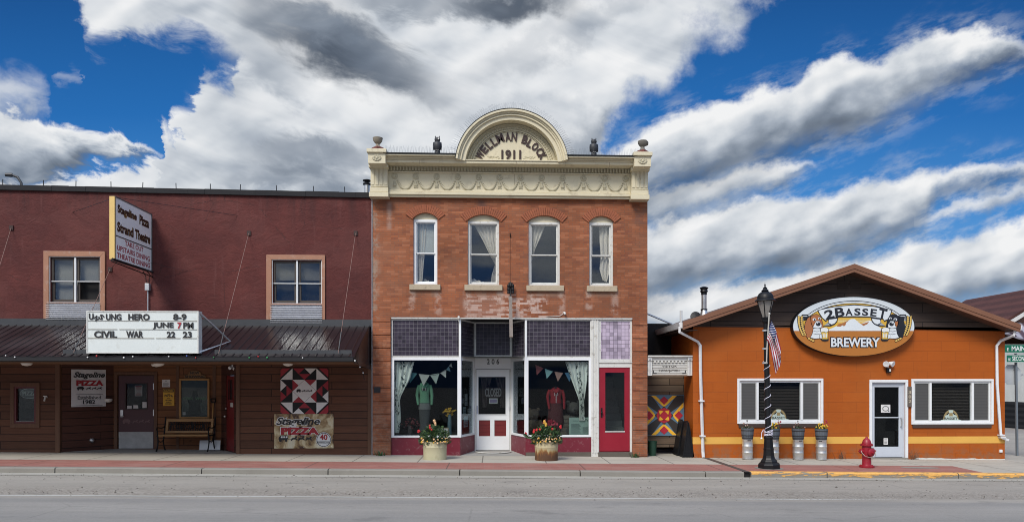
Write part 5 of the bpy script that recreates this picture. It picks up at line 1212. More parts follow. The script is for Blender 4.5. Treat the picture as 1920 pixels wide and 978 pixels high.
# transoms (front pair, angled pair, centre, side door)
def tiles(F, a0, a1, b0, b1, mat=None, w=.04): 
    MB().fbox(F, a0+w, a1-w, b0+w, b1-w, -.03, -.006).build('prism_tiles', mat or m_tile, sf)
    MB().frame(F, a0, a1, b0, b1, w, -.05, .012).build('transom_frame', m_oldwhite, sf)
zt_b = zq(670)
zhead = zq(598)
tiles(FS_, xl0, xA-.0, zt_b, zhead); tiles(FS_, xB, xr1, zt_b, zhead)
tiles(FLa, .005, LLa-.005, zt_b+.0, zhead); tiles(FRa, .005, LRa-.005, zt_b, zhead)
zdt = Z(925, 668, YD)
tiles(FD, xC, xD, zdt, zhead, None, .04)
MB().box(xl0, xo1-.003, YS-.06, YS+.06, zhead+.002, ztr).build('head_beam', m_oldwhite, sf); MB().add([(xA, YS+.06, zhead+.003), (xB, YS+.06, zhead+.003), (xD, YD+.1, zhead+.003), (xC, YD+.1, zhead+.003)], [(0, 1, 2, 3)]).build('entry_ceiling', m_dark, sf)
# display windows
zw1, zw0 = zq(670), zq(819)
def display(F, a0, a1, w, name='display_window'):
    f = MB().frame(F, a0, a1, zw0, zw1-.004, w, -.06, .02, .055, .07).build(name, m_white, sf, bevel=.004)
    MB().fbox(F, a0+w-.01, a1-w+.01, zw0+.05, zw1-.06, -.03, -.024).build('pane', m_glass, f); return f
display(FS_, xl0, xA-.003, .075); display(FS_, xB+.003, xr1, .075)
display(FLa, .003, LLa-.03, .06); display(FRa, .03, LRa-.003, .06)
MB().box(xl0+.02, xA-.09, YS-.03, YS-.021, zw0+.05, zw0+.06)
# bulkhead
for F, a0, a1, xx in ((FS_, xl0, xA, -2), (FLa, .0, LLa, -.7), (FRa, 0, LRa, .7), (FS_, xB, xr1+.02, 2)):
    b = MB().fbox(F, a0, a1, gz(xx)-.05, zw0-.003, -.08, .0).build('bulkhead', m_darkred, sf)
MB().box(xB, xr1+.02, YS-.02, YS-.002, gz(2)-.06, gz(2)+.11).box(X(1122, YW), xo1-.003, YS-.08, YS+.2, gz(4)-.1, gz(4)+.13).build('step', M('dark_stone_step', (.1, .085, .07), .85, .3), sf)
# corner posts
MB().box(xA-.03, xA+.02, YS-.03, YS+.03, zw0, zhead).box(xB-.02, xB+.03, YS-.03, YS+.03, zw0, zhead).build('corner_post', m_white, sf)
# door with transom panel
zd1, zd0 = Z(925, 692, YD), gz(0)+.055
x0, x1 = X(892, YD), X(957, YD)
MB().fbox(FD, xC, xD, zd1+.012, zdt-.003, -.06, .0).fbox(FD, xC+.01, xD-.01, zd1+.15, zdt-.06, 0., .02).build('transom_panel', m_white, sf)
MB().fbox(FD, xC, xC+.045, zd0-.1, zd1+.01, -.08, .02).fbox(FD, xD-.045, xD, zd0-.1, zd1+.01, -.08, .02).build('door_frame', m_oldwhite, sf)
q = R(913, 936, 672.5, 682.5, YD); MB().text('2 0 6', FD, q, .021, .012, 0, .01).build('lettering', m_ink, sf)
dx0, dx1 = xC+.05, xD-.05
gq = R(897, 948, 706, 776, YD); pq = R(898, 919, 787, 817, YD); pq2 = R(927, 949, 787, 817, YD); hz = lambda q: [(q[0], q[2]), (q[1], q[2]), (q[1], q[3]), (q[0], q[3])]
do = MB().plate(FD, [(dx0, zd0), (dx1, zd0), (dx1, zd1), (dx0, zd1)], [hz(gq), hz(pq), hz(pq2)], -.04, .005).build('door', m_white, sf)
MB().fbox(FD, gq[0], gq[1], gq[2], gq[3], -.02, -.014).build('pane', m_glass, do)
m_pan = M('faded_red_panel', (.15, .012, .012), .5, .2)
mb = MB()
for q in (pq, pq2):
    mb.fbox(FD, q[0], q[1], q[2], q[3], -.038, -.02)
    for k in range(4): mb.fbox(FD, q[0]+.01, q[1]-.01, q[2]+.02+.1*k, q[2]+.1+.1*k, -.02, -.012)
mb.build('panel', m_pan, do)
MB().frame(FD, gq[0]-.02, gq[1]+.02, gq[2]-.02, gq[3]+.02, .02, .005, .014).build('glazing_bead', m_white, do)
for p in (710, 765): q = R(956, 959, p-4, p+4, YD); MB().fbox(FD, dx1-.02, dx1+.03, q[2], q[3], .0, .03).build('hinge', m_galv, do)
q = R(892, 895, 760, 775, YD); MB().fbox(FD, dx0+.01, dx0+.035, q[2], q[3], .005, .03).build('handle', M('blue_grey_handle', (.25, .28, .4), .4, .1), do)
Fin = FY(YD+.1)
t = thing('closed_sign', 'dark hanging sign reading CLOSED behind the white door glass', 'sign', Fin.p(X(925, YD+.1), Z(925, 768, YD), 0)); q = R(909.5, 940, 727, 743, YD+.1)
MB().fbox(Fin, q[0]-.02, q[1]+.02, q[2]-.02, q[3]+.02, -.012, 0).build('board', M('sign_brown', (.05, .03, .03), .6, .1), t); MB().text('CLOSED', Fin, q, .0, .004, 0, .02).build('lettering', M('pale_sign_letters', (.34, .32, .32), .5, .05), t)
q = R(917, 933, 746, 756, YD+.1); t = thing('door_card', 'small white card hung under the closed sign in the door', 'card', (q[0], YD+.1, q[2])); MB().fbox(Fin, q[0], q[1], q[2], q[3], 0, .004).build('sheet', m_paper, t); MB().fbox(Fin, q[0]+.02, q[1]-.02, q[2]+.03, q[3]-.03, .004, .006).build('lettering', M('card_blue', (.3, .25, .42), .6, .1), t)
m_dimcurt = mat_lace('dim_door_curtain', (.16, .13, .13), (.06, .04, .05))
curt_thing('dim patterned curtain tied back at the hinge-free side of the white door glass', [(902, 708), (904, 740), (905, 763)], [(922, 708), (914, 740), (912, 763)], YD+.16, m_dimcurt, folds=3); curt_thing('dim patterned curtain tied back at the hinge side of the white door glass', [(928, 708), (936, 740), (938, 763)], [(947, 708), (946, 740), (946, 763)], YD+.16, m_dimcurt, folds=3)
# white column and the red stair door
x0, x1 = X(1108.5, YS), X(1123, YS)
mb = MB(); mb.box(x0, x1, YS-.03, YS+.12, gz(3)-.05, zhead); 
for k in (.2, .5, .8): xx = x0+(x1-x0)*k; mb.box(xx-.018, xx+.018, YS-.045, YS-.031, gz(3)+.1, zhead-.02)
mb.build('column', m_oldwhite, sf, bevel=.004)
sx0, sx1 = x1+.002, xo1-.003
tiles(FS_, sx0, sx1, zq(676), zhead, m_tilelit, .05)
MB().fbox(FS_, sx0, sx1, zq(688), zq(676)-.003, -.06, .01).fbox(FS_, sx0-.01, sx1, zq(679.5), zq(677), .01, .035).build('lintel', m_oldwhite, sf)
gd = R(1135, 1171, 698, 808, YS); rd = R(1124.5, 1181, 689, 838, YS)
MB().fbox(FS_, rd[1], sx1, gz(4)+.1, zq(688)-.003, -.08, .015).build('door_frame', m_oldwhite, sf)
zsd = gz(4)+.15
ro = MB().plate(FS_, [(sx0+.002, zsd), (rd[1]-.003, zsd), (rd[1]-.003, zq(688)-.006), (sx0+.002, zq(688)-.006)], [hz(gd)], -.05, -.01).build('door', m_doorred, sf)
ro['label'] = 'bright red stair door with a tall glass pane'
MB().fbox(FS_, gd[0], gd[1], gd[2], gd[3], -.035, -.03).build('pane', m_glass_dim, ro); MB().fbox(FS_, gd[0]-.01, gd[1]+.01, gd[2]-.02, gd[2]+.006, -.008, .008).build('bead', m_oldwhite, ro)
q = R(1126.5, 1129.5, 764, 782, YS); MB().fbox(FS_, q[0], q[1], q[2], q[3], -.008, .004).ball(FS_.p((q[0]+q[1])/2, q[2]+.14, .04), .032, 10, 7).build('handle', m_black, ro, smooth=True)
mb = MB(); xs0, xs1 = sx0+.05, rd[1]-.0
for k in range(10): mb.box(xs0, xs1, YS+.45+.26*k, YS+.45+.26*k+.3, zsd-.1, zsd+.22+.19*k)
mb.build('staircase', M('grey_painted_stairs', (.22, .215, .21), .7, .2, dirt=(.1, .09, .08), dirt_amt=.6), sf)
mb = MB(); mb.add([(sx0+.001, YS+.13, zsd), (sx0+.001, YS+3.2, zsd), (sx0+.001, YS+3.2, ztr), (sx0+.001, YS+.13, ztr)], [(0, 1, 2, 3)]); mb.add([(sx1+.02, YS+.13, zsd), (sx1+.02, YS+3.2, zsd), (sx1+.02, YS+3.2, ztr), (sx1+.02, YS+.13, ztr)], [(3, 2, 1, 0)]); mb.add([(sx0, YS+3.2, zsd), (sx1+.02, YS+3.2, zsd), (sx1+.02, YS+3.2, ztr), (sx0, YS+3.2, ztr)], [(0, 1, 2, 3)]); mb.build('stair_wall', m_room, sf)
# shop interior: platform, back wall, ceiling
zpl = zw0+.03
mb = MB(); yb_ = YS+2.6
mb.add([(xl0, YS+.07, zpl), (xA, YS+.07, zpl), (xC, YD+.1, zpl), (xC, yb_, zpl), (xl0, yb_, zpl)], [(0, 1, 2, 3, 4)]); mb.add([(xB, YS+.07, zpl), (xr1, YS+.07, zpl), (xr1, yb_, zpl), (xD, yb_, zpl), (xD, YD+.1, zpl)], [(0, 1, 2, 3, 4)])
mb.build('display_floor', M('dark_display_floor', (.05, .045, .042), .7, .2), sf)
mb = MB(); mb.add([(xl0-.1, yb_, 0), (xr1, yb_, 0), (xr1, yb_, ztr), (xl0-.1, yb_, ztr)], [(0, 1, 2, 3)]); mb.add([(xl0-.1, YS+.1, 0), (xl0-.1, yb_, 0), (xl0-.1, yb_, ztr), (xl0-.1, YS+.1, ztr)], [(0, 1, 2, 3)]); mb.add([(xr1-.001, YS+.12, 0), (xr1-.001, yb_, 0), (xr1-.001, yb_, ztr), (xr1-.001, YS+.12, ztr)], [(3, 2, 1, 0)])
mb.build('shop_wall', m_dark, sf); MB().add([(xl0-.1, YS+.06, zq(668)), (xr1, YS+.06, zq(668)), (xr1, yb_, zq(668)+.0), (xl0-.1, yb_, zq(668))], [(3, 2, 1, 0)]).build('shop_ceiling', M('dim_shop_ceiling', (.1, .12, .12), .9, .1), sf)
vs = [(xA, YS-.0), (xB, YS-.0), (xD, YD+.05), (xC, YD+.05)]; MB().add([(vs[0][0], YS, gz(0)+.006), (vs[1][0], YS, gz(0)-.004), (xD, YD+.05, zd0-.01), (xC, YD+.05, zd0-.01)], [(0, 1, 2, 3)]).build('entry_floor', m_floor, sf)
t = thing('door_mat', 'worn half-round brown mat in front of the white door', 'mat', (X(925, YS), YS+.3, gz(0)))
cxm = X(925, YS+.55); n = 24; half = lambda r, ry, z: [(cxm+r*math.cos(math.pi+math.pi*i/n), YS+.72+ry*math.sin(math.pi+math.pi*i/n), z) for i in range(n+1)]
MB().add(half(.5, .42, zd0-.012)+half(.5, .42, zd0-.03), [list(range(n+1))]+[(i+1, i, n+1+i, n+2+i) for i in range(n)]).build('mat', M('worn_mat', (.17, .14, .11), .95, .3, 6, 60), t); MB().tube(half(.5, .42, zd0-.012), .016, 5).build('mat_edge', m_oldwhite, t)
# ---- things in the shop windows
YI = YS+.45
m_fab = lambda n, c: M(n, c, .9, .14, 9, 50)
def bunting(label, pts, sizes, cols, Y):
    t = thing('bunting', label, 'bunting', (X(pts[0][0], Y), Y, Z(*pts[0], Y))); P = [Vector((X(a, Y), Y, Z(a, b, Y))) for a, b in pts]
    MB().tube(P, .006, 4).build('cord', m_ink, t)
    for i, (a, b) in enumerate(sizes):
        f = a*(len(P)-1); k = min(int(f), len(P)-2); p = P[k].lerp(P[k+1], f-k); f2 = min(a+b, 1)*(len(P)-1); k2 = min(int(f2), len(P)-2); p2 = P[k2].lerp(P[k2+1], f2-k2); m_ = (p+p2)/2; d = (p2-p)
        tip = m_+Vector((-d.z, 0, d.x))*-.95 if d.x > 0 else m_-Vector((0, 0, .25)); tip = m_+Vector((d.z*.8, -.01, -abs(d.x)*.98-.02))
        MB().add([p, p2, tip+Vector((0, .012, 0)), p+Vector((0, .004, 0)), p2+Vector((0, .004, 0)), tip+Vector((0, .016, 0))], [(0, 2, 1), (3, 4, 5), (0, 1, 4, 3), (1, 2, 5, 4), (2, 0, 3, 5)]).build('pennant', cols[i % len(cols)], t)
cb = [m_fab('teal_print', (.1, .26, .28)), m_fab('cream_print', (.48, .5, .46)), m_fab('sage_print', (.4, .47, .42)), m_fab('cream_print', (.5, .52, .49)), m_fab('sky_print', (.22, .36, .42)), m_fab('white_print', (.55, .57, .56))]
bunting('bunting of pale and teal pennants in the window with the green hoodie', [(740, 684), (760, 694), (785, 700), (815, 703), (835, 694), (846, 680)], [(.22, .16), (.40, .14), (.54, .15), (.70, .13), (.82, .1), (.92, .08)], cb, YI-.22)
cb2 = [m_fab('rose_print', (.3, .09, .09)), m_fab('aqua_print', (.25, .45, .46)), m_fab('patchwork_print', (.4, .24, .2)), m_fab('blue_print', (.08, .2, .34)), m_fab('slate_print', (.1, .14, .17)), m_fab('plum_print', (.14, .03, .05))]
bunting('bunting of rose, aqua and blue pennants in the window with the red hoodie', [(1002, 682), (1018, 689), (1035, 695), (1055, 698), (1075, 697), (1092, 690), (1103, 680)], [(.02, .16), (.2, .15), (.37, .14), (.53, .14), (.70, .12), (.84, .12)], cb2, YI-.22)
curt_thing('white floral curtain tied back beside the green hoodie', [(738, 678), (738, 715), (738, 745), (738, 752), (738, 790), (739, 811)], [(777, 678), (769, 710), (752, 742), (750, 750), (752, 785), (748, 811)], YS+.13, m_curt, folds=4); curt_thing('white floral curtain gathered in beside the red hoodie and above the notice', [(1060, 678), (1070, 708), (1083, 742), (1086, 752), (1086, 780), (1086, 788)], [(1103, 678), (1102, 708), (1097, 742), (1095, 752), (1096, 780), (1097, 788)], YS+.13, m_curt, folds=5)
def torso(mb, cx, z0, z1, wsh, wwa, why, Y, dp=.11):
    H = z1-z0
    def ring(z, w, d): return [(cx+w*math.cos(a), Y+d*math.sin(a), z) for a in [2*math.pi*k/18 for k in range(18)]]
    prof = [(0, why, dp*1.02), (.12, why*.97, dp), (.4, wwa, dp*.9), (.7, wsh*.9, dp*1.05), (.88, wsh, dp*.9), (.96, wsh*.7, dp*.6), (1, wsh*.34, dp*.5)]
    vs = []; fs = []
    for f, w, d in prof: vs += ring(z0+H*f, w, d)
    for i in range(len(prof)-1):
        for k in range(18): fs.append((i*18+k, i*18+(k+1) % 18, (i+1)*18+(k+1) % 18, (i+1)*18+k))
    fs += [list(range(18))[::-1], [(len(prof)-1)*18+k for k in range(18)]]
    mb.add(vs, fs)
def hoodie(label, px, y0, y1, half, mat, Y, arm_bot, skirt=None):
    cx = X(px, Y); z1, z0 = Z(px, y0, Y), Z(px, y1, Y); s = T(px, Y)/FPX
    t = thing('mannequin', label, 'mannequin', (cx, Y, zpl))
    mb = MB(); torso(mb, cx, z0, z1, half*s*.82, half*s*.62, half*s*.72, Y)
    for q in (-1, 1):
        S = Vector((cx+q*half*s*.72, Y, z1-.1*(z1-z0))); E = Vector((cx+q*half*s*1.0, Y-.02, z1-.6*(z1-z0))); Wp = Vector((cx+q*half*s*(.98 if q > 0 else .8), Y-.1, Z(px, arm_bot, Y))); mb.tube([S, S.lerp(E, .5)+Vector((q*.012, 0, 0)), E, E.lerp(Wp, .5), Wp], [.05, .046, .042, .038, .032], 10)
    mb.build('hoodie', mat, t, smooth=True)
    MB().tube([(cx-.09, Y-.05, z1-.02), (cx-.05, Y-.115, z1-.08), (cx, Y-.13, z1-.12), (cx+.05, Y-.115, z1-.08), (cx+.09, Y-.05, z1-.02), (cx, Y+.06, z1+.03), (cx-.09, Y-.05, z1-.02)], .035, 8).build('hood', mat, t, smooth=True)
    mb = MB(); w = m_white
    for q in (-1, 1): mb.tube([(cx+q*.04, Y-.14, z1-.1), (cx+q*.05, Y-.15, z1-.2)], .005, 5)
    mb.build('drawstring', w, t)
    MB().lathe([(.045, z1-.05), (.042, z1+.05), (.02, z1+.06)], (cx, Y+.02, 0), 12).lathe([(.02, zpl), (.02, z0+.1)], (cx, Y+.03, 0), 8).lathe([(.16, zpl), (.15, zpl+.02)], (cx, Y+.03, 0), 16).build('stand', m_dark, t, smooth=True)
    return t, cx, z0, z1, s
t, cx, z0, z1, s = hoodie('mannequin in a mint green hoodie and long grey skirt behind the shop glass', 796, 718, 756, 14, m_fab('mint_fleece', (.12, .29, .18)), YI, 758)
MB().lathe([(.15, zpl+.12), (.13, zpl+.35), (.15, zpl+.6), (.165, z0+.02)], (cx, YI, 0), 20, squash=.7).build('skirt', m_fab('charcoal_skirt', (.06, .066, .068)), t, smooth=True); MB().lathe([(.17, z0-.16), (.165, z0+.01)], (cx, YI, 0), 20, squash=.75).build('shirt_tail', m_fab('grey_lace', (.16, .17, .17)), t, smooth=True)
mb = MB()
for k in range(4): mb.box(cx-.07+.036*k, cx-.042+.036*k, YI-.128, YI-.122, z1-.2, z1-.14)
mb.build('printed_letters', m_ink, t)
t, cx, z0, z1, s = hoodie('mannequin in a red zip hoodie with white cords behind the shop glass', 1042, 728, 755, 15.5, m_fab('red_fleece', (.24, .009, .018)), YI, 766)
MB().tube([(cx, YI-.125, z0+.01), (cx, YI-.13, z1-.14)], .008, 5).build('zip', m_white, t); MB().lathe([(.05, zpl+.05), (.2, zpl+.22), (.24, zpl+.35), (.2, z0-.12), (.14, z0+.02)], (cx, YI+.02, 0), 14, squash=.8).build('skirt', m_fab('dark_red_tulle', (.07, .012, .014)), t, smooth=True)
q = R(1067, 1106, 782, 812, YS+.16); t = thing('notice_board', 'pale green printed notice board standing in the window under the floral curtain', 'notice', (q[0], YS+.16, zpl)); Fq = FY(YS+.16); MB().fbox(Fq, q[0], q[1], zpl, q[3], -.02, 0).build('board', M('pale_green_board', (.3, .42, .36), .6, .05), t)
mb = MB()
for k in range(9): mb.fbox(Fq, q[0]+.06, q[0]+.33-.02*(k % 3), zpl+.07+.03*k, zpl+.083+.03*k, 0, .003)
for k in range(7): mb.fbox(Fq, q[0]+.38, q[1]-.03-.015*(k % 2), zpl+.05+.03*k, zpl+.06+.03*k, 0, .003)
mb.fbox(Fq, q[0]+.1, q[0]+.3, q[3]-.1, q[3]-.085, 0, .003); mb.tube([Fq.p(q[1]-.11+.05*math.cos(a), q[3]-.1+.05*math.sin(a), .003) for a in [math.pi*i/8 for i in range(9)]], .012, 5); mb.build('lettering', M('notice_ink', (.1, .14, .13), .7, .1), t)
def flowers(label, px, py, Y, spread, col, vase):
    c = Vector((X(px, Y), Y, Z(px, py, Y))); t = thing('vase_of_flowers', label, 'flowers', (c.x, Y, zpl)); mb = MB()
    for k in range(34):
        p = c+Vector((random.gauss(0, spread), random.gauss(0, spread*.5), random.gauss(0, spread*.7))); mb.ball(p, random.uniform(.022, .04), 6, 4, sc=(1, 1, .7))
    mb.build('blossoms', col, t); MB().lathe([(.05, zpl), (.07, zpl+.05), (.06, zpl+.2), (.045, c.z-.06)], (c.x, Y, 0), 12).build('vase', vase, t, smooth=True)
flowers('yellow flowers in a blue-grey vase in the display window', 843, 772, YI-.12, .085, m_fab('yellow_petals', (.5, .3, .03)), M('blue_vase', (.1, .16, .19), .3, .1)); flowers('red and white flowers low in the window left of the grey skirt', 769, 793, YI, .1, m_fab('dull_red_petals', (.16, .03, .035)), M('dark_pot', (.06, .05, .05), .6, .1))
q = R(821, 841, 789, 804, YI-.2); t = thing('framed_picture', 'small white framed picture of a dark lobster shape in the window', 'picture', (q[0], YI-.2, zpl)); Fq = FY(YI-.2); q = (q[0], q[1], zpl, zpl+(q[3]-q[2])); MB().frame(Fq, q[0], q[1], q[2], q[3], .02, -.02, .008).build('frame', m_stone, t); MB().fbox(Fq, q[0]+.02, q[1]-.02, q[2]+.02, q[3]-.02, -.01, 0).build('picture', m_paper, t)
MB().poly(Fq, [(q[0]+.06, q[2]+.09), (q[0]+.12, q[2]+.13), (q[0]+.2, q[2]+.12), (q[0]+.26, q[2]+.07), (q[0]+.2, q[2]+.09), (q[0]+.1, q[2]+.08)], 0, .003).build('drawing', M('picture_ink', (.05, .03, .025), .7, .1), t)
def teddy(label, px, Y, s, col):
    x = X(px, Y); t = thing('teddy_bear', label, 'teddy bear', (x, Y, zpl)); mb = MB(); z = zpl
    mb.ball((x, Y, z+.16*s), .13*s, 12, 8, sc=(1, .85, 1.15)); mb.ball((x, Y-.02*s, z+.38*s), .105*s, 12, 8); mb.ball((x, Y-.11*s, z+.355*s), .045*s, 8, 6)
    for q in (-1, 1): mb.ball((x+q*.085*s, Y, z+.47*s), .038*s, 8, 6, sc=(1, .5, 1)); mb.tube([(x+q*.1*s, Y-.02*s, z+.25*s), (x+q*.17*s, Y-.08*s, z+.13*s)], [.05*s, .042*s], 8); mb.tube([(x+q*.07*s, Y-.03*s, z+.06*s), (x+q*.1*s, Y-.2*s, z+.05*s)], [.06*s, .05*s], 8)
    mb.build('body', col, t, smooth=True); e = MB()
    for q in (-1, 1): e.ball((x+q*.038*s, Y-.1*s, z+.41*s), .012*s, 6, 4)
    e.ball((x, Y-.155*s, z+.37*s), .014*s, 6, 4); e.build('eyes', m_ink, t)
m_ted = m_fab('tan_plush', (.075, .055, .038)); m_ted2 = m_fab('grey_plush', (.07, .07, .066))
teddy('large tan teddy bear sitting by the angled glass in the red hoodie window', 1001, YI+.15, 1.5, m_ted); teddy('grey plush bear on boxes between the red hoodie and the floral curtain', 1075, YI+.35, 1.9, m_ted2)
t = thing('wooden_crate', 'small weathered wooden crate standing beside the red hoodie', 'crate', (X(1058, YI), YI, zpl)); x = X(1059, YI+.05); mb = MB(); w_ = .13
for k in range(5):
    z = zpl+.01+.11*k; mb.box(x-w_, x+w_, YI-.02, YI-.0, z, z+.095); mb.box(x-w_, x+w_, YI+.2, YI+.22, z, z+.095); mb.box(x-w_, x-w_+.015, YI, YI+.2, z, z+.095); mb.box(x+w_-.015, x+w_, YI, YI+.2, z, z+.095)
mb.build('slats', mat_wood('grey_crate_wood', (.13, .11, .085), 'x'), t)
for k, (a, b, c, d, col) in enumerate(((.42, .6, 738, 760, (.35, .38, .38)), (.3, .5, 762, 775, (.3, .4, .42)), (.35, .62, 780, 800, (.2, .4, .45)), (.62, .85, 766, 778, (.4, .42, .4)))):
    P0 = FLa.p(LLa*a, Z(875, d, YS+.5), -.05); t = thing('window_card', ('tall grey card taped inside the angled window by the white door', 'pale blue leaflet taped inside the angled window', 'bright blue leaflet low inside the angled window', 'cream leaflet inside the angled window beside the door frame')[k], 'card', P0); Fc = Frame(FLa.o, FLa.u, FLa.v, FLa.n)
    MB().fbox(FLa, LLa*a, LLa*b, Z(875, d, YS+.5), Z(875, c, YS+.5), -.05, -.046).build('sheet', M('card_stock', col, .7, .08), t); mb = MB()
    for j in range(3): z = Z(875, d, YS+.5)+.04+.04*j; mb.fbox(FLa, LLa*a+.02, LLa*b-.02, z, z+.012, -.046, -.044)
    mb.build('lettering', m_ink, t)
# ---- flower tubs on the sidewalk
m_leaf = [M('leaf_green', (.03, .075, .02), .6, .4, 20), M('leaf_dark', (.018, .05, .018), .6, .4, 20), M('leaf_light', (.07, .12, .03), .6, .3, 20)]
def leafmass(n, c, rx, ry, rz, size, rnd, up=.4):
    mb = MB()
    for k in range(n):
        while True:
            d = Vector((rnd.uniform(-1, 1), rnd.uniform(-1, 1), rnd.uniform(-.25, 1)))
            if .25 < d.length < 1: break
        p = Vector(c)+Vector((d.x*rx, d.y*ry, d.z*rz)); s = size*rnd.uniform(.6, 1.4)
        dr = Vector((d.x+rnd.gauss(0, .5), d.y+rnd.gauss(0, .5), up+rnd.gauss(0, .5))).normalized(); sd = dr.cross(Vector((rnd.gauss(0, 1), rnd.gauss(0, 1), rnd.gauss(0, 1)))).normalized(); nn = dr.cross(sd)
        mb.add([p-dr*s, p+sd*s*.42+nn*s*.1, p+dr*s, p-sd*s*.42+nn*s*.1], [(0, 1, 2, 3)], rnd.choice((0, 0, 1, 1, 2)))
    return mb
def petals(mb, p, r, rnd, n=6, mi=0):
    nrm = Vector((rnd.gauss(0, .4), -1, rnd.uniform(-.1, .8))).normalized(); a = nrm.orthogonal().normalized(); b = nrm.cross(a)
    ring = [Vector(p)+(a*math.cos(2*math.pi*k/(2*n))+b*math.sin(2*math.pi*k/(2*n)))*r*(1 if k % 2 else .62) for k in range(2*n)]
    mb.add(ring+[Vector(p)+nrm*r*.35], [(k, (k+1) % (2*n), 2*n) for k in range(2*n)], mi)
m_soil = M('potting_soil', (.03, .022, .016), .95, .3)
def tub(px, label, mat, kind, seed):
    rnd = random.Random(seed); Y = 19.35; x = X(px, Y); zg_ = gz(x); r = .305
    zt = Z(px, 826, Y)
    t = thing('flower_tub', label, 'planter', (x, Y, zg_))
    MB().lathe([(r*.98, zg_-.005), (r*.99, zg_+.02), (r*.985, zg_+.15), (r, zt-.16), (r*1.02, zt-.145), (r*1.0, zt-.13), (r*.99, zt-.03), (r*1.03, zt-.015), (r*1.03, zt), (r*.95, zt), (r*.94, zt-.03)], (x, Y, 0), 32).build('tub', mat, t, smooth=True)
    MB().lathe([(r*.94, zt-.05), (r*.5, zt-.02)], (x, Y, 0), 20).build('soil', m_soil, t)
    leafmass(1100, (x, Y, zt+.02), .42, .34, .42 if kind == 0 else .4, .042, rnd).build('leaves', m_leaf, t)
    fl = MB(); cols = [M('yellow_flower', (.62, .36, .05), .7, .1), M('red_flower', (.5, .02, .025), .7, .1), M('peach_flower', (.66, .42, .22), .7, .1), M('dark_coleus', (.14, .008, .02), .7, .2)]
    for k in range(30): a = rnd.uniform(-2.9, -.2); petals(fl, (x+.36*math.cos(a), Y+.33*math.sin(a)-.04, zt+rnd.uniform(-.03, .1)), rnd.uniform(.018, .03), rnd, mi=rnd.choice((0, 2, 2)))
    st = []
    if kind == 0: st = [(.0, .52, .042, 2), (.03, .44, .036, 2), (-.12, .36, .034, 1), (-.4, .27, .034, 1), (-.1, .33, .03, 1)]
    else: st = [(-.06, .5, .044, 0), (-.03, .45, .036, 0), (.36, .38, .034, 1), (-.33, .26, .036, 1), (-.27, .29, .034, 1), (-.19, .33, .03, 1), (.13, .34, .03, 1), (-.55, .23, .03, 1), (.08, .14, .028, 2)]
    sm = MB()
    for dx, dz_, rr, mi in st:
        p = Vector((x+dx, Y-.16, zt+dz_)); sm.tube([(x+dx*.5, Y-.08, zt), p+Vector((0, .02, -.02))], .007, 4)
        for _ in range(3): petals(fl, p+Vector((rnd.gauss(0, .01), -.01, rnd.gauss(0, .02))), rr, rnd, mi=mi)
    if kind == 1:
        for k in range(34):
            p = Vector((x+rnd.uniform(-.12, .3), Y-.05+rnd.uniform(-.1, .1), zt+rnd.uniform(.42, .54))); s = rnd.uniform(.04, .07); a = rnd.uniform(-1, 1); dr = Vector((math.sin(a), rnd.uniform(-.4, .2), math.cos(a)*.8)); sd = Vector((math.cos(a), -.3, -math.sin(a)))
            fl.add([p-dr*s, p+sd*s*.4, p+dr*s, p-sd*s*.4], [(0, 1, 2, 3)], 3)
        # trailing leafy shoot
        for k in range(26):
            f = k/25; p = Vector((x-.3-.28*f, Y-.2, zt+.2-.1*math.sin(f*3))); s = .045; sm.add([p+Vector((-s, 0, -.3*s)), p+Vector((0, -.02, s*.6)), p+Vector((s, 0, .3*s)), p+Vector((0, -.02, -s*.6))], [(0, 1, 2, 3)])
    sm.build('stems', m_leaf[0], t); fl.build('blossoms', cols, t)
m_tubcream = M('cream_tub_paint', (.45, .42, .27), .55, .12, 4, dirt=(.3, .25, .15), dirt_amt=.3)
def mat_rusttub():
    mt, t = new_mat('rusting_tub'); p = t.pos(); s = t.sep(p); n = t.noise(t.vec(t.m('MULTIPLY', s[0], 14.), t.m('MULTIPLY', s[1], 14.), t.m('MULTIPLY', s[2], 3.)), 1., 5., .65); g = t.mr(s[2], .35, .0, -.2, .32)
    c = t.ramp(t.m('ADD', n, g), [(.42, (.44, .38, .23)), (.52, (.36, .24, .1)), (.62, (.2, .085, .025)), (.8, (.09, .04, .018))]); finish(t, c, .75, 0., n, .3, .01); return mt
tub(815.5, 'cream painted round tub of yellow and red flowers before the green hoodie window', m_tubcream, 0, 11); tub(1024.5, 'rusty round tub of red tulips and dark foliage before the red hoodie window', mat_rusttub(), 1, 12)
# weeds in the cracks
for px, yy, lab in ((712, 20.1, 'small green weed at the foot of the brick pier by the maroon shop'), (1190, 20.15, 'sparse weed in the crack below the red stair door')):
    x = X(px, yy); t = thing('weed', lab, 'weed', (x, yy, gz(x))); rnd = random.Random(px); mb = MB()
    for k in range(26):
        a = rnd.uniform(0, 6.28); l = rnd.uniform(.06, .2); p = Vector((x+rnd.gauss(0, .06), yy+rnd.gauss(0, .02), gz(x))); d = Vector((math.cos(a)*.7, math.sin(a)*.4, 1)).normalized()*l; s = Vector((math.sin(a), -math.cos(a), 0))*.012
        mb.add([p-s, p+s, p+d*.6+s*.8, p+d, p+d*.6-s*.8], [(0, 1, 2, 3, 4)])
    mb.build('leaves', m_leaf[0], t)

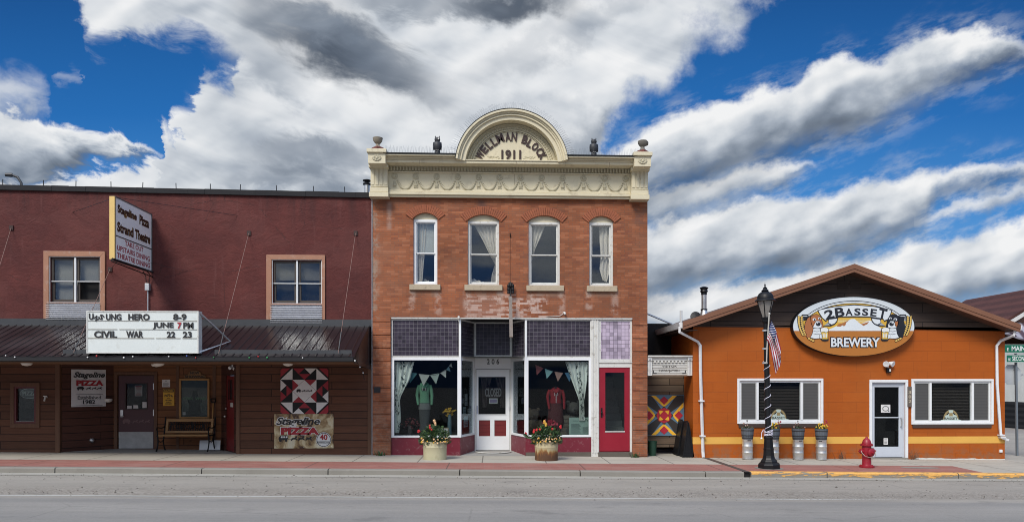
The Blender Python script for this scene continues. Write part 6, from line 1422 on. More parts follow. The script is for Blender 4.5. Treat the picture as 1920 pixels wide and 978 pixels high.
# ------------------------------------------------------------------ the orange brewery (right)
FB = FY(YB)
def mat_block():
    mt, t = new_mat('orange_painted_block'); p = t.pos(); x, y, z = t.sep(p); u = t.m('ADD', x, y)
    c, fac = brick_tex(t, t.vec(u, z, 0.), (.375, .086, .007), (.36, .081, .0065), (.29, .066, .006), .81, .285, .006, .5, .3)
    wb_ = t.N('TexWhiteNoise'); wb_.noise_dimensions = '2D'; t.put(wb_.inputs['Vector'], t.vec(t.m('FLOOR', t.m('DIVIDE', u, 2.4)), t.m('FLOOR', t.m('DIVIDE', z, .285))))
    a = t.noise(p, .9, 5., .6); f = t.noise(t.vec(t.m('MULTIPLY', u, 2.), t.m('MULTIPLY', z, 16.), 0.), 1., 4., .6); g = t.noise(p, 45., 3., .6)
    k = t.m('ADD', .7, t.m('ADD', t.m('MULTIPLY', a, .3), t.m('ADD', t.m('MULTIPLY', f, .18), t.m('MULTIPLY', wb_.outputs['Value'], .05)))); c = t.mix(1., c, t.vec(k, k, k), 'MULTIPLY')
    gh = t.m('ADD', z, t.m('MULTIPLY', x, .0114)); low = t.m('MULTIPLY', t.mr(gh, .5, -.05), t.mr(t.noise(p, 5., 5., .7), .42, .62)); c = t.mix(t.m('MULTIPLY', low, .65), c, (.2, .12, .07))
    dr = t.mr(t.noise(t.vec(t.m('MULTIPLY', u, 7.), t.m('MULTIPLY', z, .6), 0.), 1., 4., .6), .62, .75); c = t.mix(t.m('MULTIPLY', dr, .35), c, (.22, .07, .02))
    fade = t.mr(t.noise(t.vec(t.m('MULTIPLY', u, .5), 1., t.m('MULTIPLY', z, .5)), 1., 4., .6), .48, .68); c = t.mix(t.m('MULTIPLY', fade, .2), c, (.4, .13, .025))
    finish(t, c, .6, 0., t.m('ADD', t.m('MULTIPLY', fac, -1.), t.m('MULTIPLY', g, .25)), .4, .008, .3); return mt
m_block = mat_block(); m_gable = mat_siding('dark_brown_lap_board', (.06, .042, .034), (.053, .037, .03), (.006, .005, .005), .262, 6.)
m_stripe = M('yellow_painted_stripe', (.68, .38, .075), .55, .08, 2); m_rfascia = M('brown_roof_fascia', (.19, .085, .046), .5, .14, 1.4); m_broof = M('brown_metal_roof', (.09, .045, .032), .5, .25)
m_sillbrown = M('brown_sill', (.05, .03, .024), .7, .2); m_vinyl = M('white_vinyl_frame', (.72, .74, .75), .35, .05, 4, dirt=(.5, .48, .44), dirt_amt=.15); m_alu = M('pale_grey_aluminium', (.5, .54, .6), .4, .06, 4); m_white_gutter = M('white_downspout_metal', (.66, .67, .68), .45, .08, 4, dirt=(.4, .39, .36), dirt_amt=.3)
xB0, xB1 = X(1299.5, YB), X(1884, YB)
br = thing('brewery_building', 'low orange painted brewery with a dark brown gable and yellow stripe', 'building', ((xB0+xB1)/2, YB, gz(10)))
YFa = YB-.5
apx = X(1601, YFa); apz = Z(1601, 496, YFa); elx = X(1280, YFa); elz = Z(1280, 604, YFa); erx = X(1912, YFa); erz = Z(1912, 609, YFa)
th_ = .19
zgb = Z(1590, 613.5, YB)
def rake(x): return apz+(elz-apz)*(x-apx)/(elx-apx) if x < apx else apz+(erz-apz)*(x-apx)/(erx-apx)
wL, wR_ = R(1386, 1539, 713, 790, YB), R(1712, 1858, 714, 791, YB); dB = R(1634, 1697, 716, 858, YB)
zb0 = gz(15)-.2; zdoor = gz(9.5)+.02
rc = lambda q: [(q[0], q[2]), (q[1], q[2]), (q[1], q[3]), (q[0], q[3])]
MB().plate(FB, [(xB0, zb0), (xB1, zb0), (xB1, zgb), (xB0, zgb)], [rc(wL), rc(wR_), [(dB[0], zdoor), (dB[1], zdoor), (dB[1], dB[3]), (dB[0], dB[3])]], -.2, 0).box(xB0, xB0+.2, YB+.201, 33, zb0, rake(xB0)-th_).box(xB1-.2, xB1, YB+.201, 33, zb0, rake(xB1)-th_-.02).box(xB0+.2, xB1-.2, 32.8, 33, zb0, zgb).build('wall', m_block, br)
MB().poly(FB, [(xB0, zgb+.002), (xB1, zgb+.002), (xB1, rake(xB1)-th_+.03), (apx, apz-th_+.03), (xB0, rake(xB0)-th_+.03)], -.2, .02).build('gable', m_gable, br)
mb = MB(); Yback = 33.2
for (x0, z0, x1, z1) in ((elx, elz, apx, apz), (apx, apz, erx, erz)):
    mb.add([(x0, YFa, z0), (x1, YFa, z1), (x1, Yback, z1), (x0, Yback, z0), (x0, YFa, z0-th_*.9), (x1, YFa, z1-th_*.9), (x1, Yback, z1-th_*.9), (x0, Yback, z0-th_*.9)], [(0, 1, 2, 3), (7, 6, 5, 4), (2, 6, 7, 3), (3, 7, 4, 0), (1, 5, 6, 2)])
mb.build('roof', m_broof, br)
FFa = FY(YFa)
mb = MB(); h1, h2 = .11, .2
for (x0, z0, x1, z1) in ((elx, elz, apx, apz), (apx, apz, erx, erz)):
    mb.poly(FFa, [(x0, z0+.02), (x1, z1+.02), (x1, z1-h1), (x0, z0-h1)], .0, .045); mb.poly(FFa, [(x0, z0-h1-.004), (x1, z1-h1-.004), (x1, z1-h2), (x0, z0-h2)], .0, .03)
mb.build('fascia', m_rfascia, br)
mb = MB()
for px in (1582, 1606):
    q = R(px-12, px+8, 526, 543, YB-.02)
    for k in range(5): z = q[2]+(q[3]-q[2])*k/5; mb.add([(q[0], YB-.022, z), (q[1], YB-.022, z), (q[1], YB-.055, z+.035), (q[0], YB-.055, z+.035)], [(0, 1, 2, 3)])
mb.build('gable_vent', M('vent_brown', (.045, .032, .027), .7, .1), br)
zs0, zs1 = Z(1590, 831, YB), Z(1590, 818, YB)
for a, b in ((xB0-.001, dB[0]-.075), (dB[1]+.075, xB1+.001)): MB().box(a, b, YB-.004, YB+.0, zs0, zs1).build('painted_stripe', m_stripe, br)
MB().box(xB0-.004, xB0, YB, 22, zs0, zs1).build('painted_stripe', m_stripe, br)
mb = MB(); xw0 = X(1715, YB); n = 24; tp = [Z(1720+164*k/n, 857.5+2.2*k/n+random.uniform(-.7, .7), YB) for k in range(n+1)]
mb.add([(xw0+(xB1-xw0)*k/n, YB-.005, zb0) for k in range(n+1)]+[(xw0+(xB1-xw0)*k/n, YB-.005, tp[k]) for k in range(n+1)], [(k, k+1, n+2+k, n+1+k) for k in range(n)]); mb.build('whitewashed_footing', m_oldwhite, br)
# windows
def mat_screen():
    mt, t = new_mat('insect_screen'); p = t.pos(); s = t.sep(p); k = t.m('SINE', t.m('MULTIPLY', s[2], 150.)); kk = t.m('ADD', .85, t.m('MULTIPLY', k, .12))
    finish(t, t.mix(1., (.1, .1, .1), t.vec(kk, kk, kk), 'MULTIPLY'), .8, alpha=.78); return mt
m_screen = mat_screen(); m_blind = M('dark_blind_slat', (.06, .045, .038), .5, .2, 4); m_alu2 = M('dull_screen_frame', (.42, .43, .42), .5, .1)
def slider(q, seed):
    x0, x1, z0, z1 = q; rnd = random.Random(seed)
    w = MB().frame(FB, x0-.06, x1+.06, z0-.055, z1+.06, .062, .0, .035).build('window', m_vinyl, br, bevel=.006)
    W = x1-x0; a, b = x0+W*.225, x0+W*.765
    mb = MB(); mb.frame(FB, x0, x1, z0, z1, .05, -.1, -.01, .05, .05); mb.fbox(FB, a-.03, a+.03, z0+.05, z1-.05, -.09, -.0); mb.fbox(FB, b-.03, b+.03, z0+.05, z1-.05, -.09, -.0); mb.build('sash', m_vinyl, w)
    mb = MB()
    for s0, s1 in ((x0+.05, a-.03), (b+.03, x1-.05)): mb.frame(FB, s0, s1, z0+.05, z1-.05, .022, -.04, -.015)
    mb.build('screen_frame', m_alu2, w)
    for s0, s1 in ((x0+.07, a-.05), (b+.05, x1-.07)): MB().fbox(FB, s0, s1, z0+.07, z1-.07, -.03, -.028).build('insect_screen', m_screen, w)
    MB().fbox(FB, a+.025, b-.025, z0+.045, z1-.045, -.06, -.055).fbox(FB, x0+.05, a-.03, z0+.05, z1-.05, -.07, -.065).fbox(FB, b+.03, x1-.05, z0+.05, z1-.05, -.07, -.065).build('pane', m_glass, w)
    mb = MB(); z = z0+.06
    while z < z1-.04:
        for s0, s1 in ((a+.0, b), (x0+.06, a-.03), (b+.03, x1-.06)): mb.add([(s0, YB+.115, z), (s1, YB+.115, z), (s1, YB+.14, z+.024), (s0, YB+.14, z+.024)], [(0, 1, 2, 3)])
        z += .042
    mb.build('blind', m_blind, w)
    MB().fbox(FB, x0-.02, x1+.0, z0-.155, z0-.06, .001, .03).build('sill', m_sillbrown, br)
    MB().box(x0-.3, x1+.3, YB+.9, YB+.91, z0-.3, z1+.3).build('dark_room', m_dark, w)
    # logo decal on the middle pane
    cx = x0+W*(.5 if seed == 2 else .49); zc = z0+.06
    arcp = [(cx+.22*math.cos(t_), zc+.02+.27*math.sin(t_)) for t_ in [math.pi*i/18 for i in range(19)]]; arci = [(cx+.17*math.cos(t_), zc+.02+.21*math.sin(t_)) for t_ in [math.pi*i/18 for i in range(19)]]
    m_dg, m_dl = M('decal_gold', (.26, .2, .09), .6, .1), M('decal_pale', (.42, .5, .45), .6, .1)
    for i in range(18): pass
    d = MB().poly(FB, arcp+arci[::-1], -.054, -.0525).build('decal', m_dg, w)
    mb = MB().poly(FB, [(cx-.09, zc+.15), (cx-.05, zc+.2), (cx-.07, zc+.28), (cx+.07, zc+.28), (cx+.05, zc+.2), (cx+.09, zc+.15), (cx+.16, zc+.13), (cx+.2, zc+.02), (cx+.3, zc+.0), (cx+.26, zc-.03), (cx-.26, zc-.03), (cx-.3, zc+.0), (cx-.2, zc+.02), (cx-.16, zc+.13)], -.052, -.0505); mb.build('decal', m_dl, w)
    MB().text('BASSET', FB, (cx-.19, cx+.19, zc+.01, zc+.08), -.05, .002, 0, .02).build('lettering', m_ink, w); MB().fbox(FB, cx-.05, cx+.05, zc+.11, zc+.2, -.0502, -.0495).build('decal', m_dg, w)
slider(wL, 1); slider(wR_, 2)
# door
x0, x1, _, z1 = dB; z0 = zdoor
MB().frame(FB, x0-.07, x1+.07, z0-.02, z1+.07, .075, .0, .04, 0, .075).build('door_frame', m_vinyl, br, bevel=.006)
gq = R(1641, 1687, 725, 837, YB); dlf = MB().plate(FB, [(x0+.03, z0+.01), (x1-.06, z0+.01), (x1-.06, z1-.04), (x0+.03, z1-.04)], [rc((gq[0], gq[1], gq[2], gq[3]))], -.09, -.04).build('door', m_alu, br)
MB().frame(FB, x0, x1, z0, z1, .03, -.12, -.02, 0, .04).fbox(FB, x1-.06, x1-.03, z0, z1-.04, -.1, -.03).build('door_jamb', m_alu, br)
MB().fbox(FB, gq[0], gq[1], gq[2], gq[3], -.07, -.065).build('pane', m_glass, dlf); zb_ = Z(1664, 782, YB); MB().fbox(FB, gq[0], gq[1], zb_-.015, zb_+.012, -.06, -.03).build('push_bar', m_alu, dlf)
q = R(1688.5, 1693, 782, 799, YB); MB().tube([FB.p(q[0]+.02, q[2], -.04), FB.p(q[0]+.02, q[2]+.02, .03), FB.p(q[0]+.02, q[3]-.02, .03), FB.p(q[0]+.02, q[3], -.04)], .016, 6).build('handle', m_steel, dlf)
for a, b, c, d, k in ((1654, 1671.5, 758, 773, 0), (1659, 1667, 821, 833, 1)):
    q = R(a, b, c, d, YB); nt = MB().fbox(FB, q[0], q[1], q[2], q[3], -.064, -.061).build('notice', m_paper, dlf); mb = MB(); w, h = q[1]-q[0], q[3]-q[2]
    if k == 0:
        mb.plate(FB, [(q[0]+w*(.5+.36*math.cos(t_)), q[2]+h*(.5+.34*math.sin(t_))) for t_ in [2*math.pi*i/20 for i in range(20)]], [[(q[0]+w*(.5+.27*math.cos(t_)), q[2]+h*(.5+.25*math.sin(t_))) for t_ in [2*math.pi*i/20 for i in range(20)]]], -.061, -.059); mb.fbox(FB, q[0]+w*.74, q[0]+w*.9, q[2]+h*.1, q[2]+h*.28, -.061, -.059)
    else:
        for j in range(4): mb.fbox(FB, q[0]+w*.15, q[1]-w*.15, q[2]+h*(.15+.2*j), q[2]+h*(.22+.2*j), -.061, -.059)
    mb.build('lettering', M('grey_print', (.12, .13, .13), .7, .1), nt)
MB().box(x0-.2, x1+.2, YB+.9, YB+.91, z0, z1+.2).build('dark_room', m_dark, br)
MB().box(x0-.06, x1+.06, YB-.06, YB+.1, gz(9.5)-.1, z0).build('threshold', m_kerb, br)
# gutters and downspouts
gy = YFa+.02
mb = MB(); gx0 = elx-.1
mb.add([(gx0, gy, elz-.0), (elx, gy, elz-.0), (elx, gy, elz-.15), (gx0+.04, gy, elz-.15), (gx0, 33, elz), (elx, 33, elz), (elx, 33, elz-.15), (gx0+.04, 33, elz-.15)], [(0, 1, 2, 3), (0, 3, 7, 4), (3, 2, 6, 7), (0, 4, 5, 1)]); mb.build('eave_gutter', m_white_gutter, br)
mb = MB(); gx1 = erx+.09; mb.add([(erx, gy, erz-.02), (gx1, gy, erz-.02), (gx1-.03, gy, erz-.15), (erx, gy, erz-.15), (erx, 33, erz-.02), (gx1, 33, erz-.02), (gx1-.03, 33, erz-.15), (erx, 33, erz-.15)], [(0, 3, 2, 1), (1, 2, 6, 5), (2, 3, 7, 6), (0, 1, 5, 4)]); mb.build('eave_gutter', m_white_gutter, br)
MB().box(elx+.0, xB0, YFa+.03, 33, elz-th_-.01, elz-th_+.0).box(xB1, erx-.005, YFa+.03, 33, erz-th_-.02, erz-th_-.01).build('soffit', m_sillbrown, br)
def dspout(pts): 
    P = [Vector((X(a, y), y, Z(a, b, y))) for a, b, y in pts]; mb = MB().tube(P, .045, 4); o = mb.build('downspout', m_white_gutter, br, bevel=.008)
    m2 = MB()
    for f in (.35, .8): p = P[-3].lerp(P[-2], f); m2.box(p.x-.07, p.x+.07, p.y-.06, p.y+.06, p.z-.02, p.z+.02)
    m2.build('strap', m_white_gutter, o)
yw = YB-.07
dspout([(1274, 612, gy+.04), (1274, 622, gy+.04), (1308, 640, yw), (1313, 647, yw), (1313.5, 700, yw), (1318, 846, yw), (1319, 857, yw-.05)])
dspout([(1903, 618, gy+.04), (1901, 628, gy+.04), (1876, 638.5, yw), (1868.5, 648, yw), (1869.5, 720, yw), (1876, 812, yw), (1880, 821, yw), (1891, 824.5, yw)])
q = R(1873, 1878, 842, 847, YB); MB().fbox(FB, q[0], q[1], q[2], q[3], .001, .04).build('outlet_box', m_white, br)
# flue, dish vent, PVC pipe on the roof
def onroof(px, Y): x = X(px, Y); return x, rake(x)
Yf = 21.6; x, zr_ = onroof(1320, Yf); t = thing('chimney_flue', 'shiny metal chimney flue with a black cap on the brewery roof', 'chimney flue', (x, Yf, zr_)); z1 = Z(1320, 537, Yf)
MB().lathe([(.14, zr_-.1), (.085, zr_+.14)], (x, Yf, 0), 16).lathe([(.075, zr_), (.075, z1-.2)], (x, Yf, 0), 16).build('pipe', m_steel, t, smooth=True); MB().lathe([(.085, z1-.24), (.085, z1-.17), (.12, z1-.15), (.1, z1-.11), (.1, z1-.08), (.13, z1-.04), (.1, z1-.02), (.04, z1)], (x, Yf, 0), 16).lathe([(.1, zr_+.14), (.1, zr_+.17)], (x, Yf, 0), 16).build('cap', m_black, t, smooth=True)
x, zr_ = onroof(1304.5, Yf+.3); t = thing('satellite_dish', 'black round satellite dish leaning on the brewery roof beside the flue', 'satellite dish', (x, Yf+.3, zr_)); zc = Z(1304.5, 593, Yf+.3)
MB().lathe([(.16, -.01), (.155, .02), (.08, .03), (.0, .035)], (x, Yf+.3, zc), 22, axis=(-.1, -.9, .35)).build('dish', m_black, t, smooth=True); MB().tube([(x, Yf+.33, zc), (x+.05, Yf+.45, zr_-.1)], .025, 6).build('mount', m_black, t)
x, zr_ = onroof(1277, 22.2); t = thing('plastic_vent_pipe', 'plain white plastic vent pipe at the low edge of the brewery roof', 'vent pipe', (x, 22.2, zr_-.2)); MB().tube([(x, 22.2, elz-.3), (x, 22.2, Z(1276.5, 582, 22.2))], .04, 10).build('pipe', m_white, t, smooth=True)
t = thing('service_mast', 'thin grey service pipe sloping from the brick corner to the brewery eave', 'pipe', (X(1262, 22.5), 22.5, Z(1262, 608, 22.5))); MB().tube([(X(1214, 22.5), 22.5, Z(1214, 588, 22.5)), (X(1264, 22.5), 22.5, Z(1264, 609, 22.5)), (X(1290, 22.5), 22.5, Z(1290, 622, 22.5))], .028, 8).build('pipe', m_galv, t)
# ---- the oval sign
YO = YB-.2; FO = FY(YO)
def E(zx, zy): px, py = 1475+zx/7.68, 550+zy/7.68; return X(px, YO), Z(px, py, YO)
os_ = thing('oval_brewery_sign', 'large oval sign reading 2 Basset Brewery with two hounds holding beer mugs', 'sign', (*[E(965, 475)[0]], YO, E(965, 900)[1]))
ell = lambda cx, cy, rx, ry, n=64, a0=0, a1=360: [E(cx+rx*math.cos(RAD(a0+(a1-a0)*i/n)), cy-ry*math.sin(RAD(a0+(a1-a0)*i/n))) for i in range(n if a1-a0 == 360 else n+1)]
ep = lambda pts: [E(a, b) for a, b in pts]
MB().poly(FO, ell(965, 475, 882, 432, 80), -.17, .0).build('sign_box', m_black, os_)
MB().poly(FO, ell(965, 475, 872, 424, 80), .0, .004).build('face', M('sign_white_face', (.6, .66, .7), .4, .04), os_)
LOGO = MB()
SM = {k: M('sign_'+k, c, .45, .06, 2) for k, c in {'black': (.012, .014, .02), 'white': (.64, .69, .72), 'brown': (.4, .15, .025), 'amber': (.62, .38, .045), 'pale': (.66, .6, .36), 'hound_brown': (.36, .13, .045), 'rock': (.34, .13, .04), 'foam': (.7, .72, .7), 'beer': (.62, .42, .06), 'wheat': (.66, .45, .12), 'grey': (.3, .34, .38)}.items()}
SMK = list(SM)
def S(mat, pts, l, name='logo_print'):
    LOGO.poly(FO, pts, .004, .0055+.0022*l, SMK.index(mat))
def ol(pts, k=9):
    cx = sum(a for a, b in pts)/len(pts); cy = sum(b for a, b in pts)/len(pts); o = []
    for a, b in pts:
        d = math.hypot(a-cx, b-cy); o.append((cx+(a-cx)*(d+k)/d, cy+(b-cy)*(d+k)/d))
    return o
def SO(mat, pts, l, k=9): S('black', ep(ol(pts, k)), l); S(mat, ep(pts), l+1)
el2 = lambda cx, cy, rx, ry, n=18, rot=0: [(cx+rx*math.cos(2*math.pi*i/n)*math.cos(RAD(rot))-ry*math.sin(2*math.pi*i/n)*math.sin(RAD(rot)), cy+rx*math.cos(2*math.pi*i/n)*math.sin(RAD(rot))+ry*math.sin(2*math.pi*i/n)*math.cos(RAD(rot))) for i in range(n)]
up_arc = lambda rx, ry, cy=560, lo=20: [(965+rx*math.cos(RAD(a)), cy-ry*math.sin(RAD(a))) for a in range(lo, 181-lo, 4)]
S('black', ep([(1718, 300)]+up_arc(800, 458)+[(215, 300)]), 0); S('white', ep([(1705, 320)]+up_arc(790, 446)+[(228, 320)]), 1); S('black', ep([(1700, 330)]+up_arc(772, 424)+[(235, 330)]), 2)
S('amber', ep([(1650, 537), (1730, 400)]+up_arc(764, 414, 560, 24)+[(205, 400), (280, 537)]), 3)
for i, (r1, r2) in enumerate(((.97, .9), (.86, .82))): S('pale', ep([(965+764*r1*math.cos(RAD(a)), 560-414*r1*math.sin(RAD(a))) for a in range(58, 123, 4)]+[(965+764*r2*math.cos(RAD(a)), 560-414*r2*math.sin(RAD(a))) for a in range(122, 57, -4)]), 4)
for yy in (372, 392, 412): S('pale', ep([(735, yy), (1235, yy), (1235, yy+7), (735, yy+7)]), 4)
lowpts = [(965+872*math.cos(RAD(a)), 475+424*math.sin(RAD(a))) for a in range(9, 172, 3)]
S('brown', ep([(1828, 537)]+lowpts+[(102, 537)]), 4)
S('white', ep([(560, 537), (720, 465), (880, 385), (925, 366), (975, 366), (1060, 437), (1190, 388), (1228, 400), (1385, 525), (1385, 537)]), 5)
S('rock', ep([(715, 472), (740, 440), (800, 425), (900, 376), (850, 420), (845, 450), (820, 470), (800, 455), (770, 474)]), 6); S('rock', ep([(1065, 438), (1120, 425), (1180, 404), (1155, 440), (1120, 455), (1105, 466)]), 6)
# ribbon
def rib(top, bot, e): return [(440+e, 240+e*.3), (520, 215+e), (700, 178+e), (965, top), (1240, 178+e), (1430, 215+e), (1512-e, 240+e*.3), (1500-e, 290), (1460-e, 380-e), (1400, 405-e*1.4), (1385, 372-e), (1180, 342-e), (965, bot), (760, 342-e), (590, 372-e), (560, 405-e*1.4), (500+e, 350), (455+e, 280)]
for s in (0, 1):
    mx_ = (lambda a: a) if not s else (lambda a: 1945-a)
    S('black', ep([(mx_(a), b) for a, b in [(590, 360), (735, 350), (725, 405), (690, 445), (630, 472), (525, 470), (600, 410)]]), 6); S('white', ep([(mx_(a), b) for a, b in [(605, 375), (722, 362), (710, 400), (680, 432), (640, 445), (600, 420)]]), 7); S('grey', ep([(mx_(a), b) for a, b in [(535, 462), (590, 420), (620, 455)]]), 7)
S('black', ep(rib(155, 340, 0)), 8); S('white', ep(rib(170, 324, 13)), 9)
sc_ = abs(E(100, 0)[0]-E(0, 0)[0])/100
for ch, zx, zy, rot, hw, hh in (('2', 605, 298, 14, 68, 64), ('B', 757, 268, 7, 68, 66), ('A', 890, 268, 2, 52, 50), ('S', 1012, 264, 0, 46, 50), ('S', 1124, 268, -3, 46, 50), ('E', 1245, 276, -7, 46, 52), ('T', 1375, 288, -12, 60, 68)):
    x, z = E(zx, zy); c_, s_ = math.cos(RAD(rot)), math.sin(RAD(rot)); MB().text(ch, FO, (-hw*sc_, hw*sc_, -hh*sc_, hh*sc_), .0275, .003, 0, .03, xf=lambda a, b: (x+a*c_-b*s_, z+a*s_+b*c_)).build('lettering', SM['black'], os_)
a, b = E(622, 782), E(1347, 625); MB().text('BREWERY', FO, (a[0], b[0], a[1], b[1]), .0155, .002, 0, .09).build('lettering', SM['black'], os_)
a, b = E(636, 768), E(1335, 638); MB().text('BREWERY', FO, (a[0], b[0], a[1], b[1]), .018, .004, 0, .025).build('lettering', SM['white'], os_)
# the two hounds
for s in (0, 1):
    mx_ = (lambda p: p) if not s else (lambda p: [(1948-a, b) for a, b in p])
    fur = 'hound_brown' if not s else 'black'
    SO('white', mx_([(372, 490), (480, 505), (505, 560), (495, 640), (400, 648), (335, 632), (362, 570)]), 8)
    SO(fur, mx_([(300, 355), (345, 325), (350, 420), (372, 500), (362, 570), (335, 628), (290, 632), (262, 570), (252, 500), (265, 420)]), 9)
    SO(fur, mx_([(338, 345), (380, 308), (430, 302), (475, 335), (500, 400), (522, 490), (480, 500), (380, 495), (352, 430)]), 10)
    SO('white', mx_([(420, 398), (462, 398), (495, 450), (492, 490), (440, 500), (372, 492), (395, 440)]), 11, 5)
    S('black', ep(mx_(el2(447, 440, 34, 28))), 13); S('white', ep(mx_(el2(437, 428, 9, 6))), 14)
    S('white', ep(mx_(el2(392, 374, 26, 20))), 12); S('black', ep(mx_(el2(396, 378, 13, 14))), 13); S('white', ep(mx_(el2(464, 358, 20, 16))), 12); S('black', ep(mx_(el2(464, 362, 10, 11))), 13)
    if s: S('hound_brown', ep(mx_([(352, 400), (395, 405), (402, 450), (378, 490), (360, 450)])), 12)
    for yy in (535, 575): S('black', ep(mx_([(372, yy), (430, yy+16), (470, yy+4), (430, yy+10)])), 11)
    S('black', ep(mx_(el2(545, 662, 54, 24))), 12); SO('beer', mx_([(490, 548), (588, 548), (580, 655), (500, 655)]), 13, 7)
    for k in range(3): S('white', ep(mx_(el2(517+25*k, 605, 7, 36, 12))), 15)
    SO('foam', mx_([(478, 520), (492, 498), (530, 490), (570, 496), (590, 515), (585, 545), (560, 558), (520, 548), (490, 556)]), 15, 6); SO('white', mx_([(470, 590), (500, 580), (508, 610), (505, 650), (470, 640)]), 13, 5)
    for k in range(10):
        f = k/9; cx_, cy_ = (182+(-8)*math.sin(f*2)+62*f*f, 335+250*f)
        for q in (-1, 1): SO('wheat', mx_(el2(cx_+q*20+8, cy_+4, 19, 11, 12, 50 if q < 0 else -40+100*f*.2)), 9, 6)
    for k in range(3): SO('wheat', mx_(el2(318+28*k, 648+15*k, 20, 12, 12, 25)), 9, 6)
LOGO.build('logo_print', [SM[k] for k in SMK], os_)
c = Vector((X(1664.5, YB), YB, Z(1664.5, 698, YB))); t = thing('floodlight', 'white twin-head floodlight on the orange wall below the oval sign', 'light', c)
MB().fbox(FB, c.x-.06, c.x+.06, c.z, c.z+.13, .001, .07).build('sensor_box', m_black, t); MB().fbox(FB, c.x+.005, c.x+.05, c.z+.03, c.z+.1, .07, .078).tube([FB.p(c.x-.02, c.z+.12, .04), FB.p(c.x-.02, c.z+.2, .06)], .02, 8).build('stem', m_oldwhite, t)
for q in (-1, 1): MB().lathe([(.03, -.07), (.05, -.03), (.085, .05), (.08, .055), (.02, .05)], FB.p(c.x-.02+q*.075, c.z+.25, .1), 14, axis=(q*.5, -.75, -.35)).build('lamp_head', m_white, t, smooth=True)
q = R(1699.8, 1707.5, 724, 762, YB); t = thing('address_plank', 'weathered vertical address plank with number 302 between door and window', 'address sign', (q[0], YB, q[2])); MB().fbox(FB, q[0], q[1], q[2], q[3], .036, .056).build('plank', mat_wood('grey_driftwood', (.12, .1, .085), 'z'), t)
for i, ch in enumerate('302'): h = (q[3]-q[2]); MB().text(ch, FB, (q[0]+.025, q[1]-.02, q[3]-h*(.22*i+.36), q[3]-h*(.22*i+.2)), .056, .006, 0, .02).build('lettering', M('pale_numeral', (.42, .36, .26), .6, .1), t)

# ---- the passage between brick block and brewery
YQ = 21.15
bw = MB(); x0, x1 = XWR+.002, xB0-.0
MB().plate(FY(YQ+.1), [(x0, gz(5)+.2), (x1, gz(5)+.2), (x1, 2.35), (x0, 2.35)], [], 0, .05).build('wall', mat_siding('grey_brown_old_boards', (.11, .07, .045), (.16, .125, .09), (.02, .014, .01), .19, 1.1), None, 'weathered board partition closing the passage behind the barn quilt', org=((x0+x1)/2, YQ, 0), cat='board wall').name = 'board_partition'
MB().box(x0, x1, YQ+1.6, YQ+1.61, -.3, 3.8).build('dark_panel', m_dark, [o for o in bpy.data.objects if o.name == 'board_partition'][0])
yq_ = YQ+.04; q = R(1206, 1283, 740, 816, yq_); q = (X(1228, yq_)-.55+.055, X(1283, yq_), q[2], q[3]); cxq = X(1244.7, yq_); hwq = (q[3]-q[2])/2; q = (cxq-hwq, cxq+hwq, q[2], q[3]); q = (q[0], min(q[1], xB0-.01), q[2], q[3])
FQ = FY(yq_); pol = []
def rot4(k, pts, l):
    for r in range(4):
        p2 = pts
        for _ in range(r): p2 = [(-b, a) for a, b in p2]
        pol.append((k, [((a+1)/2, (b+1)/2) for a, b in p2], l))
rot4('k', [(.12, .0), (.0, .12), (.62, .98), (.98, .98), (.98, .62)], 0); rot4('y', [(.0, -.42), (.14, -.52), (.64, -.97), (.42, -.97), (-.0, -.58)], 1); rot4('y', [(.0, -.42), (-.14, -.52), (-.64, -.97), (-.42, -.97), (-.0, -.58)], 1)
rot4('r', [(0, -.94), (.22, -.74), (.0, -.52), (-.22, -.74)], 2); rot4('k', [(0, -.46), (.1, -.36), (0, -.26), (-.1, -.36)], 2); rot4('r', [(-.27, -.27), (0, -.38), (.27, -.27), (0, -.2)], 3)
pol.append(('r', [((a+1)/2, (b+1)/2) for a, b in [(-.27, -.27), (.27, -.27), (.27, .27), (-.27, .27)]], 2)); pol.append(('y', [((a+1)/2, (b+1)/2) for a, b in [(-.24, -.24), (.24, -.24), (.24, .24), (-.24, .24)]], 3)); pol.append(('r', [((a+1)/2, (b+1)/2) for a, b in [(0, -.24), (.24, 0), (0, .24), (-.24, 0)]], 4))
quilt(FQ, q, 'barn_quilt', 'blue barn quilt board with yellow and red star in the passage', M('quilt_blue', (.1, .19, .28), .6, .1), pol, {'k': M('quilt_charcoal', (.03, .026, .025), .6, .1), 'y': M('quilt_yellow', (.85, .46, .03), .6, .08), 'r': M('quilt_crimson', (.42, .015, .035), .6, .1)})
yv = YB+.12; q = R(1217.5, 1299, 666, 703.5, yv); t = thing('visitor_sign', 'weathered white wooden Visitor Information sign over the passage', 'sign', ((q[0]+q[1])/2, yv, q[2])); q = (XWR+.01, xB0-.005, q[2], q[3]); FV = FY(yv); w, h = q[1]-q[0], q[3]-q[2]
MB().fbox(FV, q[0], q[1], q[2]+.03, q[3]-.04, -.1, 0).build('board', mat_siding('old_white_boards', (.56, .56, .53), (.5, .49, .46), (.2, .18, .16), .07, 3.), t)
MB().fbox(FV, q[0], q[1], q[3]-.04, q[3], -.12, .1).fbox(FV, q[0]+.13, q[1]-.14, q[3]-.14, q[3]-.042, 0, .03).build('cornice', m_oldwhite, t); mb = MB()
k = q[0]+.18
while k < q[1]-.2: mb.fbox(FV, k, k+.05, q[3]-.2, q[3]-.145, 0, .03); k += .1
mb.build('dentils', m_oldwhite, t)
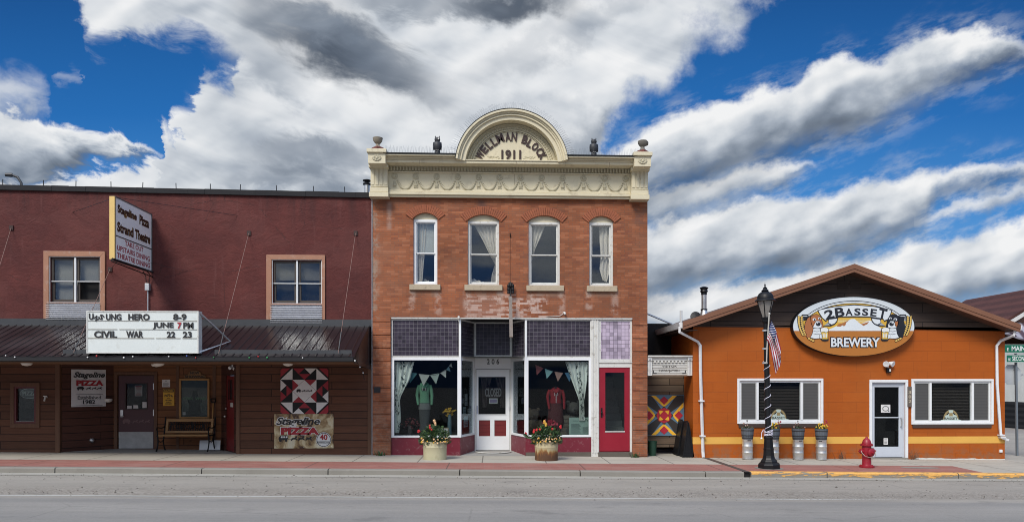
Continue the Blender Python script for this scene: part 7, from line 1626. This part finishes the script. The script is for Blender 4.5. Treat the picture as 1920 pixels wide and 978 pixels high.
for a, b in ((q[0], q[0]+.12), (q[1]-.13, q[1])):
    p = MB().fbox(FV, a, b, q[2]+.0, q[3]-.15, .001, .05).fbox(FV, a-.0, b+.0, q[3]-.15, q[3]-.045, .001, .07).build('pilaster', m_oldwhite, t); mb = MB()
    for f in (.3, .6): mb.fbox(FV, a+(b-a)*f, a+(b-a)*f+.012, q[2]+.03, q[3]-.17, .05, .052)
    mb.lathe([(.04, 0), (.035, .01), (.02, .012)], FV.p((a+b)/2, q[3]-.1, .07), 14, axis=(0, -1, 0)); mb.build('fluting', m_galv, p)
MB().fbox(FV, q[0], q[1], q[2]-.01, q[2]+.03, -.1, .03).build('lower_rail', M('rotting_rail', (.24, .19, .15), .8, .3, 8), t)
for s, a, b, c, d in (('VISITOR', .33, .66, .42, .52), ('INFORMATION', .26, .72, .2, .3)): MB().text(s, FV, (q[0]+w*a, q[0]+w*b, q[2]+h*c, q[2]+h*d), .0, .008, .0, .0).build('lettering', M('faded_twig_letters', (.1, .09, .08), .8, .3), t)
mb = MB()
for a, s in ((q[0]+.16, 1), (q[1]-.17, -1)): mb.fbox(FV, a, a+s*.1, q[2]+.06, q[2]+.075, 0, .012).fbox(FV, a, a+s*.02, q[2]+.075, q[2]+.15, 0, .012)
mb.build('corner_bracket', m_ink, t)
c = (X(1223, 20.75), 20.75, gz(4.5)); t = thing('waste_bin', 'small dark green plastic bin at the brick corner in the passage', 'bin', c); zt = Z(1223, 826, 20.75)
MB().lathe([(.105, c[2]), (.13, zt-.03), (.14, zt-.03), (.14, zt), (.12, zt), (.1, c[2]+.03)], (c[0], c[1], 0), 20).build('bin', M('green_plastic', (.012, .05, .03), .45, .1), t, smooth=True)
for (p0, p1, pt, yb2, ys, lab) in ((1269, 1285, 1280, 788, 20.75, 'black folding sandwich board standing nearer the barn quilt'), (1279, 1301, 1290, 791, 20.3, 'black folding sandwich board standing against the orange corner')):
    xx0, xx1, xt = X(p0, ys), X(p1, ys), X(pt, ys); zg_ = gz(xx0)+.004; zt = Z(pt, yb2, ys); t = thing('sandwich_board', lab, 'sandwich board', ((xx0+xx1)/2, ys, zg_))
    for (xa_, xb_) in ((xx0, xt-.02), (xx1, xt+.02)):
        s = .02 if xb_ < xt else -.02; mb = MB(); mb.add([(xa_, ys-.05, zg_), (xa_+s*2, ys-.05, zg_), (xb_+s, ys-.05, zt), (xb_, ys-.05, zt), (xa_, ys+.5, zg_), (xa_+s*2, ys+.5, zg_), (xb_+s, ys+.5, zt), (xb_, ys+.5, zt)], [(0, 1, 2, 3), (7, 6, 5, 4), (0, 3, 7, 4), (1, 5, 6, 2), (3, 2, 6, 7), (0, 4, 5, 1)]); mb.build('panel', m_black, t)
    MB().box(xx0+.03, xx1-.03, ys-.045, ys-.03, zg_+.02, zg_+.1).add([(xx0+.03, ys-.03, zg_+.05), (xx1-.03, ys-.03, zg_+.05), (xt+.02, ys-.03, zt-.03), (xt-.02, ys-.03, zt-.03)], [(0, 1, 2, 3)]).box(xt-.03, xt+.03, ys+.1, ys+.3, zt, zt+.03).build('hinge_bar', m_black, t)

# ------------------------------------------------------------------ street lamp with flag and light string
YL = 17.75; xl = X(1442, YL); zl = gz(xl)
lp = thing('street_lamp', 'black street lamp with a glass lantern on a stepped base before the brewery', 'street lamp', (xl, YL, zl))
b = (xl, YL, zl)
MB().lathe([(.27, .0), (.27, .1), (.25, .125), (.245, .13), (.21, .15), (.205, .18), (.19, .2), (.165, .23), (.15, .26), (.135, .32), (.125, .46), (.135, .47), (.135, .485), (.12, .49), (.105, .72), (.12, .735), (.12, .76), (.1, .775), (.085, .79)], b, 8).build('base', m_black, lp, bevel=.004)
MB().lathe([(.07, .78), (.068, 1.2), (.06, 3.52), (.085, 3.54), (.1, 3.57), (.1, 3.6), (.075, 3.63), (.07, 3.66)], b, 20).build('pole', m_black, lp, smooth=True)
h0, h1 = 3.67, 4.08; r0, r1 = .085, .205
lan = MB().lathe([(r0+.03, h0-.05), (r0+.035, h0), (r0, h0+.004)], b, 6).lathe([(r1+.005, h1-.02), (r1+.045, h1-.01), (r1+.03, h1+.02), (r1-.01, h1+.04), (.19, h1+.1), (.15, h1+.17), (.085, h1+.215), (.07, h1+.225), (.095, h1+.235), (.06, h1+.265), (.045, h1+.29), (.055, h1+.3), (.02, h1+.33), (.012, h1+.36), (.025, h1+.375), (.01, h1+.39), (.004, h1+.43)], b, 18)
for k in range(6):
    a = 2*math.pi*k/6; lan.tube([(xl+r0*math.cos(a), YL+r0*math.sin(a), zl+h0), (xl+r1*math.cos(a), YL+r1*math.sin(a), zl+h1)], .013, 4)
lo = lan.build('lantern', m_black, lp, smooth=True)
mb = MB()
for k in range(6):
    a, a2 = 2*math.pi*k/6, 2*math.pi*(k+1)/6; f = .985; mb.add([(xl+r0*f*math.cos(a), YL+r0*f*math.sin(a), zl+h0+.005), (xl+r0*f*math.cos(a2), YL+r0*f*math.sin(a2), zl+h0+.005), (xl+r1*f*math.cos(a2), YL+r1*f*math.sin(a2), zl+h1-.015), (xl+r1*f*math.cos(a), YL+r1*f*math.sin(a), zl+h1-.015)], [(0, 1, 2, 3)])
def mat_frost():
    mt, t = new_mat('clouded_lamp_glass'); d = t.N('BsdfTranslucent'); t.put(d.inputs[0], (.55, .53, .5)); g = t.N('BsdfPrincipled'); t.put(g.inputs['Base Color'], (.42, .4, .37)); g.inputs['Roughness'].default_value = .35
    mx = t.N('MixShader'); mx.inputs[0].default_value = .5; t.t.links.new(d.outputs[0], mx.inputs[1]); t.t.links.new(g.outputs[0], mx.inputs[2]); o = t.N('OutputMaterial'); t.t.links.new(mx.outputs[0], o.inputs[0]); return mt
mb.build('pane', mat_frost(), lo); lp.rotation_euler = (0, RAD(-1.3), 0)
pd_ = MB(); oval(pd_, xl, YL, .34, .34, dz=.006); pd_.build('lamp_footing', m_kerb, None, kind='structure')
RL = Matrix.Rotation(RAD(-1.3), 3, 'Y')
def tl(p): q = Vector(p)-Vector(b); return Vector(b)+RL @ q
t = thing('string_lights', 'white cord of lights wound round the black street lamp pole', 'string lights', tl((xl, YL, zl+1)))
pts = []; n = 150
for i in range(n):
    f = i/(n-1); a = f*2*math.pi*7.3+.6; r = .078-.008*f; pts.append(tl((xl+r*math.cos(a), YL+r*math.sin(a), zl+.86+f*1.75)))
low = [tl((xl+.1*math.cos(i*.55), YL+.1*math.sin(i*.55), zl+.78+.14*(i % 23)/23+.02*math.sin(i))) for i in range(60)]
MB().tube(pts, .008, 5).tube(low, .009, 5).tube([tl((xl-.08, YL-.05, zl+.9)), tl((xl-.15, YL-.08, zl+.95)), tl((xl-.19, YL-.08, zl+.88)), tl((xl-.2, YL-.08, zl+.76))], .009, 5).build('cord', M('white_light_cord', (.62, .62, .72), .4, .1), t); MB().ball(tl((xl-.2, YL-.08, zl+.74)), .025, 8, 6).build('plug', m_white, t)
# flag
yp = YL-.18
PX_ = lambda zx, zy, y: Vector((X(1400+zx/4.89, y), y, Z(1400+zx/4.89, 520+zy/4.89, y)))
fl = thing('flag', 'American flag hanging from a short staff on the street lamp', 'flag', PX_(182, 790, yp))
MB().tube([PX_(182, 790, YL-.1), PX_(187, 640, YL-.16), PX_(207, 335, YL-.3)], .016, 8).ball(PX_(208, 332, YL-.3), .028, 8, 6).build('staff', M('pale_flagstaff', (.5, .49, .45), .4, .1), fl, smooth=True)
mb = MB()
for zy in (485, 652, 782): p = PX_(172, zy, YL); mb.lathe([(.075, -.02), (.075, .02)], p, 14); mb.tube([p+Vector((0, -.06, 0)), PX_(186, zy, YL-.16)], .014, 6)
mb.build('bracket', m_galv, fl)
A_, B_, C_, D_ = (222, 385), (180, 575), (322, 640), (238, 880)
def flagp(u, v):
    """u along the fly, v from the top edge (0) to the bottom edge (1)"""
    top = (A_[0]+(318-A_[0])*u**.8, A_[1]+(655-A_[1])*u); bot = (B_[0]+(262-B_[0])*u**.55, B_[1]+(890-B_[1])*u)
    tail = (max(0, u-.75)/.25)
    x = top[0]+(bot[0]-top[0])*v+4*math.sin(v*9+u*4); y = top[1]+(bot[1]-top[1])*v
    x += (1-abs(2*v-1))*18*u; y += 70*u*(4*v*(1-v))*.35
    d = .07*math.sin(v*12.5+u*3.)*(.35+u)+.03*math.sin(u*11+v*5); return PX_(x, y, yp+d-.02)
def fmi(u, v):
    st = int(v*13)
    return 2 if (u < .42 and st < 7) else (0 if st % 2 == 0 else 1)
fm = [M('flag_red', (.33, .012, .035), .75, .12, 8), M('flag_white', (.66, .65, .66), .75, .06, 8), M('flag_blue', (.018, .03, .12), .75, .15, 8)]
MB().grid(flagp, 50, 52, fmi).build('cloth', fm, fl, smooth=True)
mb = MB()
for i in range(9):
    for j in range(11):
        if (i+j) % 2: continue
        u, v = .42*(j+1)/12, 7/13*(i+1)/10; c = flagp(u, v); e1 = (flagp(u+.01, v)-c).normalized(); e2 = (flagp(u, v+.01)-c).normalized(); nn = e1.cross(e2).normalized(); nn = nn if nn.y < 0 else -nn; r = .017; c = c+nn*.006
        e2 = nn.cross(e1); star = [c+(e1*math.cos(math.pi*k/5)+e2*math.sin(math.pi*k/5))*(r if k % 2 == 0 else r*.45) for k in range(10)]; mb.add(star, [list(range(10))])
mb.build('star', fm[1], fl)

# ------------------------------------------------------------------ hydrant
m_hyd = M('red_hydrant_paint', (.26, .008, .02), .4, .16, 5, dirt=(.2, .06, .05), dirt_amt=.4)
Yh = 18.1; xh = X(1625, Yh); c = (xh, Yh, gz(xh)+.003); t = thing('fire_hydrant', 'red fire hydrant with chained caps on the red paver strip', 'fire hydrant', c)
MB().lathe([(.175, 0), (.18, .015), (.175, .045), (.115, .06), (.108, .08), (.104, .3), (.112, .36), (.114, .48), (.108, .53), (.145, .535), (.15, .55), (.145, .575), (.112, .58), (.108, .61), (.09, .67), (.058, .715), (.035, .725), (.03, .73), (.026, .76), (.01, .765)], c, 24).build('barrel', m_hyd, t, smooth=True)
for lab, ax, cen, r, ln in (('side', (-1, -.12, 0), (-.09, 0, .4), .05, .09), ('front', (.25, -1, 0), (.03, -.08, .38), .075, .1), ('side', (1, -.2, 0), (.09, 0, .41), .055, .1)):
    p = Vector(c)+Vector(cen); MB().lathe([(r*1.1, 0), (r*1.0, ln*.4), (r*1.3, ln*.42), (r*1.32, ln*.75), (r*.9, ln*.95), (r*.4, ln), (r*.36, ln*1.35), (r*.3, ln*1.36)], p, 14, axis=ax).build('nozzle_cap', m_hyd, t, smooth=True)
mb = MB()
for k in range(8): a = 2*math.pi*k/8; mb.lathe([(.014, .575), (.014, .592)], (c[0]+.13*math.cos(a), c[1]+.13*math.sin(a), c[2]), 6); mb.lathe([(.014, .045), (.014, .062)], (c[0]+.145*math.cos(a), c[1]+.145*math.sin(a), c[2]), 6)
mb.build('bolt', m_hyd, t)
mb = MB(); V = Vector(c)
mb.tube([V+Vector((-.17, -.05, .42)), V+Vector((-.155, -.08, .36)), V+Vector((-.1, -.12, .29)), V+Vector((-.02, -.13, .262)), V+Vector((.06, -.14, .26))], .009, 5); mb.tube([V+Vector((.19, -.06, .4)), V+Vector((.18, -.09, .3)), V+Vector((.13, -.12, .25)), V+Vector((.06, -.14, .27)), V+Vector((.05, -.15, .37))], .009, 5); mb.box(V.x+.035, V.x+.07, V.y-.155, V.y-.145, V.z+.2, V.z+.29); mb.build('chain', M('rusty_chain', (.4, .36, .3), .5, .3, metal=.5), t)

# ------------------------------------------------------------------ kegs and half-barrel planters
m_keg = M('keg_steel', (.6, .59, .57), .33, .14, 6, metal=.75); m_band = M('barrel_hoop', (.03, .033, .038), .5, .2)
def mat_staves():
    mt, t = new_mat('blue_grey_staves'); p = objc(t); s = t.sep(p); a = t.m('ARCTAN2', s[1], s[0]); n = t.noise(t.vec(t.m('MULTIPLY', a, 6.), 0., t.m('MULTIPLY', s[2], 3.)), 1., 3., .6)
    st = t.m('ABSOLUTE', t.m('SINE', t.m('MULTIPLY', a, 11.))); k = t.m('MULTIPLY', t.m('ADD', .5, n), t.mr(st, 0., .2, .35, 1.)); finish(t, t.mix(1., (.09, .105, .125), t.vec(k, k, k), 'MULTIPLY'), .7, 0., st, .4, .01); return mt
m_stave = mat_staves()
Yk = 19.88
kx = [(1401.5, 'steel keg below the planter nearest the downspout'), (1450.5, 'steel keg partly hidden behind the street lamp base'), (1496.5, 'steel keg third along from the downspout under the window'), (1540, 'steel keg nearest the brewery door under a planter of yellow blooms')]
kl = ['dark half-barrel planter with withered plants nearest the downspout', 'dark half-barrel planter with yellow flowers partly behind the street lamp', 'dark half-barrel planter with sparse foliage third from the downspout', 'dark half-barrel planter with yellow and red flowers nearest the brewery door']
x0 = X(kx[0][0], Yk); zk = gz(x0)+.002
kg = thing('keg', kx[0][1], 'keg', (x0, Yk, zk), 'kegs along the brewery wall'); K = (x0, Yk, zk); HK = .545
MB().lathe([(.125, 0), (.142, .01), (.143, .03), (.138, .05), (.142, .1), (.144, .17), (.15, .18), (.15, .195), (.144, .205), (.144, .34), (.15, .35), (.15, .365), (.144, .375), (.142, .45), (.135, .49), (.138, .5), (.138, HK), (.128, HK), (.125, .5)], K, 28).build('barrel', m_keg, kg, smooth=True)
MB().fbox(Frame((x0, Yk-.139, zk), (1, 0, 0), (0, 0, 1), (0, -1, 0)), -.045, .045, .507, .53, -.01, .002).build('hand_hole', m_dark, kg)
kegs = [kg]
for (p, lab), rz in zip(kx[1:], (.5, .1, -.6)): x = X(p, Yk); kegs.append(copy_to(kg, (x, Yk, gz(x)+.002), lab, rz))
zp = zk+HK
pl = thing('barrel_planter', kl[0], 'planter', (x0, Yk, zp+.001), 'half-barrel planters on kegs'); P = (x0, Yk, zp+.001)
MB().lathe([(.135, 0), (.142, .01), (.158, .12), (.168, .24), (.172, .3), (.16, .3), (.155, .25)], P, 24).build('staves', m_stave, pl, smooth=True)
for a, bq, r in ((.02, .055, .148), (.09, .12, .16), (.225, .255, .1715)): MB().lathe([(r-.004, a), (r, a+.004), (r+.003, bq-.004), (r, bq)], P, 24).build('hoop', m_band, pl, smooth=True)
MB().lathe([(.155, .25), (.08, .27)], P, 16).build('soil', m_soil, pl)
pls = [pl]
for (p, _), lab in zip(kx[1:], kl[1:]): x = X(p, Yk); pls.append(copy_to(pl, (x, Yk, gz(x)+.003+HK), lab))
m_wither = M('withered_leaf', (.07, .05, .035), .8, .4, 20)
for i, (o, (p, _)) in enumerate(zip(pls, kx)):
    x = X(p, Yk); ORG[o] = Vector(o.location); rnd = random.Random(40+i); z = o.location.z+.28
    lm = leafmass(110 if i in (0, 2) else 190, (x, Yk, z), .15, .14, .1 if i in (0, 2) else .15, .03, rnd); lm.build('leaves', [m_wither, m_leaf[1], m_leaf[0]] if i in (0, 2) else [m_leaf[0], m_leaf[1], m_leaf[2]], o)
    fb = MB(); ns = 5 if i in (0, 2) else 26
    for k in range(ns): petals(fb, (x+rnd.uniform(-.15, .16), Yk-.1+rnd.uniform(-.05, .1), z+rnd.uniform(.03, .17)), rnd.uniform(.02, .032), rnd, mi=(0 if rnd.random() < .8 else 1) if i in (1, 3) else 2)
    if i in (0, 2): fb.tube([(x+.0, Yk, z), (x-.02, Yk-.02, z+.22)], .006, 4, 2); petals(fb, (x-.02, Yk-.03, z+.22), .03, rnd, mi=3)
    else:
        fb.tube([(x+.12, Yk, z), (x+.13, Yk-.02, z+.22)], .006, 4, 2); [petals(fb, (x+.13+rnd.gauss(0, .02), Yk-.05, z+.21+rnd.gauss(0, .02)), .032, rnd, mi=1) for _ in range(3)]
    fb.build('blossoms', [M('keg_yellow_bloom', (.66, .42, .03), .7, .1), M('keg_red_bloom', (.3, .015, .03), .7, .1), M('dry_bloom', (.3, .2, .17), .7, .2), M('dark_bloom', (.06, .05, .05), .7, .2)], o)
# wall-foot weeds
for px, lab in ((1577, 'dry brown weed at the foot of the orange wall between keg and hydrant'), (1714, 'dry brown weed at the foot of the orange wall right of the door')):
    x = X(px, 20.15); t = thing('weed', lab, 'weed', (x, 20.15, gz(x))); rnd = random.Random(px); mb = MB()
    for k in range(22):
        q = Vector((x+rnd.gauss(0, .07), 20.15+rnd.gauss(0, .03), gz(x))); l = rnd.uniform(.08, .3); d = Vector((rnd.gauss(0, .3), rnd.gauss(0, .2), 1)).normalized()*l; mb.tube([q, q+d*.6, q+d+Vector((rnd.gauss(0, .03), 0, 0))], [.004, .003, .001], 3)
    mb.build('stems', m_wither, t)

# ------------------------------------------------------------------ street sign, stop sign, far shed at the corner
Ys = 21.5; xs = X(1907, Ys); zs_ = gz(xs)-.02
t = thing('street_sign', 'galvanised post carrying green E Main St and SE Second Ave street signs', 'street sign', (xs, Ys, zs_))
MB().tube([(xs, Ys, zs_), (xs-.04, Ys, Z(1904, 662, Ys))], .04, 6).build('post', M('galvanised_post', (.17, .2, .23), .5, .15, metal=.4), t)
m_green = M('street_sign_green', (.006, .13, .075), .4, .06); m_refl = M('reflective_white', (.66, .7, .69), .4, .04)
for s, (y0_, y1_), dy, xo in ((('E', 'MAIN', 'ST'), (645.5, 661), 0, 0), (('SE', 'SECOND', 'AVE'), (665, 679), .05, .03)):
    xa_ = X(1880, Ys)+xo; xb_ = xa_+.92+.02; z0_, z1_ = Z(1905, y1_, Ys), Z(1905, y0_, Ys); Fg = Frame((0, Ys-.06-dy, 0), (1, 0, 0), (0, 0, 1), (0, -1, 0))
    p = MB().fbox(Fg, xa_, xb_, z0_, z1_, 0, .008).build('sign_panel', m_green, t); MB().frame(Fg, xa_, xb_, z0_, z1_, .008, .008, .011).build('sign_border', m_refl, p)
    h = z1_-z0_; w = xb_-xa_; fits = ((.09, .14, .22, .6), (.24, .68, .22, .8), (.74, .92, .22, .55)) if s[0] == 'E' else ((.05, .14, .2, .55), (.19, .67, .2, .82), (.71, .94, .2, .55))
    for word, (a, bq, cq, dq) in zip(s, fits): MB().text(word, Fg, (xa_+w*a, xa_+w*bq, z0_+h*cq, z0_+h*dq), .008, .003, 0, .02).build('lettering', m_refl, p)
t = thing('stop_sign', 'plain grey back of a stop sign on the green street sign post', 'stop sign', (xs, Ys+.06, Z(1900, 723, Ys))); cx_, cz_ = X(1899, Ys), Z(1899, 702, Ys); r = .3
Fs = FY(Ys+.06); MB().poly(Fs, [(cx_+r*1.08*math.cos(RAD(22.5+45*k)), cz_+r*1.08*math.sin(RAD(22.5+45*k))) for k in range(8)], 0, .006).build('panel', M('sign_back_aluminium', (.42, .45, .47), .5, .08), t)
mb = MB().fbox(Fs, cx_+.28, cx_+.36, cz_-.03, cz_+.02, .006, .012); mb.fbox(Fs, xs-.08, xs+.06, cz_+.15, cz_+.18, .006, .02); mb.build('bracket', m_galv, t)
YG_ = 38.; sh = thing('shed_building', 'white ribbed metal shed with dark brown roofs beyond the corner', 'building', (X(1960, 37), 37, gz(20)))
def mat_rib(name, c1, c2, per, dirx=1., dirz=0.):
    mt, t = new_mat(name); p = t.pos(); s = t.sep(p); q = t.m('ADD', t.m('MULTIPLY', s[0], dirx), t.m('MULTIPLY', s[2], dirz)); w = t.m('FRACT', t.m('DIVIDE', t.m('ADD', q, 400.), per)); n = t.noise(p, 1.2, 4., .6); k = t.m('ADD', .75, t.m('MULTIPLY', n, .5))
    finish(t, t.mix(1., t.mix(t.mr(w, .35, .6), c1, c2), t.vec(k, k, k), 'MULTIPLY'), .7, 0., t.m('PINGPONG', w, .5), .6, .04, .2); return mt
def P3(px, py, Y): return Vector((X(px, Y), Y, Z(px, py, Y)))
y_, YG_ = 36., 41.
p2, p3 = P3(1990, 531, YG_), P3(1876, 606, YG_); yb2 = YG_*(1990-925)/(1806-925); xr_e = 2*p2.x-p3.x
xw0_, xw1_ = p3.x-1.2, xr_e+1.2; zev, ztp = Z(1905, 650, y_-.4), Z(1905, 604, YG_)
MB().box(xw0_, xw1_, y_, YG_+.2, gz(25)-.1+1.35, zev-.02).build('wall', mat_rib('white_ribbed_siding', (.56, .57, .54), (.48, .49, .47), .23), sh)
MB().box(xw0_-.02, xw1_+.02, y_-.03, YG_+.2, gz(25)-.3, gz(25)-.1+1.35).build('wainscot', mat_rib('dark_log_base', (.025, .025, .027), (.008, .008, .009), .3, 0., 1.), sh)
mb = MB(); q = [Vector((xw0_-.3, y_-.5, zev)), Vector((xw1_+.3, y_-.5, zev)), Vector((xw1_+.3, YG_, ztp)), Vector((xw0_-.3, YG_, ztp))]; mb.add(q+[v-Vector((0, 0, .1)) for v in q], [(0, 1, 2, 3), (7, 6, 5, 4), (0, 4, 5, 1), (0, 3, 7, 4), (1, 5, 6, 2)]); mb.build('porch_roof', mat_rib('striped_ribbed_roof', (.3, .29, .33), (.075, .05, .06), .3, .55, -1.), sh)
o_ = Vector((0, 0, .15)); mb = MB()
for pe in (p3-Vector((.4, 0, .1)), Vector((xr_e+.4, YG_, p3.z-.1))):
    A, B_, C_2, D_2 = pe-Vector((0, .4, 0)), p2-Vector((0, .4, 0)), Vector((p2.x, yb2, p2.z)), Vector((pe.x, yb2, pe.z)); mb.add([A, B_, C_2, D_2]+[v-o_ for v in (A, B_, C_2, D_2)], [(0, 1, 2, 3), (7, 6, 5, 4), (0, 4, 5, 1), (0, 3, 7, 4), (2, 6, 7, 3)])
mb.build('roof', mat_rib('dark_brown_ribbed_roof', (.085, .036, .03), (.06, .026, .022), .5, 0., 1.), sh)
mb = MB()
for pe in (p3-Vector((.4, 0, .1)), Vector((xr_e+.4, YG_, p3.z-.1))):
    A, B_ = pe-Vector((0, .43, .16)), p2-Vector((0, .43, .16)); mb.add([A, B_, B_-Vector((0, 0, .25)), A-Vector((0, 0, .25))], [(0, 3, 2, 1)])
mb.build('rake_board', m_oldwhite, sh)
MB().poly(FY(YG_+.1), [(p3.x, zev-.3), (xr_e, zev-.3), (xr_e, p3.z-.2), (p2.x, p2.z-.2), (p3.x, p3.z-.2)], -.2, 0).box(p3.x, p3.x+.2, YG_+.31, yb2-.4, -.3, p3.z-.15).box(xr_e-.2, xr_e, YG_+.31, yb2-.4, -.3, p3.z-.15).build('upper_wall', m_rfascia, sh)
